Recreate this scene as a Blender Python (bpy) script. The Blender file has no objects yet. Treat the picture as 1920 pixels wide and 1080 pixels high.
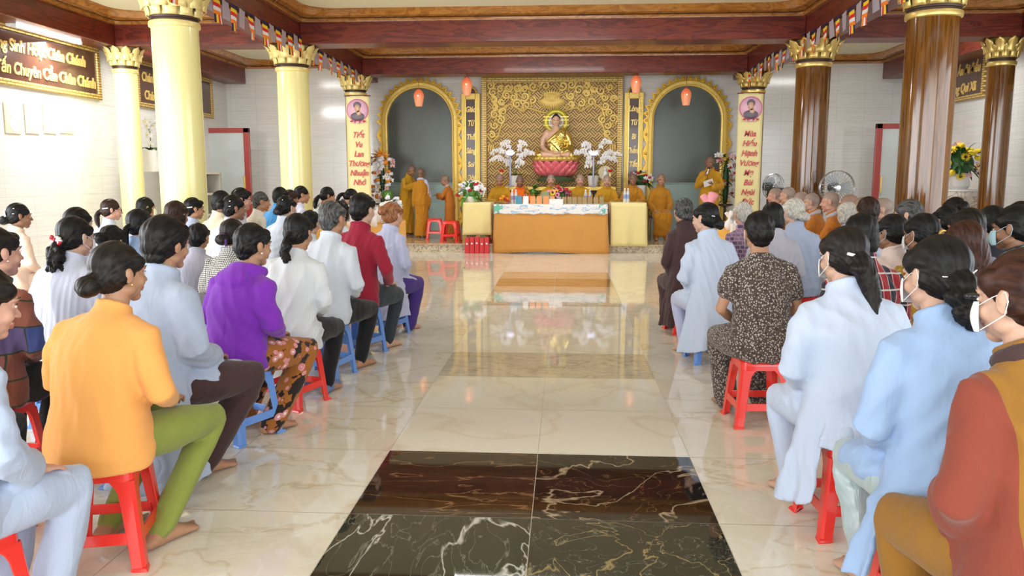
import bpy, math, random
import numpy as np
from mathutils import Vector, Matrix
R_ = math.radians
PI = math.pi
scn = bpy.context.scene
COL = scn.collection
# ------------------------------------------------------------------ camera
F_PX, VX, VY, CAM_H = 1500.0, 1060.0, 330.0, 1.5
TH = math.atan((540 - VY) / F_PX)
PSI = math.atan((VX - 960) * math.cos(TH) / F_PX)
vF = Vector((-math.sin(PSI) * math.cos(TH), math.cos(PSI) * math.cos(TH), -math.sin(TH)))
vR = Vector((math.cos(PSI), math.sin(PSI), 0))
vU = vR.cross(vF)
CAMP = Vector((0, 0, CAM_H))
cd = bpy.data.cameras.new('camera')
cam = bpy.data.objects.new('camera', cd)
COL.objects.link(cam)
cd.sensor_width = 36
cd.lens = F_PX / 1920 * 36
cd.clip_start = 0.05
cam.matrix_world = Matrix(((vR.x, vU.x, -vF.x, 0), (vR.y, vU.y, -vF.y, 0), (vR.z, vU.z, -vF.z, CAM_H), (0, 0, 0, 1)))
scn.camera = cam

def ray(x, y):
    return vR * (x - 960) + vU * (540 - y) + vF * F_PX
def at(x, y, Y):            # surveying the photograph: point at depth Y seen at a pixel
    d = ray(x, y)
    return CAMP + d * (Y / d.y)
def onz(x, y, z=0):
    d = ray(x, y)
    return CAMP + d * ((z - CAM_H) / d.z)
def onx(x, y, X):
    d = ray(x, y)
    return CAMP + d * (X / d.x)

# ------------------------------------------------------------------ light
scn.view_settings.view_transform = 'Standard'
scn.view_settings.look = 'None'
scn.view_settings.gamma = 1
scn.view_settings.use_curve_mapping = False
scn.view_settings.exposure = 0.45
scn.cycles.use_denoising = True
scn.cycles.max_bounces = 7
scn.cycles.diffuse_bounces = 4
scn.cycles.glossy_bounces = 3
scn.cycles.transmission_bounces = 4
scn.cycles.transparent_max_bounces = 6
scn.cycles.caustics_reflective = False
scn.cycles.caustics_refractive = False
scn.cycles.sample_clamp_indirect = 6
scn.cycles.use_adaptive_sampling = True
scn.cycles.adaptive_threshold = 0.02
world = bpy.data.worlds.new('sky')
scn.world = world
world.use_nodes = True
world.node_tree.nodes['Background'].inputs[0].default_value = (0.90, 0.95, 1.0, 1)
world.node_tree.nodes['Background'].inputs[1].default_value = 1.5

def area(name, loc, target, sx, sy, power, color=(1, 1, 1)):
    l = bpy.data.lights.new(name, 'AREA')
    l.shape = 'RECTANGLE'; l.size = sx; l.size_y = sy; l.energy = power; l.color = color
    o = bpy.data.objects.new(name, l); COL.objects.link(o)
    o.location = loc
    o.rotation_euler = (Vector(target) - Vector(loc)).to_track_quat('-Z', 'Y').to_euler()
    return o
# daylight that comes in through the open doors behind the camera and at the left
area('daylight_front_doors', (0.0, -3.4, 2.4), (0, 9, 1.9), 13, 3.0, 450, (0.93, 0.97, 1.0))
area('daylight_left_doors', (-7.6, 5.0, 2.0), (-1, 8.5, 1.2), 7, 3.0, 330, (0.97, 0.98, 1.0))
area('daylight_right_doors', (7.3, 5.5, 2.1), (1, 9, 1.2), 6, 2.6, 110, (0.85, 0.93, 1.0))

# ------------------------------------------------------------------ mesh helpers
def tag(o, label=None, cat=None, group=None, kind=None):
    if label: o['label'] = label
    if cat: o['category'] = cat
    if group: o['group'] = group
    if kind: o['kind'] = kind
    return o
def empty(name, loc=(0, 0, 0), rz=0):
    o = bpy.data.objects.new(name, None); COL.objects.link(o)
    o.location = loc; o.rotation_euler = (0, 0, rz); o.empty_display_size = .1
    return o
def thing(name, label, cat, loc=(0, 0, 0), rz=0, group=None):
    return tag(empty(name, loc, rz), label, cat, group)
def copy_tree(o, parent=None):
    c = o.copy(); COL.objects.link(c)
    if parent: c.parent = parent
    for ch in list(o.children): copy_tree(ch, c)
    return c

class MB:
    """collects shapes, then links them as one mesh object"""
    def __init__(s): s.v = []; s.f = []; s.m = []
    def add(s, vs, fs, mi=0):
        n = len(s.v)
        s.v += [tuple(map(float, v)) for v in vs]
        s.f += [tuple(i + n for i in f) for f in fs]
        s.m += [mi] * len(fs)
        return s
    def box(s, a, b, mi=0, bev=0):
        x0, y0, z0 = [min(p, q) for p, q in zip(a, b)]; x1, y1, z1 = [max(p, q) for p, q in zip(a, b)]
        vs = [(x0,y0,z0),(x1,y0,z0),(x1,y1,z0),(x0,y1,z0),(x0,y0,z1),(x1,y0,z1),(x1,y1,z1),(x0,y1,z1)]
        return s.add(vs, [(0,3,2,1),(4,5,6,7),(0,1,5,4),(1,2,6,5),(2,3,7,6),(3,0,4,7)], mi)
    def hexa(s, lo, hi, mi=0):       # 4 bottom points, 4 top points
        return s.add(list(lo) + list(hi), [(0,3,2,1),(4,5,6,7),(0,1,5,4),(1,2,6,5),(2,3,7,6),(3,0,4,7)], mi)
    def lathe(s, prof, c=(0, 0, 0), n=24, mi=0, cap=True, sx=1, sy=1):
        vs = []; fs = []
        for r, z in prof:
            for k in range(n):
                a = 2 * PI * k / n
                vs.append((c[0] + r * sx * math.cos(a), c[1] + r * sy * math.sin(a), c[2] + z))
        for i in range(len(prof) - 1):
            for k in range(n):
                k2 = (k + 1) % n
                fs.append((i*n+k, i*n+k2, (i+1)*n+k2, (i+1)*n+k))
        if cap:
            fs.append(tuple(range(n - 1, -1, -1))); fs.append(tuple(range((len(prof)-1)*n, len(prof)*n)))
        return s.add(vs, fs, mi)
    def chain(s, pts, rad, n=12, mi=0, ref=(1, 0, 0), ends=True):
        v, f = chain(pts, rad, n, ref, ends)
        return s.add(v, f, mi)
    def ell(s, c, r, n=14, mi=0, rot=None):
        v, f = ellipsoid(c, r, n, rot); return s.add(v, f, mi)
    def prism(s, poly, y0, y1, mi=0):    # polygon in xz, extruded along y
        n = len(poly)
        vs = [(x, y0, z) for x, z in poly] + [(x, y1, z) for x, z in poly]
        fs = [tuple(range(n)), tuple(range(2*n-1, n-1, -1))] + [(i, i+n, (i+1)%n+n, (i+1)%n) for i in range(n)]
        return s.add(vs, fs, mi)
    def grid(s, fn, nu, nv, mi=0, thick=0):
        vs = [fn(i / nu, j / nv) for j in range(nv + 1) for i in range(nu + 1)]
        fs = [(j*(nu+1)+i, j*(nu+1)+i+1, (j+1)*(nu+1)+i+1, (j+1)*(nu+1)+i) for j in range(nv) for i in range(nu)]
        return s.add(vs, fs, mi)
    def build(s, name, mats, parent=None, smooth=True, loc=None, bevel=0, solid=0, sub=0, angle=40):
        me = bpy.data.meshes.new(name)
        me.from_pydata(s.v, [], s.f)
        for m in (mats if isinstance(mats, (list, tuple)) else [mats]): me.materials.append(m)
        me.polygons.foreach_set('material_index', s.m)
        if smooth:
            me.polygons.foreach_set('use_smooth', [True] * len(s.f))
            if angle < 180: me.set_sharp_from_angle(angle=R_(angle))
        me.update()
        o = bpy.data.objects.new(name, me); COL.objects.link(o)
        if parent: o.parent = parent
        if loc: o.location = loc
        if solid:
            m = o.modifiers.new('solid', 'SOLIDIFY'); m.thickness = solid; m.offset = 0
        if bevel:
            m = o.modifiers.new('bevel', 'BEVEL'); m.width = bevel; m.segments = 2; m.limit_method = 'ANGLE'; m.angle_limit = R_(50)
        if sub:
            m = o.modifiers.new('sub', 'SUBSURF'); m.levels = sub; m.render_levels = sub
        return o

def chain(pts, rad, n=12, ref=(1, 0, 0), ends=True):
    P = np.array(pts, float); m = len(P)
    Rr = np.array([(r, r) if np.isscalar(r) else r for r in rad], float)
    if ends:     # rounded ends
        t0 = P[0] - P[1]; t0 /= np.linalg.norm(t0) + 1e-9
        t1 = P[-1] - P[-2]; t1 /= np.linalg.norm(t1) + 1e-9
        a = min(Rr[0]); b = min(Rr[-1])
        P = np.vstack([P[0]+t0*a*.95, P[0]+t0*a*.7, P, P[-1]+t1*b*.7, P[-1]+t1*b*.95])
        Rr = np.vstack([Rr[0]*.3, Rr[0]*.72, Rr, Rr[-1]*.72, Rr[-1]*.3]); m += 4
    vs = []
    ref = np.array(ref, float)
    ang = np.arange(n) * 2 * PI / n
    for i in range(m):
        t = P[min(i+1, m-1)] - P[max(i-1, 0)]; t /= np.linalg.norm(t) + 1e-9
        u = ref - t * ref.dot(t)
        if np.linalg.norm(u) < .15:
            al = np.array((0, 1., 0)); u = al - t * al.dot(t)
        u /= np.linalg.norm(u)
        w = np.cross(t, u)
        for a in ang: vs.append(P[i] + u * Rr[i][0] * math.cos(a) + w * Rr[i][1] * math.sin(a))
    fs = []
    for i in range(m - 1):
        for k in range(n):
            k2 = (k+1) % n
            fs.append((i*n+k, i*n+k2, (i+1)*n+k2, (i+1)*n+k))
    fs.append(tuple(range(n-1, -1, -1))); fs.append(tuple(range((m-1)*n, m*n)))
    return vs, fs
def ellipsoid(c, r, n=14, rot=None):
    if np.isscalar(r): r = (r, r, r)
    m = max(6, n * 2 // 3)
    vs = []; fs = []
    for i in range(1, m):
        t = PI * i / m
        for k in range(n):
            a = 2 * PI * k / n
            vs.append(Vector((r[0]*math.sin(t)*math.cos(a), r[1]*math.sin(t)*math.sin(a), -r[2]*math.cos(t))))
    for i in range(m - 2):
        for k in range(n):
            k2 = (k+1) % n
            fs.append((i*n+k, i*n+k2, (i+1)*n+k2, (i+1)*n+k))
    b = len(vs); vs += [Vector((0, 0, -r[2])), Vector((0, 0, r[2]))]
    for k in range(n):
        k2 = (k+1) % n
        fs.append((b, k2, k)); fs.append((b+1, (m-2)*n+k, (m-2)*n+k2))
    if rot is not None: vs = [rot @ v for v in vs]
    c = Vector(c)
    return [v + c for v in vs], fs

# ------------------------------------------------------------------ materials
MATS = {}
def nt(name):
    m = bpy.data.materials.new(name); m.use_nodes = True
    t = m.node_tree; b = t.nodes['Principled BSDF']
    return m, t, b, t.nodes, t.links
def mat(name, col, rough=.5, metal=0, spec=.5, emit=None, estr=0, bump=0, bscale=40, coat=0, trans=0, alpha=1, vary=0, vscale=6, sheen=0):
    if name in MATS: return MATS[name]
    m, t, b, N, L = nt(name)
    b.inputs['Base Color'].default_value = (*col, 1); b.inputs['Roughness'].default_value = rough
    b.inputs['Metallic'].default_value = metal; b.inputs['Specular IOR Level'].default_value = spec
    b.inputs['Coat Weight'].default_value = coat; b.inputs['Coat Roughness'].default_value = .05
    b.inputs['Transmission Weight'].default_value = trans; b.inputs['Alpha'].default_value = alpha
    if sheen: b.inputs['Sheen Weight'].default_value = sheen
    if emit: b.inputs['Emission Color'].default_value = (*emit, 1); b.inputs['Emission Strength'].default_value = estr
    if bump or vary:
        tc = N.new('ShaderNodeTexCoord')
    if vary:
        nz = N.new('ShaderNodeTexNoise'); nz.inputs['Scale'].default_value = vscale; nz.inputs['Detail'].default_value = 3
        L.new(tc.outputs['Object'], nz.inputs['Vector'])
        mx = N.new('ShaderNodeMix'); mx.data_type = 'RGBA'
        mx.inputs['A'].default_value = (*[c * (1 - vary) for c in col], 1); mx.inputs['B'].default_value = (*[min(1, c * (1 + vary)) for c in col], 1)
        L.new(nz.outputs['Fac'], mx.inputs['Factor']); L.new(mx.outputs['Result'], b.inputs['Base Color'])
    if bump:
        nz = N.new('ShaderNodeTexNoise'); nz.inputs['Scale'].default_value = bscale; nz.inputs['Detail'].default_value = 3
        L.new(tc.outputs['Object'], nz.inputs['Vector'])
        bp = N.new('ShaderNodeBump'); bp.inputs['Strength'].default_value = bump; bp.inputs['Distance'].default_value = .01
        L.new(nz.outputs['Fac'], bp.inputs['Height']); L.new(bp.outputs['Normal'], b.inputs['Normal'])
    MATS[name] = m
    return m
def node(N, kind, **kw):
    n = N.new('ShaderNode' + kind)
    for k, v in kw.items():
        if k in n.inputs.keys() if isinstance(k, str) else False: n.inputs[k].default_value = v
        else: setattr(n, k, v)
    return n
def ramp(N, stops, interp='LINEAR'):
    r = N.new('ShaderNodeValToRGB'); cr = r.color_ramp; cr.interpolation = interp
    while len(cr.elements) < len(stops): cr.elements.new(.5)
    for e, (p, c) in zip(cr.elements, stops): e.position = p; e.color = (*c, 1) if len(c) == 3 else c
    return r
def wood(name, c1, c2, scale=(1, 1, 1), rough=.25, coat=.5, ring=3.0):
    m, t, b, N, L = nt(name)
    tc = N.new('ShaderNodeTexCoord'); mp = N.new('ShaderNodeMapping'); mp.inputs['Scale'].default_value = scale
    L.new(tc.outputs['Object'], mp.inputs['Vector'])
    nz = N.new('ShaderNodeTexNoise'); nz.inputs['Scale'].default_value = ring; nz.inputs['Detail'].default_value = 6; nz.inputs['Distortion'].default_value = 1.2
    L.new(mp.outputs['Vector'], nz.inputs['Vector'])
    r = ramp(N, [(.3, c1), (.5, c2), (.56, c1), (.7, c2)])
    L.new(nz.outputs['Fac'], r.inputs['Fac']); L.new(r.outputs['Color'], b.inputs['Base Color'])
    b.inputs['Roughness'].default_value = rough; b.inputs['Coat Weight'].default_value = coat; b.inputs['Coat Roughness'].default_value = .08
    MATS[name] = m
    return m
def marble(name, base, vein, vein2=None, scale=2.0, vamt=.04, rough=.04, grout=None, cloud=None, stretch=(1, 1, 1)):
    """polished stone: clouds plus thin veins (ridges of warped noise)"""
    m, t, b, N, L = nt(name)
    tc = N.new('ShaderNodeTexCoord'); mp = N.new('ShaderNodeMapping'); mp.inputs['Scale'].default_value = stretch
    L.new(tc.outputs['Object'], mp.inputs['Vector'])
    n1 = N.new('ShaderNodeTexNoise'); n1.inputs['Scale'].default_value = scale; n1.inputs['Detail'].default_value = 5; n1.inputs['Distortion'].default_value = 1.0
    L.new(mp.outputs['Vector'], n1.inputs['Vector'])
    r1 = ramp(N, [(.3, base), (.7, cloud or base)])
    L.new(n1.outputs['Fac'], r1.inputs['Fac'])
    col = r1.outputs['Color']
    for k, vc in enumerate([vein, vein2]):
        if vc is None: continue
        n2 = N.new('ShaderNodeTexNoise'); n2.inputs['Scale'].default_value = scale * (1.3 + k * 1.1); n2.inputs['Detail'].default_value = 4 + k; n2.inputs['Distortion'].default_value = .6 + k
        ad = N.new('ShaderNodeVectorMath'); ad.operation = 'ADD'; ad.inputs[1].default_value = (3.7 * (k + 1), 8.1, 1.3)
        L.new(mp.outputs['Vector'], ad.inputs[0]); L.new(ad.outputs[0], n2.inputs['Vector'])
        s = N.new('ShaderNodeMath'); s.operation = 'SUBTRACT'; s.inputs[1].default_value = .5; L.new(n2.outputs['Fac'], s.inputs[0])
        a = N.new('ShaderNodeMath'); a.operation = 'ABSOLUTE'; L.new(s.outputs[0], a.inputs[0])
        r = ramp(N, [(0, (1, 1, 1)), (vamt * .35, (.55, .55, .55)), (vamt, (0, 0, 0))]); L.new(a.outputs[0], r.inputs['Fac'])
        mx = N.new('ShaderNodeMix'); mx.data_type = 'RGBA'
        L.new(r.outputs['Color'], mx.inputs['Factor']); L.new(col, mx.inputs['A']); mx.inputs['B'].default_value = (*vc, 1)
        col = mx.outputs['Result']
    L.new(col, b.inputs['Base Color'])
    b.inputs['Roughness'].default_value = rough; b.inputs['IOR'].default_value = 1.55
    MATS[name] = m
    return m
# ================================================================== ROOM
X0 = -0.30                      # centre line of the altar
WL, WR, WB = -7.9, 7.5, 18.6    # left, right and back wall planes
DZ, DY = 0.17, 15.75            # dais height and front
ZB, ZT, ZC = 3.62, 3.95, 4.12   # beam underside, beam top, ceiling

M_wall_tile = None
def wall_tile(name, c, grout, rough=.12):
    m, t, b, N, L = nt(name)
    tc = N.new('ShaderNodeTexCoord'); sp = N.new('ShaderNodeSeparateXYZ'); L.new(tc.outputs['Object'], sp.inputs[0])
    ad = N.new('ShaderNodeMath'); ad.operation = 'ADD'; L.new(sp.outputs['X'], ad.inputs[0]); L.new(sp.outputs['Y'], ad.inputs[1])
    cb = N.new('ShaderNodeCombineXYZ'); L.new(ad.outputs[0], cb.inputs['X']); L.new(sp.outputs['Z'], cb.inputs['Y'])
    br = N.new('ShaderNodeTexBrick'); br.offset = 0; L.new(cb.outputs[0], br.inputs['Vector'])
    br.inputs['Color1'].default_value = (*c, 1); br.inputs['Color2'].default_value = (*[x * .97 for x in c], 1); br.inputs['Mortar'].default_value = (*grout, 1)
    br.inputs['Scale'].default_value = 1; br.inputs['Mortar Size'].default_value = .006; br.inputs['Brick Width'].default_value = .6; br.inputs['Row Height'].default_value = .3
    wv = N.new('ShaderNodeTexNoise'); wv.inputs['Scale'].default_value = 1; mp = N.new('ShaderNodeMapping'); mp.inputs['Scale'].default_value = (1.5, 45, 1)
    L.new(cb.outputs[0], mp.inputs[0]); L.new(mp.outputs[0], wv.inputs['Vector'])
    r = ramp(N, [(.35, (.90, .90, .90)), (.6, (1, 1, 1))]); L.new(wv.outputs['Fac'], r.inputs['Fac'])
    mx = N.new('ShaderNodeMix'); mx.data_type = 'RGBA'; mx.blend_type = 'MULTIPLY'; mx.inputs['Factor'].default_value = 1
    L.new(br.outputs['Color'], mx.inputs['A']); L.new(r.outputs['Color'], mx.inputs['B'])
    L.new(mx.outputs['Result'], b.inputs['Base Color']); b.inputs['Roughness'].default_value = rough
    return m
M_wall = wall_tile('glazed wall tile', (.76, .76, .74), (.66, .66, .64))
M_ceil = mat('cream ceiling paint', (.80, .77, .60), .8)
M_cream = marble('cream polished tile', (.74, .69, .57), (.66, .57, .42), (.80, .77, .69), scale=1.1, vamt=.03, rough=.045, cloud=(.80, .76, .66), stretch=(1, 1.4, 1))
M_pale = marble('pale polished tile', (.80, .77, .68), (.74, .69, .58), None, scale=1.0, vamt=.04, rough=.04, cloud=(.83, .81, .74))
M_beige = marble('beige veined tile', (.56, .49, .39), (.42, .36, .28), (.66, .60, .50), scale=2.2, vamt=.06, rough=.04, cloud=(.62, .56, .46), stretch=(1, 2, 1))
M_brownt = marble('brown veined tile', (.30, .17, .07), (.50, .34, .16), None, scale=2.2, vamt=.05, rough=.04, cloud=(.42, .27, .13), stretch=(.7, 3, 1))
M_tanp = marble('tan tile', (.60, .46, .30), (.50, .36, .22), None, scale=2, vamt=.05, rough=.04, cloud=(.66, .53, .38), stretch=(.7, 3, 1))
M_bk1 = marble('black marble with brown streaks', (.022, .014, .009), (.26, .15, .07), (.10, .05, .03), scale=1.5, vamt=.014, rough=.03, cloud=(.05, .027, .016), stretch=(.8, 3.2, 1))
M_bk2 = marble('black marble with crossing veins', (.010, .009, .008), (.46, .36, .24), (.16, .09, .04), scale=1.3, vamt=.011, rough=.03, cloud=(.020, .014, .010))
M_bk3 = marble('dark green marble with white veins', (.020, .022, .012), (.62, .62, .58), (.16, .16, .12), scale=1.1, vamt=.014, rough=.03, cloud=(.035, .036, .022), stretch=(2.4, .8, 1))
M_bk4 = marble('dark green marble with gold flecks', (.018, .018, .010), (.34, .26, .11), (.20, .20, .16), scale=2.2, vamt=.008, rough=.03, cloud=(.03, .03, .018))
M_grout = mat('grout', (.72, .68, .60), .5)
M_beam = wood('red lacquered beam wood', (.085, .010, .007), (.20, .030, .013), (.55, 3, 4), .38, .12, 2.0)
M_beam_y = wood('red lacquered long beam wood', (.085, .010, .007), (.18, .027, .012), (3, .55, 4), .38, .12, 2.0)
M_trim = wood('golden brown cornice wood', (.30, .11, .018), (.48, .21, .04), (1, 1, 3), .25, .5, 2.5)
M_line = mat('dark cornice groove', (.05, .02, .01), .5)
M_gold = mat('gold paint', (.82, .50, .06), .33, metal=.35, bump=.25, bscale=60)
M_gold2 = mat('bright gold leaf', (.90, .66, .18), .28, metal=.55)
M_goldd = mat('old gold', (.42, .25, .05), .5, metal=.2)
M_white = mat('white', (.82, .82, .82), .5)
M_black = mat('black', (.015, .015, .015), .5)
M_brownp = mat('dark brown lacquer panel', (.085, .035, .022), .28, coat=.4, vary=.3, vscale=9)

# floor: every tile a face, grout just below
fb = MB()
fb.box((WL - .1, -3.6, -.12), (WR + .1, WB + .2, -.0015), 1)
GX, GY, PX_, PY_ = -0.135, 3.36, .8175, .835
gap = .0016
for i in range(-10, 10):
    for j in range(-9, 16):
        x0 = max(WL, GX + i * PX_ + gap); x1 = min(WR, GX + (i + 1) * PX_ - gap)
        y0 = max(-3.6, GY + j * PY_ + gap); y1 = min(WB, GY + (j + 1) * PY_ - gap)
        if x1 <= x0 or y1 <= y0: continue
        mi = 0
        if i in (-1, 0):
            k = j
            if k == 0: mi = 4 if i < 0 else 5
            elif k == -1: mi = 6 if i < 0 else 7
            elif k in (-2, -3): mi = 2
            elif k in (1, 2): mi = 2
            elif k == 3: mi = 3
            elif k in (4, 5, 6): mi = 2
            elif k == 7: mi = 3
            elif k in (9,): mi = 8
            elif k in (10, 8): mi = 9
            else: mi = 2
            if k < -3: mi = (4, 5, 6, 7)[(k + i) % 4]
        fb.add([(x0, y0, 0), (x1, y0, 0), (x1, y1, 0), (x0, y1, 0)], [(0, 1, 2, 3)], mi)
o = fb.build('floor', [M_cream, M_grout, M_pale, M_beige, M_bk1, M_bk2, M_bk3, M_bk4, M_brownt, M_tanp], smooth=False); tag(o, kind='structure')
M_riser = marble('speckled granite riser', (.42, .34, .24), (.22, .16, .11), (.70, .62, .50), scale=6, vamt=.10, rough=.12, cloud=(.58, .50, .38))
db = MB(); db.box((WL, DY, 0), (WR, WB, DZ - .02), 0); db.box((WL, DY - .02, DZ - .02), (WR, WB, DZ), 1)
tag(db.build('floor', [M_riser, M_tanp], smooth=False), kind='structure').name = 'floor_dais'

# walls, with large door openings nearer than the frame
def wallbox(name, a, b, m=None):
    return tag(MB().box(a, b).build(name, m or M_wall, smooth=False), kind='structure')
wallbox('wall_back', (WL - .2, WB, 0), (WR + .2, WB + .2, ZC))
wallbox('wall_left', (WL - .2, 8.6, 0), (WL, WB, ZC))
wallbox('wall_left_lintel', (WL - .2, -3.6, 3.1), (WL, 8.6, ZC))
wallbox('wall_left_pier', (WL - .2, -3.6, 0), (WL, 1.2, 3.1))
wallbox('wall_right', (WR, 8.4, 0), (WR + .2, WB, ZC))
wallbox('wall_right_lintel', (WR, -3.6, 3.1), (WR + .2, 8.4, ZC))
wallbox('wall_right_pier', (WR, -3.6, 0), (WR + .2, 2.2, 3.1))
wallbox('wall_front_lintel', (WL - .2, -3.8, 3.3), (WR + .2, -3.6, ZC))
wallbox('ceiling', (WL - .2, -3.8, ZC), (WR + .2, WB + .2, ZC + .15), M_ceil)

# beams
TB = [1.0, 5.2, 9.4, 13.4, 17.4]          # cross beams on the column lines
LB = [(-4.55, .24), (3.95, .24), (-7.72, .30), (7.25, .30)]
def beam(name, a, b, m):
    o = MB().box(a, b).build(name, m, smooth=False, bevel=.012); return tag(o, kind='structure')
n = 1
for y in TB[:-1]:
    for xa, xb in ((WL, -7.42), (-7.42, -4.79), (-4.31, 3.71), (4.19, 6.95)):
        if xa == WL: continue
        beam('trim_beam_%d' % n, (xa, y - .26, ZB), (xb, y + .26, ZC - .02), M_beam); n += 1
beam('trim_beam_%d' % n, (-4.31, 17.14, ZB), (3.71, 17.66, ZC - .02), M_beam); n += 1
for x, w in LB:
    beam('trim_beam_%d' % n, (x - w, -3.6, ZB - .004), (x + w, WB, ZC - .02), M_beam_y); n += 1

# cornices: rings with rounded inner corners around each coffer
def cornice(x0, y0, x1, y1, r=.42, w=.20):
    def ring(ins, rr):
        pts = []
        a, b, c, d = x0 + ins, y0 + ins, x1 - ins, y1 - ins
        for cx, cy, s in ((c - rr, d - rr, 0), (a + rr, d - rr, 90), (a + rr, b + rr, 180), (c - rr, b + rr, 270)):
            for k in range(9):
                t = R_(s + k * 90 / 8); pts.append((cx + rr * math.cos(t), cy + rr * math.sin(t)))
        return pts
    def sq(ins):
        pts = []
        a, b, c, d = x0 + ins, y0 + ins, x1 - ins, y1 - ins
        for cx, cy in ((c, d), (a, d), (a, b), (c, b)): pts += [(cx, cy)] * 9
        return pts
    mb = MB()
    A = sq(-.02); B = sq(.07); Cc = ring(.07, .10); D_ = ring(w, r * .8); E_ = ring(w + .05, r)
    lay = [(A, ZC - .17), (B, ZC - .17), (Cc, ZC - .12), (D_, ZC - .10), (E_, ZC - .02), (E_, ZC + .02)]
    n_ = len(A); vs = []; fs = []
    for ps, z in lay: vs += [(x, y, z) for x, y in ps]
    for i in range(len(lay) - 1):
        for k in range(n_):
            k2 = (k + 1) % n_
            fs.append((i*n_+k, (i+1)*n_+k, (i+1)*n_+k2, i*n_+k2))
    mb.add(vs, fs, 0)
    for ins, rr in ((.10, .12), (.155, .22)):       # dark grooves
        q = [(x, y, ZC - .122 + (.02 if ins > .12 else 0)) for x, y in ring(ins, rr)]
        q.append(q[0]); v, f = chain(q, [.006] * len(q), 4, (0, 0, 1), False); mb.add(v, f, 1)
    return tag(mb.build('trim_cornice', [M_trim, M_line], angle=30), kind='structure')
ys = [-3.5] + TB
k = 0
for i in range(1, len(TB)):
    for (xa, xb) in ((-7.42, -4.79), (-4.31, 3.71), (4.19, 6.95)):
        y0, y1 = TB[i-1] + .26, TB[i] - .26
        if i == len(TB) - 1 and xa != -4.31: y1 = WB
        k += 1
        cornice(xa, y0, xb, y1).name = 'trim_cornice_%d' % k
cornice(-4.31, 17.66, 3.71, WB, .2, .1).name = 'trim_cornice_back'

# glass doors with red frames at the two far corners
M_redf = mat('red painted door frame', (.36, .05, .045), .3, coat=.3)
M_glass = mat('door glass', (.75, .85, .86), .03, spec=.8, alpha=.35)
def glass_door(n, x0, x1, ztop, Y, white_side):
    r = tag(empty('door_%d' % n, (0, 0, 0)), kind='structure')
    f = MB()
    w = .13
    f.box((x0, Y - .04, DZ), (x0 + w, Y + .04, ztop)); f.box((x1 - w, Y - .04, DZ), (x1, Y + .04, ztop)); f.box((x0, Y - .04, ztop - w * .8), (x1, Y + .04, ztop)); f.box((x0, Y - .04, DZ), (x1, Y + .04, DZ + .2))
    f.build('door_frame', M_redf, r, smooth=False, bevel=.008)
    MB().box((x0 + w, Y - .006, DZ + .2), (x1 - w, Y + .006, ztop - w * .8)).build('door_glass', M_glass, r, smooth=False)
    MB().box((x1 - w - .02 if n == 1 else x0 + w, Y - .09, 1.15), (x1 - w + .02 if n == 1 else x0 + w + .03, Y - .05, 1.5)).build('door_handle', M_gold2, r, bevel=.008)
pa, pb = at(340, 239, 17.6), at(467, 240, 17.6)
glass_door(1, pa.x, pb.x, pb.z, 17.6, 1)
pa, pb = at(1643, 232, 17.6), at(1772, 230, 17.6)
glass_door(2, pa.x, pb.x, pa.z, 17.6, 0)

# ------------------------------------------------------------------ columns
M_yel = mat('pale yellow glossy paint', (.86, .80, .36), .18, coat=.3)
M_yelcap = mat('pale gold capital paint', (.80, .66, .26), .35, metal=.2, vary=.12, vscale=12)
M_brcol = wood('brown lacquered column wood', (.085, .030, .004), (.20, .080, .012), (6, 6, .3), .10, .35, 2.5)
M_goldcap = mat('gold capital', (.68, .50, .16), .3, metal=.5, vary=.15, vscale=12)
def column(x, y, r, shaft, cap, label, z0=0, side=0):
    c = thing('column', label, 'column', (x, y, z0), 0, 'temple columns')
    h = ZB - z0
    MB().lathe([(r * 1.25, 0), (r * 1.28, .04), (r * 1.2, .10), (r * 1.02, .16), (r, .2)], n=40).build('column_base', cap, c)
    MB().lathe([(r, .18), (r, h - .42)], n=48, cap=False).build('column_shaft', shaft, c)
    MB().lathe([(r * 1.0, h - .42), (r * 1.08, h - .41), (r * 1.10, h - .385), (r * 1.08, h - .355), (r * 1.0, h - .345)], n=40, cap=False).build('column_ring', cap, c)
    MB().lathe([(r * .97, h - .35), (r * .97, h - .325), (r * 1.03, h - .32), (r * 1.05, h - .30), (r, h - .28)], n=40, cap=False).build('column_neck', [M_line], c)
    m = MB()
    m.lathe([(r * .98, h - .30), (r * 1.06, h - .29), (r * 1.0, h - .24), (r * 1.02, h - .12), (r * 1.2, h - .0)], n=32, cap=False)
    for row, (n_, zb, zt, ro, wd) in enumerate(((10, -.30, -.10, 1.02, .80), (10, -.22, -.0, 1.22, .80))):
        for k in range(n_):
            a0 = 2 * PI * (k + .5 * row) / n_
            vs = []
            nu, nv = 6, 6
            for j in range(nv + 1):
                t = j / nv
                zz = h + zb + (zt - zb) * t
                rr = r * (ro + .06 + .36 * t * t)
                hw = wd * PI / n_ * (1.05 if t < .55 else 1.05 * max(0, 1 - ((t - .55) / .45) ** 2.6) ** .55 + .04)
                for i in range(nu + 1):
                    s = (i / nu - .5) * 2
                    a = a0 + s * hw
                    rad = rr + .02 * (1 - s * s)
                    vs.append((rad * math.cos(a), rad * math.sin(a), zz))
            fs = [(j*(nu+1)+i, j*(nu+1)+i+1, (j+1)*(nu+1)+i+1, (j+1)*(nu+1)+i) for j in range(nv) for i in range(nu)]
            m.add(vs, fs)
    m.build('capital', cap, c, solid=.012)
    return c
column(-4.57, 9.4, .262, M_yel, M_yelcap, 'thick pale yellow column nearest on the left side')
column(-4.54, 13.4, .258, M_yel, M_yelcap, 'second pale yellow column behind the nearest one on the left')
column(-4.53, 17.4, .225, M_brcol, M_yelcap, 'brown column carrying the left hanging banner', DZ)
column(4.02, 9.4, .268, M_brcol, M_goldcap, 'thick glossy brown column nearest on the right side')
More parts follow.
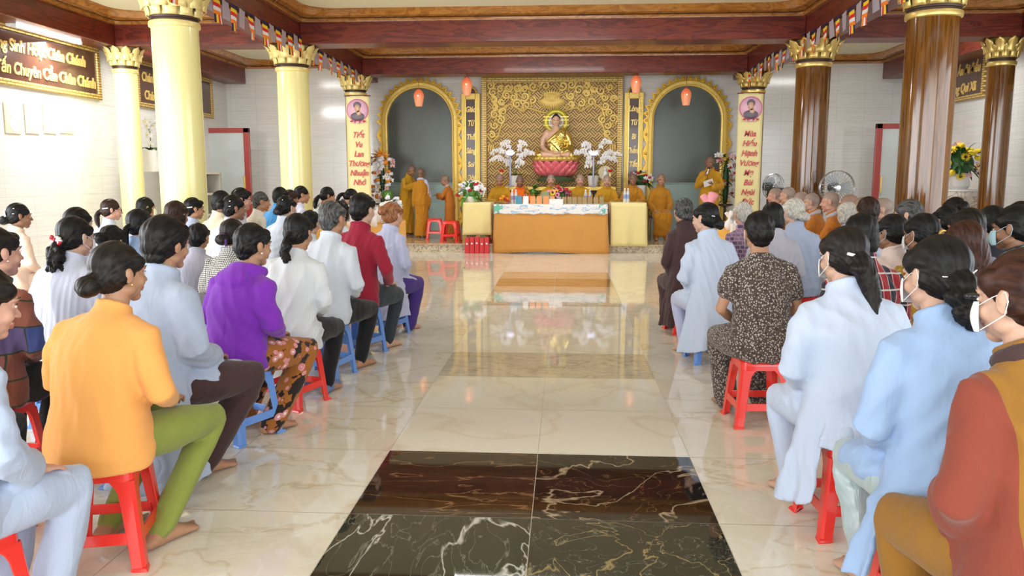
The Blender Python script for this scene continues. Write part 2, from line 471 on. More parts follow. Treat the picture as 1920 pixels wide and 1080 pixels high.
column(3.93, 13.4, .262, M_brcol, M_goldcap, 'glossy brown column beside the round fan')
column(3.90, 17.4, .23, M_brcol, M_goldcap, 'brown column carrying the right hanging banner', DZ)
column(-7.42, 13.4, .19, M_yel, M_yelcap, 'slim pale yellow column between the two wall boards on the left')
column(6.82, 13.4, .19, M_brcol, M_goldcap, 'slim brown column beside the yellow flowers on the right')

# ------------------------------------------------------------------ text
def text(name, body, size, m, parent=None, extrude=.004, shear=.25, align='CENTER', loc=(0, 0, 0), rot=(PI / 2, 0, 0), bold=.0, sx=1):
    c = bpy.data.curves.new(name, 'FONT')
    c.body = body; c.size = size; c.extrude = extrude; c.shear = shear; c.align_x = align; c.align_y = 'CENTER'; c.offset = bold; c.resolution_u = 4
    c.materials.append(m)
    tmp = bpy.data.objects.new('tmp', c)
    me = bpy.data.meshes.new_from_object(tmp); bpy.data.objects.remove(tmp)
    o = bpy.data.objects.new(name, me); COL.objects.link(o)
    o.location = loc; o.rotation_euler = rot; o.scale = (sx, 1, 1)
    if parent: o.parent = parent
    return o
M_letter = mat('raised gold lettering', (.88, .62, .20), .35, metal=.3)
def fret_frame(name, base, line):
    m, t, b, N, L = nt(name)
    tc = N.new('ShaderNodeTexCoord'); sp = N.new('ShaderNodeSeparateXYZ'); L.new(tc.outputs['Object'], sp.inputs[0])
    cb = N.new('ShaderNodeCombineXYZ'); L.new(sp.outputs['X'], cb.inputs['X']); L.new(sp.outputs['Z'], cb.inputs['Y'])
    br = N.new('ShaderNodeTexBrick'); L.new(cb.outputs[0], br.inputs['Vector']); br.offset = .5
    br.inputs['Color1'].default_value = (*base, 1); br.inputs['Color2'].default_value = (*base, 1); br.inputs['Mortar'].default_value = (*line, 1)
    br.inputs['Scale'].default_value = 1; br.inputs['Mortar Size'].default_value = .008; br.inputs['Brick Width'].default_value = .16; br.inputs['Row Height'].default_value = .042
    L.new(br.outputs['Color'], b.inputs['Base Color']); b.inputs['Roughness'].default_value = .35; b.inputs['Metallic'].default_value = .3
    return m
M_fret = fret_frame('gold fretwork frame', (.74, .52, .16), (.25, .15, .04))
def board(label, w, h, lines, loc, rz, size, xoff=0, extra=None):
    b = thing('calligraphy_board', label, 'wall board', loc, rz, 'carved calligraphy boards')
    fr = .09
    m = MB()
    for a, c in (((-w/2, -.05, -h/2), (w/2, 0, -h/2 + fr)), ((-w/2, -.05, h/2 - fr), (w/2, 0, h/2)), ((-w/2, -.05, -h/2 + fr), (-w/2 + fr, 0, h/2 - fr)), ((w/2 - fr, -.05, -h/2 + fr), (w/2, 0, h/2 - fr))):
        m.box(a, c)
    m.build('frame', M_fret, b, smooth=False, bevel=.006)
    m2 = MB(); m2.box((-w/2 + fr, -.025, -h/2 + fr), (w/2 - fr, 0, h/2 - fr))
    m2.build('panel', M_brownp, b, smooth=False)
    for i, (s, xx, zz) in enumerate(lines):
        text('lettering', s, size, M_letter, b, .008, .15, 'RIGHT' if extra == 'R' else 'LEFT', (xx, -.03, zz), bold=.007, sx=.82)
    return b
# left wall (faces +X): local +x runs toward the altar
board('long brown board with gold script under the left wall tube lamp', 3.9, .86,
      [('Mạng Sinh Hoạt Chân Chánh', 1.55, .14), ('Tinh Tấn Chuyên Cần Chân Chánh', 1.80, -.18)], (WL + .005, 11.45, 3.20), PI / 2, .235, extra='R')
board('brown gold-framed board half hidden behind the nearest yellow column', 3.2, .86,
      [('Chánh Ngữ, Chánh Nghiệp', -1.42, .13), ('Chánh Định, Chánh Mạng', -1.35, -.20)], (WL + .005, 16.17, 3.20), PI / 2, .235)
# right wall (faces -X): local +x runs toward the camera
board('brown board with gold script seen between the two brown columns on the right', 3.2, .86,
      [('Tứ Ân Đi Đầu', 1.42, .13), ('Vì Chúng Qui Xã', 1.30, -.2)], (WR - .005, 16.80, 3.33), -PI / 2, .235, extra='R')
board('gold-framed board cut by the right edge of the picture', 1.6, .86, [('Phật', 0, 0)], (WR - .005, 12.80, 3.30), -PI / 2, .30)

# tube lamps on the side walls
M_tube = mat('lit fluorescent tube', (1, 1, 1), .5, emit=(1, 1, 1), estr=14)
def tube_lamp(label, loc, rz, L_=1.2):
    t = thing('tube_lamp', label, 'lamp', loc, rz, 'fluorescent wall lamps')
    MB().box((-L_/2, -.09, -.05), (L_/2, 0, .03)).build('lamp_housing', M_white, t, bevel=.01)
    MB().chain([(-L_/2 + .03, -.11, -.03), (L_/2 - .03, -.11, -.03)], [.018, .018], 10).build('lamp_tube', M_tube, t)
    for s in (-1, 1): MB().box((s * (L_/2 - .02) - .015, -.14, -.06), (s * (L_/2 - .02) + .015, -.08, 0)).build('lamp_socket', M_white, t, bevel=.004)
tube_lamp('bright tube lamp glowing above the long board on the left wall', (WL + .06, 11.9, 3.63), PI / 2, 1.6)
tube_lamp('short bright tube lamp above the board on the right wall', (WR - .06, 15.9, 3.80), -PI / 2, .9)
area('left_wall_tube_light', (WL + .25, 11.9, 3.50), (WL + .35, 12.3, 1.2), 2.0, .12, 170)
area('right_wall_tube_light', (WR - .25, 15.9, 3.65), (WR - .6, 15.8, 1.2), 1.2, .12, 20)
# added ceiling fill lights, unseen behind the cross beams, to brighten altar and hall
def added_ceiling_light(x, y, w_, power, label):
    t = thing('added_ceiling_light', label, 'lamp', (x, y, ZC), 0, 'added white ceiling fill panels')
    MB().box((-w_/2, -.15, -.05), (w_/2, .15, 0)).build('lamp_housing', M_white, t, bevel=.01)
    MB().box((-w_/2 + .02, -.13, -.058), (w_/2 - .02, .13, -.05)).build('diffuser', mat('added fill diffuser', (1, 1, 1), .5, emit=(1, 1, 1), estr=3), t, smooth=False)
    area('added_ceiling_fill', (x, y, ZC - .07), (x, y + .5, 0), w_, .26, power, (1, .99, .96))
added_ceiling_light(-.3, 14.4, 2.4, 62, 'added white fill panel on the ceiling before the altar, hidden by the cross beam')
added_ceiling_light(-.3, 10.4, 2.4, 50, 'added white fill panel in the middle ceiling coffer, hidden above the frame')
added_ceiling_light(-6.1, 14.4, 1.6, 60, 'added white fill panel in the rear left ceiling coffer, hidden by the beam')
added_ceiling_light(5.6, 14.4, 1.6, 55, 'added white fill panel in the rear right ceiling coffer, hidden by the beam')
tube_lamp('bright tube lamp on the left wall above the half hidden board', (WL + .06, 15.9, 3.70), PI / 2, 1.2)

# ------------------------------------------------------------------ bunting (flags along the long beams)
M_fl = [mat('flag blue', (.012, .012, .06), .8), mat('flag yellow', (.95, .62, .02), .8), mat('flag red', (.72, .02, .02), .8), mat('flag white', (.85, .82, .82), .8), mat('flag orange', (.95, .24, .02), .8), mat('flag lilac back', (.42, .36, .42), .8)]
def flag_mesh(kind, seed):
    rnd = random.Random(seed)
    m = MB(); w = .25; h = .235
    a1, a2 = rnd.uniform(-.02, .02), rnd.uniform(-.015, .015)
    def wob(x, z): return .018 * math.sin(x * 18 + seed) * (-z / .3) + a1 * (-z / .2)
    if kind == 0:
        cs = [0, 1, 2, 3, 4]
        for i in range(5):
            z0, z1 = -h * i / 5, -h * (i + 1) / 5
            for j in range(4):
                x0, x1 = -w/2 + w * j / 4, -w/2 + w * (j + 1) / 4
                m.add([(x0, wob(x0, z0), z0), (x1, wob(x1, z0), z0), (x1, wob(x1, z1), z1), (x0, wob(x0, z1), z1)], [(0, 3, 2, 1)], cs[i])
        for j, c in enumerate([0, 1, 2, 3, 4]):       # the second tier of short upright strips
            x0, x1 = -w * .42 + w * .84 * j / 5, -w * .42 + w * .84 * (j + 1) / 5
            z0, z1 = -h, -h * 1.42
            m.add([(x0, wob(x0, z0), z0), (x1, wob(x1, z0), z0), (x1, wob(x1, z1), z1), (x0, wob(x0, z1), z1)], [(0, 3, 2, 1)], c)
    else:
        for i in range(4):
            z0, z1 = -h * i / 4, -h * (i + 1) / 4
            m.add([(-w/2, wob(-w/2, z0), z0), (w/2, wob(w/2, z0), z0), (w/2, wob(w/2, z1), z1), (-w/2, wob(-w/2, z1), z1)], [(0, 3, 2, 1)], 5)
    return m
FLAGS = [[], []]
def bunting(label, pts, spacing, outz):
    b = thing('flag_bunting', label, 'bunting', (0, 0, 0), 0, 'strings of striped flags')
    MB().chain(pts, [.006] * len(pts), 5, ref=(0, 0, 1)).build('cord', M_fl[0], b)
    P = [Vector(p) for p in pts]
    seg = [(P[i+1] - P[i]).length for i in range(len(P) - 1)]
    tot = sum(seg); n = int(tot / spacing)
    for k in range(n):
        d = (k + .5) * spacing; i = 0
        while i < len(seg) - 1 and d > seg[i]: d -= seg[i]; i += 1
        p = P[i].lerp(P[i+1], d / seg[i]); dr = P[i+1] - P[i]
        kind = 0 if k % 2 == 0 else 1
        pool = FLAGS[kind]
        if len(pool) < 5:
            o = flag_mesh(kind, len(pool) + 1).build('flag', M_fl, b, smooth=False, solid=.002); pool.append(o)
        else:
            o = random.Random(k * 7 + int(outz * 3)).choice(pool).copy(); COL.objects.link(o); o.parent = b
        o.location = p; o.rotation_euler = (0, 0, math.atan2(dr.y, dr.x) + outz)
random.seed(5)
lx, rx = -4.28, 3.66
def sagline(x, ys_, zs): return [(x, y, z) for y, z in zip(ys_, zs)]
bunting('string of striped Buddhist flags along the left beam', sagline(lx, [8.2, 9.2, 10.2, 11.4, 12.6, 13.1, 13.4, 14.2, 15.2, 16.2, 17.05], [3.70, 3.72, 3.68, 3.67, 3.69, 3.73, 3.70, 3.66, 3.66, 3.66, 3.62]), .265, .10)
bunting('string of striped Buddhist flags along the right beam', sagline(rx, [8.2, 9.2, 10.2, 11.4, 12.6, 13.4, 14.2, 15.2, 16.2, 17.05], [3.70, 3.72, 3.68, 3.64, 3.64, 3.70, 3.62, 3.68, 3.62, 3.60]), .265, -.10)
# ================================================================== PEOPLE: templates
def sstep(x, a, b):
    t = np.clip((x - a) / (b - a), 0, 1); return t * t * (3 - 2 * t)
def remesh(mb, voxel, smooth=4):
    me = bpy.data.meshes.new('t'); me.from_pydata(mb.v, [], mb.f); me.update()
    o = bpy.data.objects.new('t', me); COL.objects.link(o)
    m = o.modifiers.new('r', 'REMESH'); m.mode = 'VOXEL'; m.voxel_size = voxel; m.use_smooth_shade = True
    if smooth:
        m = o.modifiers.new('s', 'SMOOTH'); m.factor = .5; m.iterations = smooth
    dg = bpy.context.evaluated_depsgraph_get(); dg.update()
    r = bpy.data.meshes.new_from_object(o.evaluated_get(dg))
    bpy.data.objects.remove(o); bpy.data.meshes.remove(me)
    return r
def arrays(me):
    n = len(me.vertices); co = np.empty(n * 3, np.float32); me.vertices.foreach_get('co', co)
    nl = len(me.loops); lv = np.empty(nl, np.int32); me.loops.foreach_get('vertex_index', lv)
    npo = len(me.polygons); ls = np.empty(npo, np.int32); me.polygons.foreach_get('loop_start', ls)
    mi = np.empty(npo, np.int32); me.polygons.foreach_get('material_index', mi)
    return co.reshape(-1, 3), lv, ls, mi
def mb_arrays(mb):
    co = np.array(mb.v, np.float32)
    lv = np.array([i for f in mb.f for i in f], np.int32)
    ln = np.array([len(f) for f in mb.f], np.int32)
    ls = np.concatenate([[0], np.cumsum(ln)[:-1]]).astype(np.int32)
    return co, lv, ls, np.array(mb.m, np.int32)
def join(parts, name='tmpl'):
    """parts: (arrays, forced material index or None)"""
    C_, Lv, Ls, Mi = [], [], [], []; nv = nl = 0
    for (co, lv, ls, mi), f in parts:
        C_.append(co); Lv.append(lv + nv); Ls.append(ls + nl); Mi.append(mi if f is None else np.full(len(mi), f, np.int32))
        nv += len(co); nl += len(lv)
    co = np.concatenate(C_); lv = np.concatenate(Lv); ls = np.concatenate(Ls); mi = np.concatenate(Mi)
    me = bpy.data.meshes.new(name)
    me.vertices.add(len(co)); me.vertices.foreach_set('co', co.ravel())
    me.loops.add(len(lv)); me.loops.foreach_set('vertex_index', lv)
    me.polygons.add(len(ls)); me.polygons.foreach_set('loop_start', ls)
    me.polygons.foreach_set('material_index', mi)
    me.polygons.foreach_set('use_smooth', np.ones(len(ls), bool))
    a = me.attributes.new('rest', 'FLOAT_VECTOR', 'POINT'); a.data.foreach_set('vector', co.ravel())
    me.update(calc_edges=True); me.validate()
    return me

HC = np.array((0, .036, .707))         # head centre (seat level is z = 0)
def head_mb():
    m = MB(); h = HC
    def E(c, r, rot=None): m.ell(h + np.array(c), r, 20, rot=rot)
    E((0, -.014, .026), (.075, .092, .086)); E((0, .022, -.022), (.062, .064, .078)); E((0, .030, -.062), (.048, .048, .042))
    E((0, .062, -.092), (.024, .020, .018)); E((0, -.030, -.035), (.058, .060, .050))
    for s in (-1, 1):
        E((s * .036, .052, -.034), (.024, .026, .026)); E((s * .045, .005, -.065), (.018, .032, .024))
        m.chain([h + np.array(p) for p in ((s * .012, .081, .018), (s * .034, .078, .021), (s * .052, .062, .014))], [.008, .009, .008], 8)
        r = Matrix.Rotation(R_(-18 * s), 3, 'Z')
        E((s * .078, -.012, -.012), (.007, .018, .031), r); E((s * .083, -.018, -.006), (.006, .014, .022), r)
        E((s * .012, .091, -.032), (.008, .009, .007))
        E((s * .030, .068, -.004), (.015, .012, .011))
    m.chain([h + np.array(p) for p in ((0, .080, .014), (0, .089, -.010), (0, .101, -.029))], [.007, .008, .0105], 10)
    m.chain([h + np.array(p) for p in ((-.022, .079, -.057), (0, .088, -.054), (.022, .079, -.057))], [.005, .0075, .005], 8)
    m.chain([h + np.array(p) for p in ((-.019, .078, -.066), (0, .086, -.067), (.019, .078, -.066))], [.005, .008, .005], 8)
    m.chain([(0, .008, .52), (0, .012, .58), (0, .020, .63), (0, .026, .68)], [(.062, .056), (.052, .052), (.050, .050), (.052, .052)], 18)
    return m
def head_extra():
    m = MB(); h = HC
    for s in (-1, 1):
        m.ell(h + np.array((s * .031, .0745, -.004)), (.0125, .0085, .0060), 12, 1)
        m.ell(h + np.array((s * .031, .0805, -.004)), (.0055, .0032, .0052), 10, 2)
        m.chain([h + np.array(p) for p in ((s * .018, .0825, .003), (s * .031, .0845, .0065), (s * .044, .0775, .003))], [.0014] * 3, 5, 2)
        m.chain([h + np.array(p) for p in ((s * .014, .0875, .021), (s * .032, .0875, .027), (s * .050, .0745, .021))], [(.0025, .0022), (.0032, .0026), (.0018, .0015)], 6, 2)
    return m
def hand_mb(W, d, nrm, side, curl=.5):
    """palm, four unequal bent fingers and a thumb off the side of the palm; W wrist, d towards the fingers, nrm out of the back of the hand"""
    m = MB(); d = Vector(d).normalized(); nrm = Vector(nrm); nrm = (nrm - d * nrm.dot(d)).normalized(); t = d.cross(nrm) * side
    W = Vector(W)
    m.chain([W - d * .03, W + d * .01, W + d * .045, W + d * .085], [(.026, .021), (.028, .018), (.038, .015), (.038, .012)], 12, ref=tuple(t))
    for k, (o, L1) in enumerate(((-.029, .062), (-.010, .076), (.010, .072), (.028, .056))):
        p = W + d * (.088 - abs(o) * .12) + t * o; a = curl * .5; q = [p]
        for j in range(3):
            dd = d * math.cos(a) - nrm * math.sin(a); q.append(q[-1] + dd * L1 * (.45, .32, .25)[j]); a += curl * .75
        m.chain(q, [.0088, .0084, .0076, .0062], 8)
    q = [W + d * .022 - t * .024, W + d * .045 - t * .046 - nrm * .008, W + d * .070 - t * .052 - nrm * .018, W + d * .090 - t * .046 - nrm * .024]
    m.chain(q, [.014, .011, .0095, .007], 8)
    return m
def foot_mb(A, yaw=0, zf=-.41):
    m = MB(); A = Vector(A); d = Vector((-math.sin(yaw), math.cos(yaw), 0)); t = Vector((d.y, -d.x, 0))
    f = Vector((A.x, A.y, zf))
    m.chain([A + Vector((0, 0, .06)), A, f - d * .03 + Vector((0, 0, .035))], [.036, .034, .034], 12)
    m.chain([f - d * .045 + Vector((0, 0, .03)), f + d * .03 + Vector((0, 0, .042)), f + d * .10 + Vector((0, 0, .026)), f + d * .155 + Vector((0, 0, .016))], [(.03, .028), (.034, .042), (.040, .025), (.042, .014)], 14, ref=tuple(t))
    s = 1 if A.x > 0 else -1
    for k in range(5):
        o = (-.030 + .015 * k) * s
        p = f + d * (.165 - .008 * k) + t * o + Vector((0, 0, .012)); m.chain([p, p + d * .028], [.011 if k == 0 else .008, .009 if k == 0 else .0065], 8)
    return m
# arm poses: shoulder, elbow, wrist, finger direction, back-of-hand direction (person's right is +x)
def arms(pose):
    S = lambda s: (s * .162, .005, .470)
    lap = lambda s: (S(s), (s * .235, .03, .265), (s * .085, .245, .165), (-s * .5, .85, -.12), (s * .1, 0, 1), .55)
    if pose == 'lap': return {s: lap(s) for s in (-1, 1)}
    if pose == 'knee': return {-1: lap(-1), 1: (S(1), (.27, .02, .28), (.165, .215, .155), (-.15, .9, -.15), (0, .1, 1), .35)}
    if pose == 'knees': return {s: (S(s), (s * .25, .04, .27), (s * .15, .26, .15), (0, .95, -.1), (0, .1, 1), .35) for s in (-1, 1)}
    if pose == 'table': return {s: (S(s), (s * .24, .13, .30), (s * .07, .34, .27), (-s * .8, .5, 0), (0, .1, 1), .5) for s in (-1, 1)}
    if pose == 'mic': return {1: (S(1), (.25, .06, .27), (.09, .20, .47), (-.35, .15, .6), (.8, .5, -.1), 1.3), -1: (S(-1), (-.26, .05, .26), (-.06, .27, .31), (.8, .35, .1), (-.2, .4, -.9), .7)}
    if pose == 'adjust': return {1: (S(1), (.24, .14, .33), (.08, .33, .42), (-.6, .7, .1), (.2, -.2, 1), .6), -1: (S(-1), (-.24, .14, .33), (-.10, .33, .36), (.6, .7, .1), (-.2, -.2, 1), .6)}
    if pose == 'reach': return {1: (S(1), (.23, .12, .33), (.13, .34, .32), (-.2, .9, 0), (.2, 0, 1), .4), -1: (S(-1), (-.23, .14, .33), (-.13, .37, .36), (.1, .9, 0), (-.2, 0, 1), .4)}
    if pose == 'down': return {s: (S(s), (s * .225, -.005, .245), (s * .235, .04, .01), (0, .12, -1), (s, 0, 0), .5) for s in (-1, 1)}
    if pose == 'front': return {s: (S(s), (s * .24, .05, .26), (s * .05, .20, .26), (-s * .9, .3, -.1), (0, 1, .2), .5) for s in (-1, 1)}
def legs(stance):
    if stance == 'sit': return {s: [(s * .085, .0, .06), (s * .115, .22, .055), (s * .135, .415, .035), (s * .13, .405, -.06), (s * .12, .385, -.2), (s * .115, .37, -.34)] for s in (-1, 1)}
    return {s: [(s * .085, 0, -.02), (s * .09, .005, -.2), (s * .09, .01, -.36), (s * .09, .0, -.5), (s * .095, -.01, -.64), (s * .095, -.01, -.67)] for s in (-1, 1)}
_tm = {}
HEADS = {}
def body_tmpl(stance, pose, lod):
    key = ('body', stance, pose, lod)
    if key in _tm: return _tm[key]
    m = MB()
    m.chain([(0, -.005, .03), (0, -.005, .10), (0, 0, .22), (0, .005, .34), (0, .008, .44), (0, .005, .50), (0, .006, .54), (0, .010, .60)],
            [(.145, .115), (.155, .118), (.128, .100), (.140, .102), (.140, .098), (.100, .070), (.062, .054), (.053, .050)], 20)
    A = arms(pose)
    for s in (-1, 1):
        sh, el, wr, d, nr, cu = A[s]
        m.chain([(s * .08, .005, .466), (sh[0] * .96, sh[1], sh[2] - .012), tuple(np.array(sh) * .5 + np.array(el) * .5), el, tuple(np.array(el) * .5 + np.array(wr) * .5), wr], [.040, .042, .038, .034, .032, .025], 12)
        lg = legs(stance)[s]
        m.chain(lg, [.085, .078, .056, .052, .046, .034] if stance == 'sit' else [.085, .075, .055, .05, .036, .034], 12)
    v = (.013, .0042, .005, .007) if lod == 0 else (.017, .0065, .008, .009)
    parts = [(arrays(remesh(m, v[0], 4)), 0)]
    if lod not in HEADS:
        HEADS[lod] = arrays(remesh(head_mb(), v[1], 3 if lod == 0 else 2))
    hd = HEADS[lod]
    # lips by place, the shaved scalp by place
    co, lv, ls, mi = hd; mi = mi.copy()
    c = co[lv[ls]] - HC
    mi[(c[:, 1] > .074) & (c[:, 2] < -.0485) & (c[:, 2] > -.074) & (abs(c[:, 0]) < .024)] = 3
    scalp = (c[:, 2] > .052 - c[:, 1] * .15) | ((c[:, 1] < -.02) & (c[:, 2] > -.05)) | ((c[:, 1] < .02) & (c[:, 2] > .03))
    mi[scalp & (abs(c[:, 0]) < .081)] = 4
    parts.append(((co, lv, ls, mi), None)); parts.append((mb_arrays(head_extra()), None))
    zf = -.41 if stance == 'sit' else -.735
    for s in (-1, 1):
        sh, el, wr, d, nr, cu = A[s]
        parts.append((arrays(remesh(hand_mb(wr, d, nr, s, cu), v[2], 2)), 0))
        a = legs(stance)[s][-1]
        parts.append((arrays(remesh(foot_mb(a, -s * .12, zf), v[3], 2)), 0))
    _tm[key] = join(parts, 'body'); return _tm[key]

def flap_mb(a0, a1, length, rx=.215, ry=.185, seed=0, top=.06, flare=.09, yoff=-.01, front=False):
    """a hanging panel of a robe, thick cloth, angles from the back, + towards the person's right"""
    rx, ry, top = .206, .168, .13
    m = MB(); nu, nv = 30, 14; vs = []; rnd = random.Random(seed); ph = rnd.uniform(0, 6)
    for lay in (0, 1):
        for j in range(nv + 1):
            v = j / nv
            for i in range(nu + 1):
                u = i / nu; a = R_(a0 + (a1 - a0) * u)
                wv = .020 * v * math.sin(a * 7 + ph + v) + .010 * v * math.sin(a * 15 + ph * 2)
                r = 1 + (flare * v + wv - .020 * lay) / .2
                ln = length * (1 + .10 * math.sin(a * 2.3 + ph))
                vs.append((rx * r * math.sin(a), yoff - ry * r * math.cos(a), top - (ln + top) * v))
    n1 = (nu + 1) * (nv + 1); fs = []
    for j in range(nv):
        for i in range(nu):
            q = (j*(nu+1)+i, j*(nu+1)+i+1, (j+1)*(nu+1)+i+1, (j+1)*(nu+1)+i)
            fs.append(q); fs.append(tuple(n1 + k for k in reversed(q)))
    rim = [i for i in range(nu + 1)] + [(j + 1) * (nu + 1) + nu for j in range(nv)] + [nv * (nu + 1) + i for i in range(nu - 1, -1, -1)] + [j * (nu + 1) for j in range(nv - 1, 0, -1)]
    for k in range(len(rim)):
        a, b = rim[k], rim[(k + 1) % len(rim)]; fs.append((a, a + n1, b + n1, b))
    m.add(vs, fs); return m
def top_tmpl(stance, pose, style, lod, flaps=()):
    key = ('top', stance, pose, style, lod, flaps)
    if key in _tm: return _tm[key]
    m = MB(); A = arms(pose)
    robe = style.startswith('robe'); loose = .012 if robe else (.0 if style in ('knit', 'tee') else .007)
    k = loose
    st = [(-.010, -.012, .186, .150), (.05, -.014, .200, .158), (.13, -.010, .190, .148), (.22, -.004, .172, .132), (.32, .004, .176, .133), (.42, .008, .182, .130), (.46, .006, .162, .112), (.510, .006, .122, .088), (.548, .008, .082, .068), (.580, .012, .066, .062)]
    if style == 'knit': st[0] = (-.02, -.012, .195, .155); st[1] = (.04, -.014, .200, .160)
    if style == 'jacket': st[0] = (-.03, -.015, .215, .17); st[1] = (.05, -.014, .21, .162)
    m.chain([(0, y, z) for z, y, a, b in st], [(a + k, b + k) for z, y, a, b in st], 28, ends=False)
    for s in (-1, 1):
        sh, el, wr, d, nr, cu = A[s]; sh, el, wr = map(np.array, (sh, el, wr)); dn = wr - el; dn = dn / np.linalg.norm(dn)
        a0 = (s * .080, .006, .508)
        if style == 'tee':
            m.chain([a0, tuple(sh), tuple(sh * .55 + el * .45)], [.055, .066, .070], 16, ends=True)
        elif robe:
            wide = .085 if style in ('robe_wide', 'robe_long') else .062
            dr = np.array((0, 0, -.03 if wide > .07 else -.01))
            m.chain([a0, tuple(sh), tuple((sh + el) / 2), tuple(el + dr * .5), tuple((el + wr) / 2 + dr), tuple(wr - dn * .025 + dr)], [.048, .066, .066, .066, (.060, wide), (.052, wide * 1.1)], 18)
        else:
            q = .0 if style == 'knit' else .007
            m.chain([a0, tuple(sh), tuple((sh + el) / 2), tuple(el), tuple((el + wr) / 2), tuple(wr - dn * .012)], [.047, .060 + q, .058 + q, .052 + q, .044 + q, .036 + q], 16)
    # collar
    cr = {'hoodie': .034, 'robe': .013, 'robe_wide': .013, 'robe_long': .014}.get(style, .011 if style != 'tee' else .008)
    ring = []
    for i in range(13):
        a = 2 * PI * i / 12
        rx, ry = (.086, .080) if style == 'hoodie' else ((.062, .060) if style != 'tee' else (.078, .075))
        zz = .582 - .022 * math.sin(a) * (1 if style != 'hoodie' else .6) + (.01 if robe or style == 'shirt' else 0)
        ring.append((rx * math.cos(a), .012 + ry * math.sin(a), zz - (.018 if style == 'hoodie' else 0) - (.02 if style == 'tee' else 0)))
    if style != 'robe_none':
        m.chain(ring, [(cr, cr * (1.9 if robe or style == 'shirt' else 1))] * 13, 10, ref=(0, 0, 1), ends=False)
    if style == 'hoodie':
        m.ell((0, -.085, .505), (.115, .050, .062), 18)
        m.ell((0, -.075, .545), (.09, .042, .04), 18)
    if robe or style == 'jacket':
        if stance == 'sit':
            for s in (-1, 1):        # front of the robe over the lap
                m.chain([(s * .07, .02, .07), (s * .10, .2, .075), (s * .11, .36, .055)] if style != 'jacket' else [(s * .08, .0, .07), (s * .10, .1, .07)], [(.115, .095), (.11, .085), (.095, .075)][:3 if style != 'jacket' else 2], 16)
            if style in ('robe_long', 'robe_wide'):
                m.chain([(0, .36, .05), (0, .42, -.02), (0, .43, -.18), (0, .43, -.30)], [(.17, .06), (.19, .055), (.20, .045), (.21, .04)], 20)
        elif style == 'robe_long':
            m.chain([(0, -.01, .06), (0, -.005, -.1), (0, 0, -.3), (0, 0, -.5), (0, .0, -.685)], [(.205, .155), (.205, .165), (.21, .17), (.22, .175), (.235, .185)], 28, ends=False)
        else:
            m.chain([(0, -.01, .06), (0, -.005, -.1), (0, 0, -.3)], [(.20, .15), (.205, .155), (.21, .16)], 24, ends=False)
    for f in flaps: fm = flap_mb(*f); m.add(fm.v, fm.f)
    vx = .0095 if lod == 0 else .015
    parts = [(arrays(remesh(m, vx, 7 if lod == 0 else 4)), 0)]
    _tm[key] = join(parts, 'top'); return _tm[key]
def pants_tmpl(stance, style, lod):
    key = ('pants', stance, style, lod)
    if key in _tm: return _tm[key]
    m = MB(); lg = legs(stance); k = {'slim': .0, 'loose': .014, 'skirt': .01}[style]
    m.ell((0, -.012, .07), (.178, .145, .098), 22)
    for s in (-1, 1):
        p = lg[s][:6]
        r = [.098, .090 + k, .070 + k, .066 + k, .058 + k * 1.6, .050 + k * 2] if stance == 'sit' else [.098, .088 + k, .07 + k, .062 + k * 1.5, .055 + k * 2, .05 + k * 2]
        if stance == 'sit': r[-1] = .050 + k * 2
        m.chain(p, r, 16)
    if style == 'skirt' and stance == 'sit':
        m.chain([(0, .1, .06), (0, .36, .045), (0, .42, -.06), (0, .41, -.29)], [(.18, .09), (.2, .08), (.19, .06), (.18, .05)], 22)
    me = remesh(m, .0115 if lod == 0 else .016, 5); _tm[key] = join([(arrays(me), 0)], 'pants'); return _tm[key]
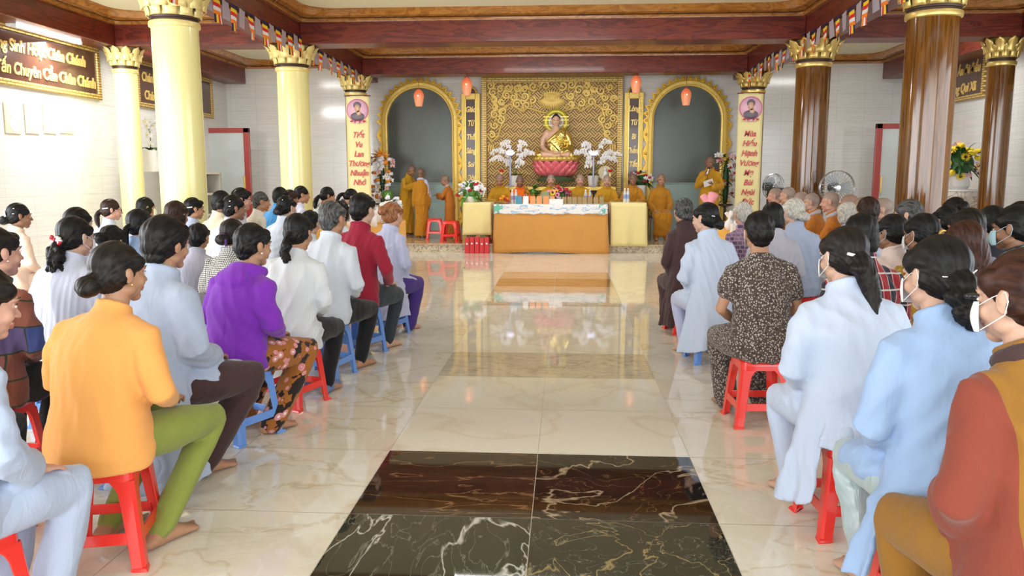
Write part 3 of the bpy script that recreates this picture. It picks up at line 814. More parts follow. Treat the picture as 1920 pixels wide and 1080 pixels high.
def hair_tmpl(style, lod):
    key = ('hair', style, lod)
    if key in _tm: return _tm[key]
    m = MB(); h = HC
    def E(c, r, rot=None): m.ell(h + np.array(c), r, 22, rot=rot)
    def Ch(pts, rr, n=14): m.chain([h + np.array(p) for p in pts], rr, n)
    short = style in ('short', 'short_thin', 'crop', 'thick')
    k = {'crop': .003, 'short_thin': .004, 'thick': .016, 'bob': .010}.get(style, .007)
    E((0, -.024, .034), (.078 + k, .090 + k, .083 + k))
    E((0, -.050, -.012), (.070 + k, .062 + k, .066 if short else .072))
    for s in (-1, 1):      # temples
        E((s * .050, .018, .040), (.030, .052, .040))
        if not short: E((s * .060, -.035, -.012), (.026, .045, .040))
        elif style != 'crop': E((s * .066, -.002, .018), (.016, .030, .030))
    if style in ('short', 'crop', 'short_thin', 'thick'): E((0, -.068, -.060), (.050, .030, .030))
    if style == 'thick': E((0, .045, .062), (.066, .050, .040)); E((0, -.075, -.065), (.064, .040, .035))
    if style == 'short': E((0, .045, .066), (.056, .044, .032))
    if style == 'bun_low': E((0, -.128, -.050), (.056, .044, .042)); E((.014, -.142, -.062), (.036, .034, .030)); E((0, -.095, -.03), (.05, .04, .04))
    if style == 'bun_roll': E((0, -.122, -.062), (.064, .036, .030)); E((.0, -.128, -.044), (.050, .034, .024)); E((0, -.10, -.03), (.055, .04, .05)); E((.03, -.118, -.075), (.03, .026, .022))
    if style == 'bun_high': E((0, -.130, .030), (.044, .040, .042)); E((-.012, -.142, .012), (.034, .03, .03))
    if style == 'bun_barrette': E((0, -.105, -.04), (.055, .045, .05)); Ch([(-.05, -.12, -.07), (0, -.14, -.078), (.05, -.12, -.07)], [.026, .034, .026]); E((0, -.13, -.115), (.052, .036, .042)); E((.02, -.13, -.14), (.032, .028, .03))
    if style == 'pony': Ch([(0, -.10, -.02), (0, -.135, -.035), (0, -.150, -.08), (0, -.142, -.15), (.005, -.130, -.205)], [.030, .022, .030, .027, .010])
    if style == 'pony_wavy': Ch([(0, -.10, -.03), (0, -.135, -.05), (.008, -.148, -.09), (-.008, -.146, -.135), (.010, -.138, -.18), (0, -.128, -.205)], [.034, .022, .036, .031, .028, .012])
    if style == 'curly_tail':
        rnd = random.Random(4); Ch([(0, -.10, -.03), (0, -.130, -.06), (0, -.140, -.12)], [.04, .03, .045])
        for i in range(46):
            z = -.075 - .13 * rnd.random(); a = rnd.uniform(0, 6.28); E((.052 * math.cos(a) * rnd.uniform(.5, 1), -.135 + .035 * math.sin(a), z), (.017, .017, .019))
    if style == 'bob':
        E((0, -.050, -.045), (.082, .066, .070)); 
        for s in (-1, 1): E((s * .068, -.010, -.030), (.024, .050, .065))
    if style == 'long':
        Ch([(0, -.05, .0), (0, -.085, -.08), (0, -.115, -.16), (0, -.130, -.25), (0, -.125, -.33)], [(.085, .07), (.085, .055), (.085, .038), (.072, .026), (.045, .014)], 22)
        for s in (-1, 1): E((s * .068, -.02, -.03), (.024, .045, .07))
    if style == 'half_long':
        E((0, -.105, -.035), (.05, .04, .05)); Ch([(.01, -.10, -.03), (.02, -.125, -.09), (.04, -.130, -.17), (.045, -.120, -.24)], [.045, .042, .034, .014]); E((-.005, -.125, -.055), (.06, .03, .026))
    me = remesh(m, (.0055 if lod == 0 else .008), 3)
    # strands: fine grooves that run back over the head
    co, lv, ls, mi = arrays(me)
    nr = np.empty(len(co) * 3, np.float32); me.vertices.foreach_get('normal', nr); nr = nr.reshape(-1, 3)
    q = co - HC.astype(np.float32)
    tail = np.clip((-q[:, 2] - .06) / .1, 0, 1) if style not in ('short', 'crop', 'thick', 'short_thin') else 0
    ang = np.arctan2(q[:, 0], q[:, 2] + .05 + .5 * np.clip(-q[:, 1], 0, .2))
    amp = .0016 if lod == 0 else .0022
    g = np.sin(ang * 31 + 3 * np.sin(q[:, 1] * 22)) * .6 + np.sin(ang * 17 + 2 + 2 * np.sin(q[:, 1] * 14)) * .7
    if style in ('curly_tail', 'pony_wavy', 'bun_barrette'): g = g + tail * 3.0 * np.sin(q[:, 0] * 210 + 2 * np.sin(q[:, 2] * 90)) * np.sin(q[:, 2] * 150 + 3)
    if style in ('short', 'thick'): g = g + .8 * np.sin(q[:, 0] * 160 + q[:, 2] * 60)
    co = co + nr * (amp * g)[:, None].astype(np.float32)
    _tm[key] = join([((co, lv, ls, mi), 0)], 'hair'); return _tm[key]

# ------------------------------------------------------------------ cloth, skin, hair materials
def rest_node(N):
    a = N.new('ShaderNodeAttribute'); a.attribute_name = 'rest'; return a
def cloth(name, c, pat=None, c2=(0, 0, 0), c3=(0, 0, 0), rough=.85, folds=.35, ps=1.0, sheen=.15, spec=.3):
    key = 'cloth ' + name
    if key in MATS: return MATS[key]
    m, t, b, N, L = nt(key); a = rest_node(N); V = a.outputs['Vector']
    b.inputs['Roughness'].default_value = rough; b.inputs['Sheen Weight'].default_value = sheen; b.inputs['Specular IOR Level'].default_value = spec
    sp = N.new('ShaderNodeSeparateXYZ'); L.new(V, sp.inputs[0])
    col = None
    def mix(f, A, B):
        x = N.new('ShaderNodeMix'); x.data_type = 'RGBA'; L.new(f, x.inputs['Factor'])
        for s_, v in (('A', A), ('B', B)):
            if isinstance(v, tuple): x.inputs[s_].default_value = (*v, 1)
            else: L.new(v, x.inputs[s_])
        return x.outputs['Result']
    def stripes(sock, freq, thr):
        w = N.new('ShaderNodeMath'); w.operation = 'MULTIPLY'; w.inputs[1].default_value = freq; L.new(sock, w.inputs[0])
        f = N.new('ShaderNodeMath'); f.operation = 'FRACT'; L.new(w.outputs[0], f.inputs[0])
        g = N.new('ShaderNodeMath'); g.operation = 'LESS_THAN'; g.inputs[1].default_value = thr; L.new(f.outputs[0], g.inputs[0]); return g.outputs[0]
    def thr(sock, v, op='GREATER_THAN'):
        g = N.new('ShaderNodeMath'); g.operation = op; g.inputs[1].default_value = v; L.new(sock, g.inputs[0]); return g.outputs[0]
    if pat == 'side':
        col = mix(thr(sp.outputs['X'], ps, 'LESS_THAN'), c, c2)
    elif pat == 'gingham':
        f1, f2 = stripes(sp.outputs['X'], 62 * ps, .5), stripes(sp.outputs['Z'], 62 * ps, .5)
        s_ = N.new('ShaderNodeMath'); s_.operation = 'ADD'; L.new(f1, s_.inputs[0]); L.new(f2, s_.inputs[1])
        h = N.new('ShaderNodeMath'); h.operation = 'MULTIPLY'; h.inputs[1].default_value = .5; L.new(s_.outputs[0], h.inputs[0]); col = mix(h.outputs[0], c, c2)
    elif pat == 'plaid':
        x = mix(stripes(sp.outputs['X'], 11, .45), c, c2); x = mix(stripes(sp.outputs['Z'], 12, .10), x, c3); col = mix(stripes(sp.outputs['X'], 22, .07), x, c3)
    elif pat == 'blocks':
        br = N.new('ShaderNodeTexBrick'); cb = N.new('ShaderNodeCombineXYZ'); L.new(sp.outputs['X'], cb.inputs['X']); L.new(sp.outputs['Z'], cb.inputs['Y']); L.new(cb.outputs[0], br.inputs['Vector'])
        br.inputs['Color1'].default_value = (*c, 1); br.inputs['Color2'].default_value = (*c2, 1); br.inputs['Mortar'].default_value = (*c3, 1)
        br.inputs['Scale'].default_value = 1; br.inputs['Mortar Size'].default_value = .004; br.inputs['Brick Width'].default_value = .05 * ps; br.inputs['Row Height'].default_value = .04 * ps; br.inputs['Bias'].default_value = 0; col = br.outputs['Color']
    elif pat in ('leaf', 'floral', 'brocade', 'dots'):
        vo = N.new('ShaderNodeTexVoronoi'); vo.inputs['Scale'].default_value = {'leaf': 88, 'floral': 17, 'brocade': 20, 'dots': 26}[pat] * ps; L.new(V, vo.inputs['Vector'])
        nz = N.new('ShaderNodeTexNoise'); nz.inputs['Scale'].default_value = {'leaf': 60, 'floral': 14, 'brocade': 30, 'dots': 5}[pat] * ps; nz.inputs['Detail'].default_value = 2; L.new(V, nz.inputs['Vector'])
        if pat == 'leaf':
            x = mix(thr(nz.outputs['Fac'], .55), c, c3); col = mix(thr(vo.outputs['Distance'], .36, 'LESS_THAN'), x, c2)
        elif pat == 'floral':
            x = mix(thr(nz.outputs['Fac'], .53), c, (.02, .012, .01)); x = mix(thr(vo.outputs['Distance'], .36, 'LESS_THAN'), x, c2); col = mix(thr(vo.outputs['Distance'], .16, 'LESS_THAN'), x, c3)
        elif pat == 'dots': col = mix(thr(vo.outputs['Distance'], .25, 'LESS_THAN'), c, c2)
        else: col = mix(thr(nz.outputs['Fac'], .5), c, c2)
    if col is None:
        nz = N.new('ShaderNodeTexNoise'); nz.inputs['Scale'].default_value = 3.5; L.new(V, nz.inputs['Vector'])
        col = mix(nz.outputs['Fac'], tuple(x * .94 for x in c), tuple(min(1, x * 1.05) for x in c))
    if isinstance(col, tuple): b.inputs['Base Color'].default_value = (*col, 1)
    else: L.new(col, b.inputs['Base Color'])
    # weave and small creases
    mp = N.new('ShaderNodeMapping'); mp.inputs['Scale'].default_value = (14, 14, 6); L.new(V, mp.inputs[0])
    n1 = N.new('ShaderNodeTexNoise'); n1.inputs['Scale'].default_value = 1; n1.inputs['Detail'].default_value = 3; n1.inputs['Distortion'].default_value = .8; L.new(mp.outputs[0], n1.inputs['Vector'])
    b1 = N.new('ShaderNodeBump'); b1.inputs['Strength'].default_value = folds; b1.inputs['Distance'].default_value = .02; L.new(n1.outputs['Fac'], b1.inputs['Height'])
    L.new(b1.outputs['Normal'], b.inputs['Normal'])
    MATS[key] = m; return m
def hairmat(name, c, c2, rough=.46):
    key = 'hair ' + name
    if key in MATS: return MATS[key]
    m, t, b, N, L = nt(key); a = rest_node(N)
    mp = N.new('ShaderNodeMapping'); mp.inputs['Scale'].default_value = (150, 14, 30); L.new(a.outputs['Vector'], mp.inputs[0])
    n1 = N.new('ShaderNodeTexNoise'); n1.inputs['Scale'].default_value = 1; n1.inputs['Detail'].default_value = 2; L.new(mp.outputs[0], n1.inputs['Vector'])
    r = ramp(N, [(.35, c), (.65, c2)]); L.new(n1.outputs['Fac'], r.inputs['Fac']); L.new(r.outputs['Color'], b.inputs['Base Color'])
    b1 = N.new('ShaderNodeBump'); b1.inputs['Strength'].default_value = .5; b1.inputs['Distance'].default_value = .003; L.new(n1.outputs['Fac'], b1.inputs['Height']); L.new(b1.outputs['Normal'], b.inputs['Normal'])
    b.inputs['Roughness'].default_value = rough; b.inputs['Specular IOR Level'].default_value = .22
    MATS[key] = m; return m
HM = {'black': hairmat('black', (.003, .003, .003), (.010, .009, .009)), 'soft': hairmat('soft black', (.005, .004, .004), (.018, .013, .011)),
      'brown': hairmat('dark brown', (.014, .007, .005), (.040, .020, .013)), 'red': hairmat('copper', (.16, .055, .02), (.36, .16, .07), .4),
      'reddish': hairmat('reddish brown', (.020, .006, .004), (.055, .020, .012)), 'grey': hairmat('grey', (.06, .06, .06), (.22, .21, .20), .4),
      'white': hairmat('silver', (.34, .32, .28), (.62, .60, .54), .45), 'greyblack': hairmat('grey black', (.015, .015, .015), (.11, .11, .11), .4)}
SK = [mat('skin light', (.56, .345, .25), .5, spec=.35, sheen=.05, vary=.07, vscale=18), mat('skin tan', (.42, .225, .135), .48, spec=.35, vary=.07, vscale=18),
      mat('skin brown', (.28, .14, .08), .48, spec=.4, vary=.07, vscale=18), mat('skin rosy', (.58, .32, .24), .5, spec=.35, vary=.07, vscale=18)]
LIP = mat('lips', (.42, .13, .11), .4); EYE = mat('eye white', (.78, .76, .72), .3); DARK = mat('iris and brow', (.018, .012, .010), .4)
STB = [mat('shaved scalp light', (.30, .22, .18), .5), mat('shaved scalp tan', (.27, .17, .12), .5), mat('shaved scalp brown', (.17, .10, .07), .5), mat('shaved scalp rosy', (.30, .21, .17), .5)]

# ------------------------------------------------------------------ posing
def deform(co, P):
    """turn the head, round the back, lean, scale; co in template space (seat level z = 0)"""
    c = co.astype(np.float64).copy()
    yaw, pit, roll = [R_(a) for a in P['head']]
    w = P.get('w', 1.0) * .84
    wz = 1 + (w - 1) * (1 - sstep(c[:, 2], .50, .60))
    c[:, 0] *= wz; c[:, 1] *= 1 + (wz - 1) * .8
    piv = np.array((0, .012, .60)); k = sstep(c[:, 2], .555, .640)
    if P.get('_hair'): k = np.maximum(k, sstep(c[:, 2], .42, .56))
    d = c - piv
    a = pit * k; ca, sa = np.cos(a), np.sin(a)
    y = d[:, 1] * ca - d[:, 2] * sa; z = d[:, 1] * sa + d[:, 2] * ca; d[:, 1], d[:, 2] = y, z
    a = roll * k; ca, sa = np.cos(a), np.sin(a)
    x = d[:, 0] * ca - d[:, 2] * sa; z = d[:, 0] * sa + d[:, 2] * ca; d[:, 0], d[:, 2] = x, z
    a = yaw * k; ca, sa = np.cos(a), np.sin(a)
    x = d[:, 0] * ca - d[:, 1] * sa; y = d[:, 0] * sa + d[:, 1] * ca; d[:, 0], d[:, 1] = x, y
    c = d + piv
    # head size kept adult even when the torso is scaled
    hs = P.get('hs', 1.0)
    if hs != 1:
        p2 = np.array((0, .012, .615)); c = np.where((k > 0)[:, None], p2 + (c - p2) * (1 + (hs - 1) * k)[:, None], c)
    ln = R_(P.get('lean', 6)); hu = R_(P.get('hunch', 8))
    a = -(ln * sstep(c[:, 2], .0, .35) + hu * sstep(c[:, 2], .30, .62)); piv = np.array((0, 0, .10))
    a = a * np.where(c[:, 2] > .0, 1, 0)
    d = c - piv; ca, sa = np.cos(a), np.sin(a)
    y = d[:, 1] * ca - d[:, 2] * sa; z = d[:, 1] * sa + d[:, 2] * ca; d[:, 1], d[:, 2] = y, z
    c = d + piv
    s = P['s']
    if P['stance'] == 'sit':
        tk = P.get('tuck', .09)
        c[:, 1] -= tk * np.clip((.03 - c[:, 2]) / .40, 0, 1) * sstep(c[:, 1], .05, .22)
        fl = P.get('seat', .41) / .41
        c[:, 0] *= s; c[:, 1] *= s; c[:, 2] *= np.where(c[:, 2] > 0, s, fl)
    else: c *= s
    return c
def wrinkle(co, nr, seed, amp):
    r = np.random.RandomState(seed); c = co.astype(np.float64); d = np.zeros(len(c))
    for i in range(5):
        f = (26, 38, 55, 75, 18)[i]; th = r.uniform(-.9, .9) + (0 if i % 2 else 1.1)
        kx, kz, ky = f * math.cos(th), f * math.sin(th) * .6, f * r.uniform(-.5, .5)
        q = r.uniform(-9, 9, 3); ph = r.uniform(0, 6, 2)
        w = np.sin(c[:, 0]*kx + c[:, 1]*ky + c[:, 2]*kz + ph[0] + 1.6 * np.sin(c @ q + ph[1]))
        mask = .5 + .5 * np.sin(c @ r.uniform(-11, 11, 3) + ph[1])
        d += (1 - np.abs(w) * 2) * mask / (1, 1.4, 2, 3, 1.2)[i]
    return d * amp
def skinned(tm, mats, P, name, parent, zoff, seed=None, amp=0, hair=False):
    me = tm.copy(); me.name = name
    for m in mats: me.materials.append(m)
    n = len(me.vertices); co = np.empty(n * 3, np.float32); me.vertices.foreach_get('co', co); co = co.reshape(-1, 3)
    if amp:
        nr = np.empty(n * 3, np.float32); me.vertices.foreach_get('normal', nr); nr = nr.reshape(-1, 3)
        fall = 1 - .6 * sstep(co[:, 2], .45, .58)
        co = co + nr * (wrinkle(co, nr, seed, amp) * fall)[:, None]
    if hair: P = dict(P, _hair=True)
    c = deform(co, P); c[:, 2] += zoff
    me.vertices.foreach_set('co', c.astype(np.float32).ravel()); me.update()
    o = bpy.data.objects.new(name, me); COL.objects.link(o); o.parent = parent
    return o
def head_item(mb, name, m, P, parent, zoff, lod=0):
    return skinned(join([(mb_arrays(mb), None)], name), m if isinstance(m, list) else [m], P, name, parent, zoff, hair=True)

# ------------------------------------------------------------------ stools
def stool_parts():
    """square moulded stool: top with aprons, four corner legs with flared feet, four low rails"""
    H = .40; t = .135; bt = .172
    def hw(z): return bt + (t - bt) * z / H
    seat = MB()
    n = 6
    def rr(h, r, z):
        return [(cx * (h - r) + r * math.cos(R_(a0 + 90 * k / n)), cy * (h - r) + r * math.sin(R_(a0 + 90 * k / n)), z) for cx, cy, a0 in ((1, 1, 0), (-1, 1, 90), (-1, -1, 180), (1, -1, 270)) for k in range(n + 1)]
    lay = [rr(.020, .018, H - .012), rr(.022, .019, H - .004), rr(t - .03, .02, H - .003), rr(t - .012, .028, H), rr(t, .03, H - .008), rr(t + .003, .032, H - .03), rr(t + .005, .032, H - .055), rr(t - .003, .03, H - .055), rr(t - .005, .028, H - .012)]
    k = len(lay[0]); vs = [p for l in lay for p in l]; fs = []
    for i in range(len(lay) - 1):
        for j in range(k): fs.append((i*k+j, i*k+(j+1) % k, (i+1)*k+(j+1) % k, (i+1)*k+j))
    seat.add(vs, fs)
    leg = MB()
    def L(z, wd, th=.006):
        h = hw(z); return [(h, h - wd, z), (h, h - .012, z), (h - .012, h, z), (h - wd, h, z), (h - wd, h - th, z), (h - .014, h - th, z), (h - th, h - .014, z), (h - th, h - wd, z)]
    zs = [(H - .052, .090), (H - .075, .072), (H - .10, .062), (.25, .058), (.10, .052), (.02, .050), (.0, .056)]
    vs = [p for z, w in zs for p in L(z, w)]; fs = [tuple(range(8))]
    for i in range(len(zs) - 1):
        for j in range(8): fs.append((i*8+j, (i+1)*8+j, (i+1)*8+(j+1) % 8, i*8+(j+1) % 8))
    fs.append(tuple(reversed(range((len(zs)-1)*8, len(zs)*8)))); leg.add(vs, fs)
    h0 = hw(0); leg.hexa([(h0 + .004, h0 - .05, 0), (h0 + .012, h0 + .012, 0), (h0 - .05, h0 + .004, 0), (h0 - .05, h0 - .008, 0)], [(h0, h0 - .05, .014), (h0 + .002, h0 + .002, .014), (h0 - .05, h0, .014), (h0 - .05, h0 - .008, .014)])
    rail = MB()
    z0, z1 = .105, .150; a, b = hw(z0), hw(z1)
    rail.hexa([(-a + .04, a - .010, z0), (a - .04, a - .010, z0), (a - .04, a - .002, z0), (-a + .04, a - .002, z0)], [(-b + .04, b - .010, z1), (b - .04, b - .010, z1), (b - .04, b - .002, z1), (-b + .04, b - .002, z1)])
    return seat, leg, rail
SC = {'red': mat('red stool plastic', (.80, .035, .025), .22, coat=.3), 'blue': mat('blue stool plastic', (.13, .30, .74), .28, coat=.2), 'darkred': mat('dark red stool plastic', (.42, .02, .04), .25, coat=.3)}
_st = {}
def stool(color, x, y, rz, label, sc=1.0, z=0):
    if color not in _st:
        t = thing('plastic_stool', label, 'stool')
        a, b, c = stool_parts(); m = SC[color]
        a.build('seat', m, t, angle=50)
        l0 = b.build('leg', m, t, bevel=.003, angle=30); r0 = c.build('rail', m, t, smooth=False, bevel=.003)
        for k in (1, 2, 3):
            for q in (l0, r0):
                d = q.copy(); COL.objects.link(d); d.parent = t; d.rotation_euler = (0, 0, k * PI / 2)
        _st[color] = t
    else: t = copy_tree(_st[color])
    t['label'] = label; t['group'] = color + ' plastic stools'
    t.location = (x, y, z); t.rotation_euler = (0, 0, rz); t.scale = (sc, sc, sc)
    return t

# ------------------------------------------------------------------ one person
M_mask = mat('white face mask', (.85, .86, .88), .8); M_maskb = mat('pale blue face mask', (.42, .66, .78), .8)
LOGP = []
def mask_mb():
    m = MB(); h = HC
    def fn(u, v):
        a = (u - .5) * 2.5; z = -.085 + .075 * v; ry = .062 + .004 * math.sin(PI * v)
        return h + np.array((.067 * math.sin(a), .038 + ry * math.cos(a) + .012 * (1 - abs(a) / 1.25) * math.sin(PI * v), z))
    m.grid(fn, 14, 6)
    for s in (-1, 1):
        m.chain([h + np.array(p) for p in ((s * .064, .056, -.018), (s * .078, .015, .000), (s * .087, -.022, .012), (s * .088, -.030, -.010), (s * .082, -.018, -.042), (s * .064, .054, -.080))], [.0013] * 6, 6)
    return m
def acc_mb(kind):
    m = MB(); h = HC
    P = lambda *p: h + np.array(p)
    if kind == 'bar_r': m.chain([P(.055, -.098, .004), P(.075, -.075, .008), P(.085, -.05, .012)], [(.004, .006)] * 3, 8)
    elif kind == 'bar_l': m.chain([P(-.055, -.104, .004), P(-.020, -.118, -.006)], [(.004, .007)] * 2, 8)
    elif kind == 'bars': m.chain([P(-.02, -.118, .052), P(.08, -.062, .060)], [.0032] * 2, 6); m.chain([P(-.065, -.085, .02), P(.0, -.119, .012), P(.084, -.062, .012)], [.0032] * 3, 6)
    elif kind == 'barrette': m.chain([P(-.045, -.172, -.068), P(0, -.182, -.070), P(.045, -.172, -.068)], [(.012, .020)] * 3, 12, ref=(0, 0, 1))
    elif kind == 'thin': m.chain([P(-.06, -.096, -.01), P(0, -.122, -.012), P(.065, -.094, .012)], [.003] * 3, 6)
    elif kind == 'flower':
        rnd = random.Random(2)
        for i in range(16):
            a = rnd.uniform(0, 6.28); r = rnd.uniform(0, .05); m.ell(P(r * math.cos(a), -.142 + .006 * rnd.random(), -.030 + r * .6 * math.sin(a)), .0115, 8, i % 2)
    elif kind == 'claw': 
        for q in (-.02, .02): m.chain([P(q, -.125, .05), P(q * .8, -.140, .02), P(q * .7, -.135, -.015)], [.005] * 3, 6)
        m.chain([P(-.02, -.137, .02), P(.02, -.137, .02)], [.004] * 2, 6)
    elif kind == 'triangle': m.hexa([P(-.035, -.128, -.01), P(.035, -.124, -.01), P(.035, -.118, -.01), P(-.035, -.122, -.01)], [P(-.012, -.135, .045), P(.010, -.134, .045), P(.010, -.126, .045), P(-.012, -.127, .045)]); m.box(P(-.04, -.132, -.018), P(.04, -.118, -.008))
    elif kind == 'hoop': m.chain([P(.030 * math.cos(a), -.150, -.02 + .030 * math.sin(a)) for a in np.linspace(.6, 5.6, 14)], [.007] * 14, 8, ref=(0, 1, 0))
    elif kind == 'scrunchie':
        m.chain([P(.030 * math.cos(a), -.130, -.035 + .022 * math.sin(a)) for a in np.linspace(0, 6.28, 14)], [.010] * 14, 8, ref=(0, 1, 0)); m.chain([P(.02, -.145, -.03), P(.045, -.150, -.06), P(.05, -.145, -.10)], [.008, .010, .006], 8)
    elif kind == 'dot': m.ell(P(.03, -.098, .065), (.012, .006, .007), 10)
    elif kind == 'earring':
        m.ell(P(.088, -.006, -.046), .0055, 8)
    elif kind == 'glasses':
        for s in (-1, 1):
            m.chain([P(s * .032 + .021 * math.cos(a), .094 - .1 * abs(.021 * math.cos(a)), -.004 + .017 * math.sin(a)) for a in np.linspace(0, 6.28, 13)], [.0022] * 13, 6, ref=(0, 1, 0), ends=False)
            m.chain([P(s * .053, .088, .002), P(s * .074, .04, .004), P(s * .080, -.01, .004)], [.002] * 3, 6)
        m.chain([P(-.011, .094, 0), P(.011, .094, 0)], [.002] * 2, 6)
    return m
def person(label, px, top, Y, rot=0, g=('shirt', None), pants=None, hair=('bun_low', 'black'), skin=1, pose='lap', head=(0, 0, 0), lean=6, hunch=8, w=1.0,
           stance='sit', stool_c=None, lod=1, flaps=(), mask=None, acc=(), amp=None, s=None, zf=0, seat=.41, shoes=None, who=None, hs=None, stool_rot=None, collar=None, X=None, amp2=.003, stool_off=(0, 0), sash=None, tuck=.09):
    P = dict(head=head, lean=lean * .5 - 1.5 if stance == 'sit' else lean, hunch=hunch * .75, tuck=tuck, w=w, stance=stance, s=1.0, seat=seat)
    rz = R_(rot)
    tgt = at(px, top, Y)
    base = seat if stance == 'sit' else .735
    for it in range(2):
        ht = deform(np.array([HC + np.array((0, -.01, .116)), HC]), P)
        if s is None:
            P['s'] = P['s'] * ((tgt.z - zf - (seat if stance == 'sit' else 0)) / (ht[0, 2] + (0 if stance == 'sit' else .735 * P['s'])))
        else: P['s'] = s
    P['s'] = min(1.16, max(.72, P['s']))
    P['hs'] = hs if hs else min(1.3, max(.98, 1.04 / P['s'] ** .8))
    hc = deform(np.array([HC]), P)[0]
    hx, hy = hc[0] * math.cos(rz) - hc[1] * math.sin(rz), hc[0] * math.sin(rz) + hc[1] * math.cos(rz)
    loc = (tgt.x - hx, Y - hy, zf)
    LOGP.append((label[:40], round(P['s'], 2), [round(v, 2) for v in loc]))
    r = thing('person', label, 'person', loc, rz)
    zo = seat if stance == 'sit' else .735 * P['s']
    seed = len(LOGP)
    skinned(body_tmpl(stance, pose, lod), [SK[skin], EYE, DARK, LIP, STB[skin] if hair is None else SK[skin]], P, 'body', r, zo)
    if pants: skinned(pants_tmpl(stance, pants[0], lod), [pants[1]], P, 'trousers' if pants[0] != 'skirt' else 'skirt', r, zo, seed + 50, amp2)
    nm = {'robe': 'robe', 'robe_wide': 'robe', 'robe_long': 'robe', 'knit': 'sweater', 'hoodie': 'hooded_jacket', 'jacket': 'jacket', 'tee': 'blouse', 'shirt': 'shirt'}[g[0]]
    skinned(top_tmpl(stance, pose, g[0], lod, tuple(flaps)), [g[1]], P, nm, r, zo, seed, amp if amp is not None else (.0068 if g[0] != 'knit' else .0035))
    if hair: skinned(hair_tmpl(hair[0], lod), [HM[hair[1]]], P, 'hair', r, zo, hair=True)
    if mask: head_item(mask_mb(), 'face_mask', M_mask if mask == 'w' else M_maskb, P, r, zo)
    for kind, m in acc: head_item(acc_mb(kind), {'earring': 'earrings', 'glasses': 'glasses'}.get(kind, 'hair_clip' if kind != 'scrunchie' else 'hair_scrunchie'), m, P, r, zo)
    if collar:
        ring = [(.076 * math.cos(a), .012 + .070 * math.sin(a), .560 - .030 * math.sin(a)) for a in np.linspace(0, 2 * PI, 15)]
        mb = MB().chain(ring, [(.026, .020)] * 15, 10, ref=(0, 0, 1), ends=False)
        skinned(join([(mb_arrays(mb), None)], 'collar'), [collar], P, 'collar', r, zo)
    if sash:
        mb = MB(); pts = sash[1]; mb.chain(pts, [sash[2]] * len(pts), 10, ref=(0, 1, 0)); skinned(join([(mb_arrays(mb), None)], 'sash'), [sash[0]], P, sash[3] if len(sash) > 3 else 'shoulder_cloth', r, zo)
    if shoes:
        mb = MB()
        for s_ in (-1, 1): 
            a = legs(stance)[s_][-1]; mb.chain([(a[0], a[1] - .03, -.372), (a[0], a[1] + .07, -.372), (a[0], a[1] + .17, -.382)], [(.040, .036), (.042, .036), (.036, .024)], 12)
        skinned(join([(mb_arrays(mb), None)], 'slippers'), [shoes], P, 'slippers', r, zo)
    if stool_c:
        sx, sy = stool_off
        c, s_ = math.cos(rz), math.sin(rz)
        stool(stool_c, loc[0] + sx * c - sy * s_, loc[1] + sx * s_ + sy * c, rz if stool_rot is None else R_(stool_rot), '%s plastic stool under the %s' % (stool_c.replace('dark', 'dark '), who or label), (seat - .005) / .40)
    return r
# ================================================================== PEOPLE: the congregation
BL = cloth('pale grey blue robe', (.39, .46, .61)); BL2 = cloth('light blue robe', (.32, .46, .72)); LIL = cloth('pale lilac robe', (.47, .49, .68)); WHB = cloth('bluish white', (.54, .58, .72)); PBW = cloth('pale blue white', (.50, .58, .74)); GREYL = cloth('grey lilac', (.42, .42, .50))
ORG = cloth('orange knit', (.80, .37, .10), folds=.15); PUR = cloth('purple hoodie fabric', (.19, .025, .42)); WTW = cloth('white tweed', (.56, .59, .63), 'gingham', (.66, .69, .73), ps=2.2); WHT = cloth('white shirt cotton', (.56, .61, .69)); RED = cloth('maroon shirt', (.30, .012, .035))
GREENP = cloth('olive green cotton', (.22, .26, .05)); BRNP = cloth('dark brown cotton', (.055, .028, .028)); BLKP = cloth('black cotton', (.008, .008, .010), folds=.2); SLATE = cloth('dark slate denim', (.028, .038, .048)); VIO = cloth('violet cotton', (.06, .03, .20))
FLO = cloth('brown floral', (.32, .11, .02), 'floral', (.62, .25, .26), (.8, .72, .62)); LEAF = cloth('brown leaf print', (.075, .056, .048), 'leaf', (.42, .38, .33), (.045, .032, .026)); PINKP = cloth('pink dotted', (.45, .08, .11), 'dots', (.72, .6, .55))
SATIN = cloth('pale satin', (.42, .52, .54), rough=.28, folds=.8, spec=.6)
A = person
W_CLIP, RD, BLKC, GOLDC, GRN = M_white, mat('red gem', (.55, .03, .06), .2), mat('black clip plastic', (.02, .02, .02), .25), mat('golden clip', (.75, .5, .12), .25, metal=.7), mat('glowing green clip stone', (.2, .8, .45), .2)
M_silver = mat('silver clip', (.8, .8, .82), .2, metal=.9)
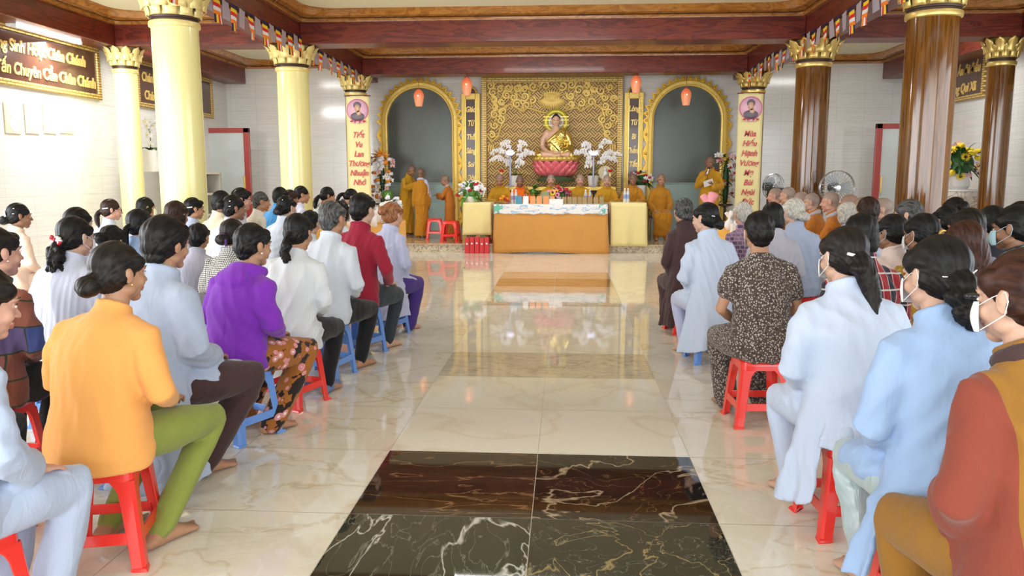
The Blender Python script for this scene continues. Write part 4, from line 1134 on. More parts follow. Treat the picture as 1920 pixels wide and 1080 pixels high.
# ---- left aisle row, nearest first
A('person in a pale grey-blue robe at the lower left edge with hands in lap', -38, 500, 2.38, -14, ('robe', BL), ('loose', BL), ('bun_low', 'soft'), 3, lod=0, lean=10, hunch=14, w=1.02, head=(-20, 0, 0), pose='knee', stool_c='red', who='pale blue robe in the lower left corner', flaps=((-70, 62, .03, .215, .19, 3),))
A('person in an orange long-sleeved sweater with a low bun and olive trousers', 222, 455, 3.05, -14, ('knit', ORG), ('slim', GREENP), ('bun_low', 'soft'), 1, lod=0, lean=7, hunch=12, w=1.30, hs=1.0, head=(-16, 6, 0), tuck=.28, acc=(('earring', GOLDC),), stool_c='red', who='orange sweater', stool_rot=14)
A('person in a pale blue robe with thick short black hair', 312, 407, 3.82, -26, ('robe', BL), ('loose', BRNP), ('thick', 'black'), 1, lod=0, lean=9, hunch=10, w=1.30, head=(2, 5, 0), tuck=.26, stool_c='blue', who='pale blue robe with thick black hair', flaps=((-60, 40, .05, .22, .19, 1), (12, 100, .33, .255, .235, 2, .06, .12)), stool_rot=-14)
A('person in a purple hooded jacket and brown floral trousers', 475, 423, 4.55, -24, ('hoodie', PUR), ('loose', FLO), ('short', 'black'), 1, lod=0, lean=9, hunch=14, w=1.24, head=(-12, 6, 0), tuck=.26, acc=(('earring', M_white),), stool_c='blue', who='purple hooded jacket', stool_rot=-24)
A('person in a white woven jacket and black trousers with a wavy ponytail', 560, 402, 5.25, -8, ('jacket', WTW), ('slim', BLKP), ('pony_wavy', 'black'), 1, lod=0, lean=10, hunch=14, w=1.14, head=(-6, 6, 0), stool_c='red', who='white woven jacket', shoes=mat('blue slippers', (.12, .2, .4), .5), stool_rot=-18)
A('person with thinning hair in a white shirt and black trousers', 624, 376, 5.98, -14, ('shirt', WHT), ('slim', BLKP), ('short_thin', 'greyblack'), 1, lod=0, lean=9, hunch=12, w=1.14, head=(-10, 8, 0), stool_c='blue', who='white shirt and thinning hair', stool_rot=-12)
A('person in a maroon shirt sitting upright with a hand on the thigh', 680, 348, 6.7, -18, ('shirt', RED), ('slim', SLATE), ('short', 'black'), 0, pose='knee', lod=0, lean=4, hunch=7, w=1.02, head=(-8, 2, 0), stool_c='blue', who='maroon shirt', stool_rot=-20)
A('person in a pale lilac robe with copper hair pinned up', 737, 380, 7.6, -22, ('robe', LIL), ('loose', VIO), ('bun_high', 'red'), 3, lod=0, lean=9, hunch=12, w=1.04, head=(-12, 3, 0), stool_c='blue', who='lilac robe and copper hair', flaps=((-60, 120, .24, .22, .20, 8),), stool_rot=-22)
# ---- left, second and third columns
PATCH = cloth('dark patchwork', (.24, .07, .02), 'blocks', (.02, .07, .26), (.03, .04, .02), ps=3); PEACH = cloth('peach satin blouse', (.86, .64, .50), rough=.5); INDG = cloth('blue grey', (.20, .22, .34)); GING = cloth('black and white gingham', (.75, .75, .72), 'gingham', (.02, .02, .02)); MUST = cloth('mustard', (.42, .25, .02))
A('person in a dark patchwork blouse seen in profile at the left edge', -6, 428, 3.75, 4, ('shirt', PATCH), ('loose', BLKP), ('short', 'soft'), 3, lod=0, lean=8, hunch=12, w=1.05, head=(-32, 6, 0), acc=(('earring', M_silver),), stool_c='red', who='dark patchwork blouse')
A('person in a mustard top mostly outside the left edge', -58, 560, 3.1, 10, ('shirt', MUST), ('loose', BLKP), ('short', 'black'), 1, stool_c='red', who='mustard top', lean=16, hunch=14)
A('person in a whitish lavender robe with curly tail and jewelled flower clip', 141, 408, 4.75, -4, ('robe', WHB), ('loose', WHB), ('curly_tail', 'black'), 0, lod=0, lean=8, hunch=12, w=1.06, head=(-16, 4, 0), mask='w', acc=(('flower', [RD, M_silver]),), stool_c='blue', who='curly tail and jewelled clip')
A('person in a peach satin blouse with a white triangular hair clip', 36, 383, 7.5, -16, ('shirt', PEACH), ('loose', PEACH), ('bun_low', 'black'), 2, lean=8, hunch=10, w=1.05, head=(-30, 3, 0), acc=(('triangle', M_white), ('bars', M_silver)), stool_c='red', who='peach satin blouse')
A('person in a dark blue-grey robe behind the jewelled hair clip', 147, 392, 6.3, -10, ('robe', INDG), ('loose', INDG), ('bob', 'black'), 0, lean=8, w=1.1, head=(-20, 0, 0), stool_c='blue', who='dark blue-grey robe')
A('person in a grey-white robe with a short ponytail and glasses', 209, 375, 8.9, -20, ('robe', WHB), ('loose', BL), ('pony', 'brown'), 3, lean=8, head=(-36, 2, 0), acc=(('bar_r', M_white), ('glasses', DARK)), stool_c='red', who='ponytail and glasses')
A('person with bowed black hair seen just above the orange sweater', 208, 434, 5.8, -6, ('robe', BL), ('loose', BL), ('bun_low', 'black'), 1, lean=14, hunch=22, head=(0, -18, 0), stool_c='red', who='bowed head above the orange sweater')
A('person in a white blouse with dark hair and mask below the shelf', 274, 372, 9.6, -16, ('shirt', WHT), ('loose', BLKP), ('bob', 'black'), 1, lean=8, head=(-28, 2, 0), mask='w', stool_c='blue', who='dark hair and mask below the shelf')
A('person in a light blue robe with long tied black hair and silver clip', 263, 394, 6.1, -8, ('robe', BL2), ('loose', BL2), ('pony', 'black'), 1, lod=0, lean=8, head=(-12, 2, 0), acc=(('bar_l', M_silver),), stool_c='red', who='light blue robe and silver clip')
A('person in a grey-lilac robe with long brown streaked hair', 331, 377, 7.0, -10, ('robe', GREYL), ('loose', GREYL), ('long', 'brown'), 1, lod=0, lean=6, w=1.1, head=(-8, 0, 0), stool_c='blue', who='grey-lilac robe and long hair')
A('person in a pale grey robe in profile with a small white clip', 364, 372, 8.9, -20, ('robe', BL), ('loose', BL), ('short', 'black'), 1, lean=8, head=(-30, 3, 0), acc=(('bar_r', M_white),), stool_c='red', who='pale grey robe and small white clip')
A('person with short black hair just visible behind the thick-haired robe', 372, 418, 6.6, 0, ('robe', GREYL), ('loose', GREYL), ('short', 'black'), 1, s=.80, stool_c='red', who='short hair behind the thick-haired robe')
A('person in black and white gingham with a purple hair band', 437, 417, 5.95, -8, ('shirt', GING), ('loose', BLKP), ('bun_low', 'soft'), 1, lod=0, lean=9, hunch=12, w=1.06, head=(-6, 0, 0), acc=(('scrunchie', cloth('purple band', (.10, .03, .20))),), stool_c='blue', who='gingham blouse')
A('person in a white robe with a rolled black bun in profile', 440, 366, 7.9, -22, ('robe', WHB), ('loose', WHB), ('bun_high', 'black'), 2, lod=0, lean=8, w=1.06, head=(-32, 4, 0), acc=(('bars', M_silver),), stool_c='blue', who='white robe and rolled bun')
A('person in a white robe with a pearl clip and face mask', 538, 367, 8.6, -14, ('robe', WHT), ('loose', WHT), ('bun_roll', 'black'), 0, lod=0, lean=7, w=1.05, head=(-16, 0, 0), mask='w', acc=(('dot', M_white),), stool_c='red', who='white robe and pearl clip')
A('person in a white shirt half hidden behind the white woven jacket', 583, 400, 7.6, -12, ('shirt', WHT), ('slim', BLKP), ('short', 'black'), 0, stool_c='blue', who='white shirt behind the woven jacket')
A('person in a pale blouse just behind the thinning-haired man', 640, 380, 8.7, -14, ('shirt', WHT), ('slim', BLKP), ('bob', 'black'), 0, mask='w', head=(-20, 0, 0), stool_c='red', who='pale blouse behind thinning hair')
# ---- left, men along the far side of the guest table
CRM = cloth('cream shirt', (.72, .66, .48)); BEI = cloth('beige white shirt', (.74, .70, .62)); AZU = cloth('azure polo', (.06, .32, .72)); LV = cloth('lavender shirt', (.62, .66, .80)); DRK = cloth('charcoal blouse', (.05, .055, .07)); GRW = cloth('grey white print', (.62, .66, .64))
A('person in a cream shirt with cropped hair by the red door frame', 417, 357, 8.85, -34, ('shirt', CRM), ('slim', BLKP), ('crop', 'black'), 2, lean=7, w=1.1, head=(-20, 0, 0), stool_c='red', who='cream shirt by the door frame')
A('person with swept black hair and flushed face beside the door', 453, 344, 9.55, -50, ('shirt', WHT), ('slim', BLKP), ('short', 'black'), 3, lean=4, head=(-18, 0, 0), acc=(('glasses', DARK),), stool_c='blue', who='swept black hair by the door')
A('person in a beige-white shirt with short grey-black hair in profile', 490, 359, 10.1, -44, ('shirt', BEI), ('slim', SLATE), ('crop', 'greyblack'), 1, lean=6, head=(-18, 0, 0), stool_c='red', who='beige-white shirt in profile')
A('person in an azure polo shirt with cropped black hair', 527, 349, 10.9, -30, ('shirt', AZU), ('slim', BLKP), ('crop', 'black'), 1, lean=7, w=1.1, head=(-12, 0, 0), stool_c='blue', who='azure polo shirt')
A('person partly hidden between the azure polo and the lavender shirt', 545, 356, 11.4, -46, ('shirt', BEI), ('slim', BLKP), ('short', 'brown'), 2, lean=7, head=(-18, 0, 0), stool_c='red', who='azure polo neighbour')
A('person in a lavender shirt in profile against the yellow column', 566, 344, 11.95, -46, ('shirt', LV), ('slim', BLKP), ('crop', 'black'), 1, lean=5, w=1.05, head=(-16, 0, 0), stool_c='red', who='lavender shirt in profile')
A('person in a grey-white print blouse with a wavy tail leaning on the table', 615, 350, 12.4, -50, ('tee', GRW), ('slim', BLKP), ('pony_wavy', 'black'), 1, pose='table', lean=14, hunch=14, head=(-14, 0, 0), stool_c='blue', who='grey-white print blouse')
A('person in a charcoal blouse bowing the head beside the left banner', 658, 348, 12.95, -56, ('shirt', DRK), ('slim', BLKP), ('pony', 'black'), 0, lean=14, hunch=18, head=(-10, -20, 0), stool_c='red', who='charcoal blouse by the left banner')
# ---- right aisle row
BRR = cloth('dark brown robe', (.060, .030, .032)); 
A('person in a dark brown robe reaching the floor with grey-black hair', 1281, 372, 7.95, 10, ('robe_long', BRR), ('loose', BRR), ('bun_roll', 'greyblack'), 1, lod=0, lean=9, hunch=14, w=.94, head=(4, 4, 0), stool_c='red', who='dark brown robe', flaps=((-120, -40, .37, .22, .20, 3), (-60, 40, .08, .22, .19, 4)))
A('person in a whitish blue robe with a smooth black bun and silver bar', 1322, 380, 6.7, 14, ('robe', PBW), ('slim', LIL), ('bun_roll', 'black'), 0, lod=0, lean=9, hunch=12, w=1.04, head=(34, 3, 0), acc=(('bar_l', M_silver),), stool_c='blue', who='whitish blue robe and smooth bun', flaps=((-95, 75, .30, .25, .23, 6, .06, .10),), stool_rot=8)
A('person in a dark leaf-print short-sleeved blouse with cropped black hair', 1424, 396, 5.0, 4, ('tee', LEAF), ('loose', LEAF), ('short', 'black'), 1, lod=0, lean=6, hunch=8, w=1.12, head=(-3, 2, 0), mask='w', stool_c='red', who='dark leaf-print blouse', stool_rot=3)
A('person in a pale blue-white robe with pinned brown-black hair and a bar clip', 1582, 425, 3.55, 6, ('robe', PBW), ('slim', PBW), ('half_long', 'soft'), 0, lod=0, lean=9, hunch=12, w=1.16, head=(14, 4, 0), mask='w', acc=(('bar_l', M_white),), stool_c='red', who='pale blue-white robe with a bar clip', flaps=((-105, -48, .26, .225, .21, 2), (-50, 70, .0, .225, .20, 5)), stool_rot=4)
A('person in a bright light blue robe with a large black barrette', 1757, 442, 2.75, 4, ('robe', BL2), ('slim', SATIN), ('bun_barrette', 'black'), 0, lod=0, lean=9, hunch=12, w=1.10, head=(16, 3, 0), mask='w', acc=(('barrette', [BLKC]), ('thin', M_silver)), stool_c='red', who='bright light blue robe', flaps=((-122, -84, .26, .25, .25, 7), (-66, 70, .40, .235, .215, 9)), stool_rot=6)
OCH = cloth('ochre robe with rust sleeve', (.27, .125, .018), 'side', (.22, .045, .026), ps=-.155); OCP = cloth('ochre cotton', (.27, .125, .018))
A('person in an ochre and rust robe at the lower right edge with brown hair', 1918, 466, 2.2, 10, ('robe_wide', OCH), ('loose', OCP), ('bun_low', 'reddish'), 0, lod=0, lean=10, hunch=12, w=1.08, head=(20, 4, 0), mask='w', stool_c='red', who='ochre and rust robe', collar=BRNP, flaps=((-120, 60, .30, .23, .21, 4),))
# ---- right, second and third columns
MAUV = cloth('mauve block print', (.36, .22, .36), 'blocks', (.10, .07, .13), (.46, .32, .44)); PLD = cloth('red and black plaid', (.30, .02, .03), 'plaid', (.02, .02, .04), (.55, .52, .5)); PNK = cloth('pinkish white', (.74, .60, .56)); BRO = cloth('mustard gold brocade', (.50, .30, .02), 'brocade', (.32, .17, .01), rough=.4, spec=.6); TUR = cloth('turquoise print', (.12, .50, .52), 'dots', (.02, .03, .05)); BLD = cloth('black dotted', (.02, .02, .03))
A('person in a red plaid shirt with a glowing green hair stone', 1616, 401, 4.75, 6, ('shirt', PLD), ('loose', PINKP), ('bob', 'black'), 0, lod=0, lean=8, w=1.10, head=(-12, 2, 0), acc=(('dot', GRN),), mask='b', stool_c='red', who='red plaid shirt')
A('person in a mauve block-print blouse with short silver hair', 1392, 381, 8.3, 8, ('shirt', MAUV), ('loose', BLKP), ('short', 'white'), 0, lod=0, lean=7, head=(8, 0, 0), stool_c='red', who='mauve block-print blouse')
A('person in a grey-lilac robe with a black bob and blue mask', 1450, 381, 7.0, 8, ('robe', GREYL), ('loose', GREYL), ('bob', 'black'), 0, lod=0, lean=8, w=1.08, head=(-22, 0, 0), mask='b', stool_c='blue', who='grey-lilac robe and blue mask')
A('person in a soft blue robe with a silver bun in a hair net', 1487, 372, 7.7, 8, ('robe', BL), ('loose', BL), ('bun_low', 'white'), 0, lod=0, lean=9, w=1.10, head=(22, 0, 0), mask='b', stool_c='red', who='soft blue robe and silver bun')
A('person with smooth silver hair sitting beside the young monks', 1588, 382, 8.6, 10, ('robe', BL), ('loose', BL), ('bob', 'white'), 0, lean=8, head=(10, 0, 0), stool_c='red', who='smooth silver hair beside the monks')
A('person with fluffy dark brown hair sitting in front of the last monk', 1628, 371, 7.7, 6, ('shirt', LV), ('loose', BLKP), ('thick', 'brown'), 1, lod=0, lean=6, w=1.05, head=(-8, 0, 0), stool_c='blue', who='fluffy dark brown hair')
A('person with grey-black hair in left profile below the glossy column', 1702, 374, 6.9, 20, ('robe', BL), ('loose', BL), ('bun_low', 'greyblack'), 0, lod=0, lean=8, head=(38, 0, 0), stool_c='red', who='grey-black hair in left profile')
A('person in a pinkish white blouse with a white scrunchie and ponytail', 1670, 405, 5.7, 8, ('shirt', PNK), ('loose', BLKP), ('pony', 'black'), 2, lod=0, lean=8, w=1.02, head=(30, 0, 0), mask='b', acc=(('scrunchie', M_white),), stool_c='blue', who='pinkish white blouse')
A('person in a mustard gold brocade blouse with a golden hoop clip', 1728, 402, 5.15, 8, ('shirt', BRO), ('loose', BLKP), ('bun_low', 'black'), 2, lod=0, lean=8, w=1.06, head=(20, 0, 0), mask='w', acc=(('hoop', GOLDC),), stool_c='red', who='gold brocade blouse')
A('person with black hair held by a white claw clip', 1772, 388, 6.8, 4, ('shirt', BLD), ('loose', BLKP), ('bun_roll', 'black'), 1, lod=0, lean=8, head=(26, 0, 0), acc=(('claw', M_silver),), stool_c='red', who='white claw clip')
A('person with a round black head of hair in front of the flower stand', 1789, 370, 8.0, 6, ('robe', GREYL), ('loose', GREYL), ('bun_high', 'black'), 1, lean=7, head=(10, 0, 0), stool_c='blue', who='round black hair before the flower stand')
A('person with flat dark hair half hidden behind the reddish long hair', 1812, 391, 5.35, 4, ('shirt', INDG), ('loose', BLKP), ('short', 'soft'), 1, lod=0, lean=10, head=(30, 0, 0), stool_c='red', who='flat dark hair behind the reddish hair')
A('person with coiled black hair between claw clip and turquoise collar', 1858, 386, 6.0, 6, ('shirt', BLD), ('loose', BLKP), ('bun_high', 'black'), 1, lod=0, lean=8, head=(10, 0, 0), stool_c='blue', who='coiled black hair')
A('person in a grey-lilac blouse with long reddish brown hair and shoulder strap', 1810, 414, 4.15, 4, ('shirt', GREYL), ('loose', BLKP), ('long', 'reddish'), 0, lod=0, lean=8, w=1.08, head=(0, 2, 0), stool_c='blue', who='long reddish brown hair', sash=(BLKC, [(.02, -.150, .50), (.09, -.165, .40), (.16, -.150, .28), (.21, -.10, .16)], .010, 'bag_strap'))
A('person with a turquoise printed collar and black hair at the right edge', 1902, 384, 4.85, 14, ('shirt', BLD), ('loose', BLKP), ('bun_low', 'black'), 2, lod=0, lean=8, w=1.12, head=(30, 0, 0), mask='b', stool_c='red', who='turquoise printed collar', collar=TUR)
A('person with black hair peeking above the turquoise collar at the far right', 1912, 378, 6.9, 6, ('shirt', INDG), ('loose', BLKP), ('bun_high', 'black'), 2, lean=8, stool_c='blue', who='far right peeking black hair')
# ---- young monks along the right guest table, facing left
MKO = cloth('brown orange monk robe', (.50, .17, .02)); MKG = cloth('grey monk shirt', (.46, .47, .54)); MKY = cloth('golden monk robe', (.52, .27, .012)); MKR = cloth('bright orange monk robe', (.85, .16, .01)); MKD = cloth('ochre brown monk robe', (.46, .20, .012))
KW = [('young monk nearest the black loudspeaker', 1453, 351, 12.6, 64, MKO), ('young monk in a golden robe beside the first one', 1477, 349, 11.9, 50, MKY), ('young monk half hidden behind the silver bun', 1501, 358, 11.3, 66, MKO), ('young monk in an orange-brown robe left of the round fan', 1521, 361, 10.75, 62, MKO), ('young monk in clear profile in front of the round fan', 1557, 358, 10.0, 60, MKO), ('young monk just right of the round fan', 1592, 363, 9.4, 62, MKO), ('young monk seen between the silver and the fluffy hair', 1616, 368, 8.9, 64, MKO), ("young monk nearest the glossy column at the row's end", 1654, 369, 8.35, 66, MKO)]
for i, (lb, px, tp, Y, rt, m) in enumerate(KW):
    A(lb, px, tp, Y, rt, ('robe', m), ('loose', m), None, (3, 0, 3, 0, 3, 1, 1, 0)[i], pose='table', lod=0 if i in (3, 4) else 1, lean=5, head=(4, 2, 0), collar=MKG, stool_c='red', who=lb)
# ---- monks at the altar
def monk(*a, **k): return A(*a, hair=None, **k)
monk('monk with short dark stubble in a golden robe at the left end of the table', 937, 326, 16.9, 178, ('robe_wide', MKY), ('loose', MKY), skin=1, pose='table', lean=9, head=(0, -16, 0), zf=DZ, seat=.50)
monk('monk in a bright orange robe behind the table', 975, 329, 16.9, 180, ('robe_wide', MKR), ('loose', MKR), skin=2, pose='table', lean=7, head=(0, -5, 0), zf=DZ, seat=.50, sash=(MKY, [(-.17, .10, .46), (-.14, .13, .50), (-.10, .0, .56), (-.15, -.12, .48)], .05))
monk('elder monk half hidden behind the green cloth bundle', 1033, 326, 17.0, 180, ('robe_wide', MKY), ('loose', MKY), skin=3, pose='table', lean=6, zf=DZ, seat=.50)
monk('monk with a round face in a golden robe right of the flower bouquet', 1088, 326, 16.9, 182, ('robe_wide', MKY), ('loose', MKY), skin=3, pose='table', lean=6, zf=DZ, seat=.50, w=1.1)
monk('pale monk in a golden robe before the small crowned image', 1138, 327, 16.9, 180, ('robe_wide', MKY), ('loose', MKY), skin=0, pose='table', lean=6, zf=DZ, seat=.50, w=1.05)
monk('monk in an orange-gold robe behind the right yellow table', 1187, 324, 16.9, 180, ('robe_wide', MKD), ('loose', MKD), skin=2, pose='table', lean=5, zf=DZ, seat=.50)
monk('monk seated in full view right of the table with hands on knees', 1240, 325, 17.0, 184, ('robe_wide', MKD), ('loose', MKD), skin=1, pose='knees', lean=3, hunch=5, zf=DZ, seat=.46, head=(0, -6, 0), lod=0, w=.95)
monk('monk standing and speaking into a microphone', 1331, 292, 17.0, 172, ('robe_long', MKY), ('loose', MKY), skin=2, pose='mic', stance='stand', lean=2, hunch=4, zf=DZ, head=(-14, -8, 0), lod=0, w=1.05)
monk('standing monk turned to another, arranging the folds of a golden robe', 772, 310, 17.9, 240, ('robe_long', MKY), ('loose', MKY), skin=2, pose='adjust', stance='stand', lean=5, hunch=8, zf=DZ, head=(0, -14, 0), lod=0, w=.95)
monk('standing monk seen from behind with a golden robe over a lilac shirt', 789, 316, 17.3, 20, ('robe_long', MKD), ('loose', MKD), skin=2, pose='down', stance='stand', lean=2, hunch=4, zf=DZ, head=(-26, 0, 0), lod=0, w=.9, collar=LIL, sash=(LIL, [(.11, -.01, .52), (.17, .0, .46), (.21, -.005, .33), (.235, -.005, .22), (.235, .03, .06)], .062, 'lilac_sleeve'))
monk('short standing monk in a brown-orange robe with grey sleeves', 834, 331, 17.6, 75, ('robe_long', MKO), ('loose', MKO), skin=1, pose='reach', stance='stand', lean=3, hunch=6, zf=DZ, head=(0, -4, 0), lod=0, w=.9, collar=MKG)
# ================================================================== ALTAR
M_lat = None
def lattice(name):
    m, t, b, N, L = nt(name)
    tc = N.new('ShaderNodeTexCoord'); sp = N.new('ShaderNodeSeparateXYZ'); L.new(tc.outputs['Object'], sp.inputs[0])
    def math_(op, a, b_=None, v=None):
        n = N.new('ShaderNodeMath'); n.operation = op
        if isinstance(a, float): n.inputs[0].default_value = a
        else: L.new(a, n.inputs[0])
        if b_ is not None: L.new(b_, n.inputs[1])
        if v is not None: n.inputs[1].default_value = v
        return n.outputs[0]
    u = math_('MULTIPLY', math_('ADD', sp.outputs['X'], sp.outputs['Z']), v=1 / .21)
    w = math_('MULTIPLY', math_('SUBTRACT', sp.outputs['X'], sp.outputs['Z']), v=1 / .21)
    # diagonal basket weave: alternate cells carry strips in the two directions
    fu, fw = math_('FLOOR', u), math_('FLOOR', w)
    par = math_('PINGPONG', math_('ADD', fu, fw), v=1.0)
    def strips(x): return math_('LESS_THAN', math_('FRACT', math_('MULTIPLY', x, v=3.0)), v=.56)
    A_, B_ = strips(u), strips(w)
    mx = N.new('ShaderNodeMix'); mx.data_type = 'FLOAT'; L.new(par, mx.inputs['Factor']); L.new(A_, mx.inputs['A']); L.new(B_, mx.inputs['B'])
    c = ramp(N, [(.0, (.15, .065, .010)), (1, (.62, .40, .10))]); L.new(mx.outputs['Result'], c.inputs['Fac']); L.new(c.outputs['Color'], b.inputs['Base Color'])
    b.inputs['Roughness'].default_value = .4; b.inputs['Metallic'].default_value = .15
    bp = N.new('ShaderNodeBump'); bp.inputs['Strength'].default_value = .6; bp.inputs['Distance'].default_value = .01; L.new(mx.outputs['Result'], bp.inputs['Height']); L.new(bp.outputs['Normal'], b.inputs['Normal'])
    return m
M_lat = lattice('gold lattice')
YB = WB - .005
pnl = thing('altar_screen', 'large golden carved screen with lattice behind the Buddha statue', 'altar screen', (X0 - .02, YB, DZ))
PW, PT = 1.60, 3.72 - DZ
MB().box((-PW + .1, -.03, 0), (PW - .1, 0, PT - .1)).build('lattice_panel', M_lat, pnl, smooth=False)
m = MB()
m.box((-PW, -.10, 0), (-PW + .12, 0, PT)); m.box((PW - .12, -.10, 0), (PW, 0, PT)); m.box((-PW + .12, -.10, PT - .13), (PW - .12, 0, PT))
m.build('frame', M_fret, pnl, smooth=False, bevel=.012)
def spiral(cx, cz, r, turns, a0, sgn=1, r1=.02, y=-.06, n=18):
    return [(cx + (r + (r1 - r) * t) * math.cos(a0 + sgn * turns * 2 * PI * t), y, cz + (r + (r1 - r) * t) * math.sin(a0 + sgn * turns * 2 * PI * t)) for t in np.linspace(0, 1, n)]
sc_ = MB(); rnd = random.Random(11)
low = [(-1.47, 2.30), (-1.36, 2.18), (-1.22, 2.30), (-1.17, 2.50), (-1.10, 2.62), (-1.20, 2.74), (-1.12, 2.92), (-.95, 3.02), (-.80, 2.94), (-.66, 2.85), (-.56, 2.93), (-.42, 2.90), (-.25, 2.84), (-.08, 2.81)]
zo_ = -DZ
for sx in (-1, 1):
    q = [(sx * x, -.06, z + .10 + zo_) for x, z in low] + ([(0, -.06, 2.90 + zo_)] if sx > 0 else [])
    sc_.chain(q, [.022] * len(q), 8, ref=(0, 1, 0))
    def zlow(x):
        for (x0, z0), (x1, z1) in zip(low, low[1:]):
            if x0 <= -abs(x) <= x1 or x1 <= -abs(x) <= x0: return z0 + (z1 - z0) * ((-abs(x) - x0) / (x1 - x0 + 1e-6)) + .10
        return 2.95
    cnt = 0
    for tries in range(700):
        x = rnd.uniform(.06, 1.40); z = rnd.uniform(2.32, 3.54)
        if z < zlow(x) + .06: continue
        if x < .42 and z > 2.98 and z < 3.5: continue
        if x < 1.05 and z < 3.0 + .05: continue
        ok_ = all((x - a) ** 2 + (z - b_) ** 2 > (.16) ** 2 for a, b_ in _pts) if '_pts' in globals() else True
        if '_pts' not in globals(): _pts = []
        if not ok_: continue
        _pts.append((x, z)); r = rnd.uniform(.075, .11)
        sc_.chain(spiral(sx * x, z + zo_, r, rnd.uniform(1.1, 1.6), rnd.uniform(0, 6.28), rnd.choice((-1, 1)), y=-.05 - .02 * rnd.random()), [.024] * 9 + [.018] * 9, 7, ref=(0, 1, 0))
        for k in range(2):
            a = rnd.uniform(0, 6.28); p = (sx * x + r * math.cos(a), -.06, z + zo_ + r * math.sin(a))
            sc_.chain([p, (p[0] + .05 * math.cos(a + .6), -.065, p[2] + .05 * math.sin(a + .6)), (p[0] + .09 * math.cos(a + 1.2), -.05, p[2] + .09 * math.sin(a + 1.2))], [.018, .015, .006], 6, ref=(0, 1, 0))
    _pts = []
    # pendants under the corner scrolls
    for k in range(3): sc_.chain([(sx * (1.33 + .05 * k), -.05, 2.2 + zo_), (sx * (1.33 + .05 * k + .015), -.055, 2.08 + zo_), (sx * (1.33 + .05 * k - .01), -.05, 1.98 + zo_ + .03 * k)], [.022, .018, .006], 6)
M_carve = mat('light gold carving', (.95, .70, .20), .38, metal=.1)
sc_.build('carved_scrollwork', M_carve, pnl)
m = MB()      # the central boss with lotus rays
m.ell((0, -.03, 0), (.20, .13, .05), 24)
m.chain([(.17 * math.cos(a), .07 + .035 * math.sin(a), .035) for a in np.linspace(0, 2 * PI, 25)], [.018] * 25, 8, ref=(0, 0, 1), ends=False)
m.chain([(.13 * math.cos(a), .07 + .02 * math.sin(a), .045) for a in np.linspace(0, 2 * PI, 25)], [.012] * 25, 8, ref=(0, 0, 1), ends=False)
for k in range(11): m.chain([((k - 5) * .034, .04, .045), ((k - 5) * .03, -.06, .06), ((k - 5) * .018, -.15, .03)], [.013, .014, .008], 6)
for k in range(19):
    a = R_(200 + k * 140 / 18); m.chain([(.18 * math.cos(a), .11 * math.sin(a), .04), (.34 * math.cos(a), .27 * math.sin(a), .02)], [.020, .012], 6)
for k in range(11):
    a = R_(20 + k * 14); m.chain([(.20 * math.cos(a), .12 * math.sin(a), .03), (.30 * math.cos(a), .20 * math.sin(a), .02)], [.016, .008], 6)
bo = m.build('carved_boss', M_carve, pnl); bo.rotation_euler = (PI / 2, 0, 0); bo.location = (0, -.06, 3.26 - DZ)

# arches
M_slate = mat('grey green lacquered wall', (.105, .125, .11), .25, vary=.25, vscale=1.4)
M_teal = mat('pale teal wainscot', (.33, .47, .46), .3)
def arch(label, cx):
    a = thing('arch_niche', label, 'arch', (cx, YB, DZ), 0, 'golden arches')
    R1, hw, zs = .75, .75, 2.74 - DZ
    pts = [(-hw, 0), (hw, 0)] + [(R1 * math.cos(t), zs + R1 * math.sin(t)) for t in np.linspace(0, PI, 28)]
    MB().prism(pts, -.012, 0).build('niche_panel', M_slate, a, smooth=False)
    m = MB(); m.box((-hw, -.03, 0), (hw, 0, 1.33 - DZ)); m.build('wainscot', M_teal, a, smooth=False)
    MB().chain([(x, -.035, 1.335 - DZ) for x in (-hw, hw)], [.018, .018], 8).build('wainscot_rail', M_teal, a)
    m = MB()
    inner = [(hw, 0)] + [(hw, z) for z in np.linspace(.15, zs - .1, 12)] + [(R1 * math.cos(t), zs + R1 * math.sin(t)) for t in np.linspace(0, PI, 40)] + [(-hw, z) for z in np.linspace(zs - .1, .15, 12)] + [(-hw, 0)]
    n = len(inner); vs = []; fs = []
    def off(i, d):
        x, z = inner[i]; p, q = inner[max(i-1, 0)], inner[min(i+1, n-1)]
        tx, tz = q[0]-p[0], q[1]-p[1]; l = math.hypot(tx, tz); return (x + tz / l * d, z - tx / l * d)
    lay = [(0, -.0), (0, -.10), (.035, -.115), (.045, -.09), (.105, -.09), (.115, -.11), (.135, -.10)]
    for d, y in lay:
        for i in range(n): x, z = off(i, d); vs.append((x, y, z))
    for L_ in range(len(lay) - 1):
        for i in range(n - 1): fs.append((L_*n+i, L_*n+i+1, (L_+1)*n+i+1, (L_+1)*n+i))
    m.add(vs, fs)
    m.build('arch_frame', M_fretarch, a)
    m = MB()     # scalloped outer edge
    for i in range(2, n - 2, 2):
        x0, z0 = off(i - 1, .125); x1, z1 = off(min(i + 1, n - 1), .125)
        xm, zm = off(i, .255); xa, za = off(i - 1, .155); xb, zb = off(min(i + 1, n - 1), .155)
        m.add([(x0, -.07, z0), (x1, -.07, z1), (xb, -.07, zb), (xm, -.06, zm), (xa, -.07, za), (x0, 0, z0), (x1, 0, z1), (xb, 0, zb), (xm, 0, zm), (xa, 0, za)],
              [(0, 1, 2, 3, 4), (4, 3, 8, 9), (3, 2, 7, 8), (1, 6, 7, 2), (0, 4, 9, 5)])
        xc, zc = off(i, .16); m.ell((xc, -.08, zc), (.030, .02, .030), 8)
    m.build('scalloped_edge', M_gold, a, smooth=True)
    return a
M_fretarch = mat('gold arch moulding', (.84, .60, .14), .32, metal=.3, bump=.9, bscale=28)
arch('golden arch with grey niche behind the standing monks on the left', -3.35)
arch('golden arch with grey niche behind the monk with the microphone', 2.72)

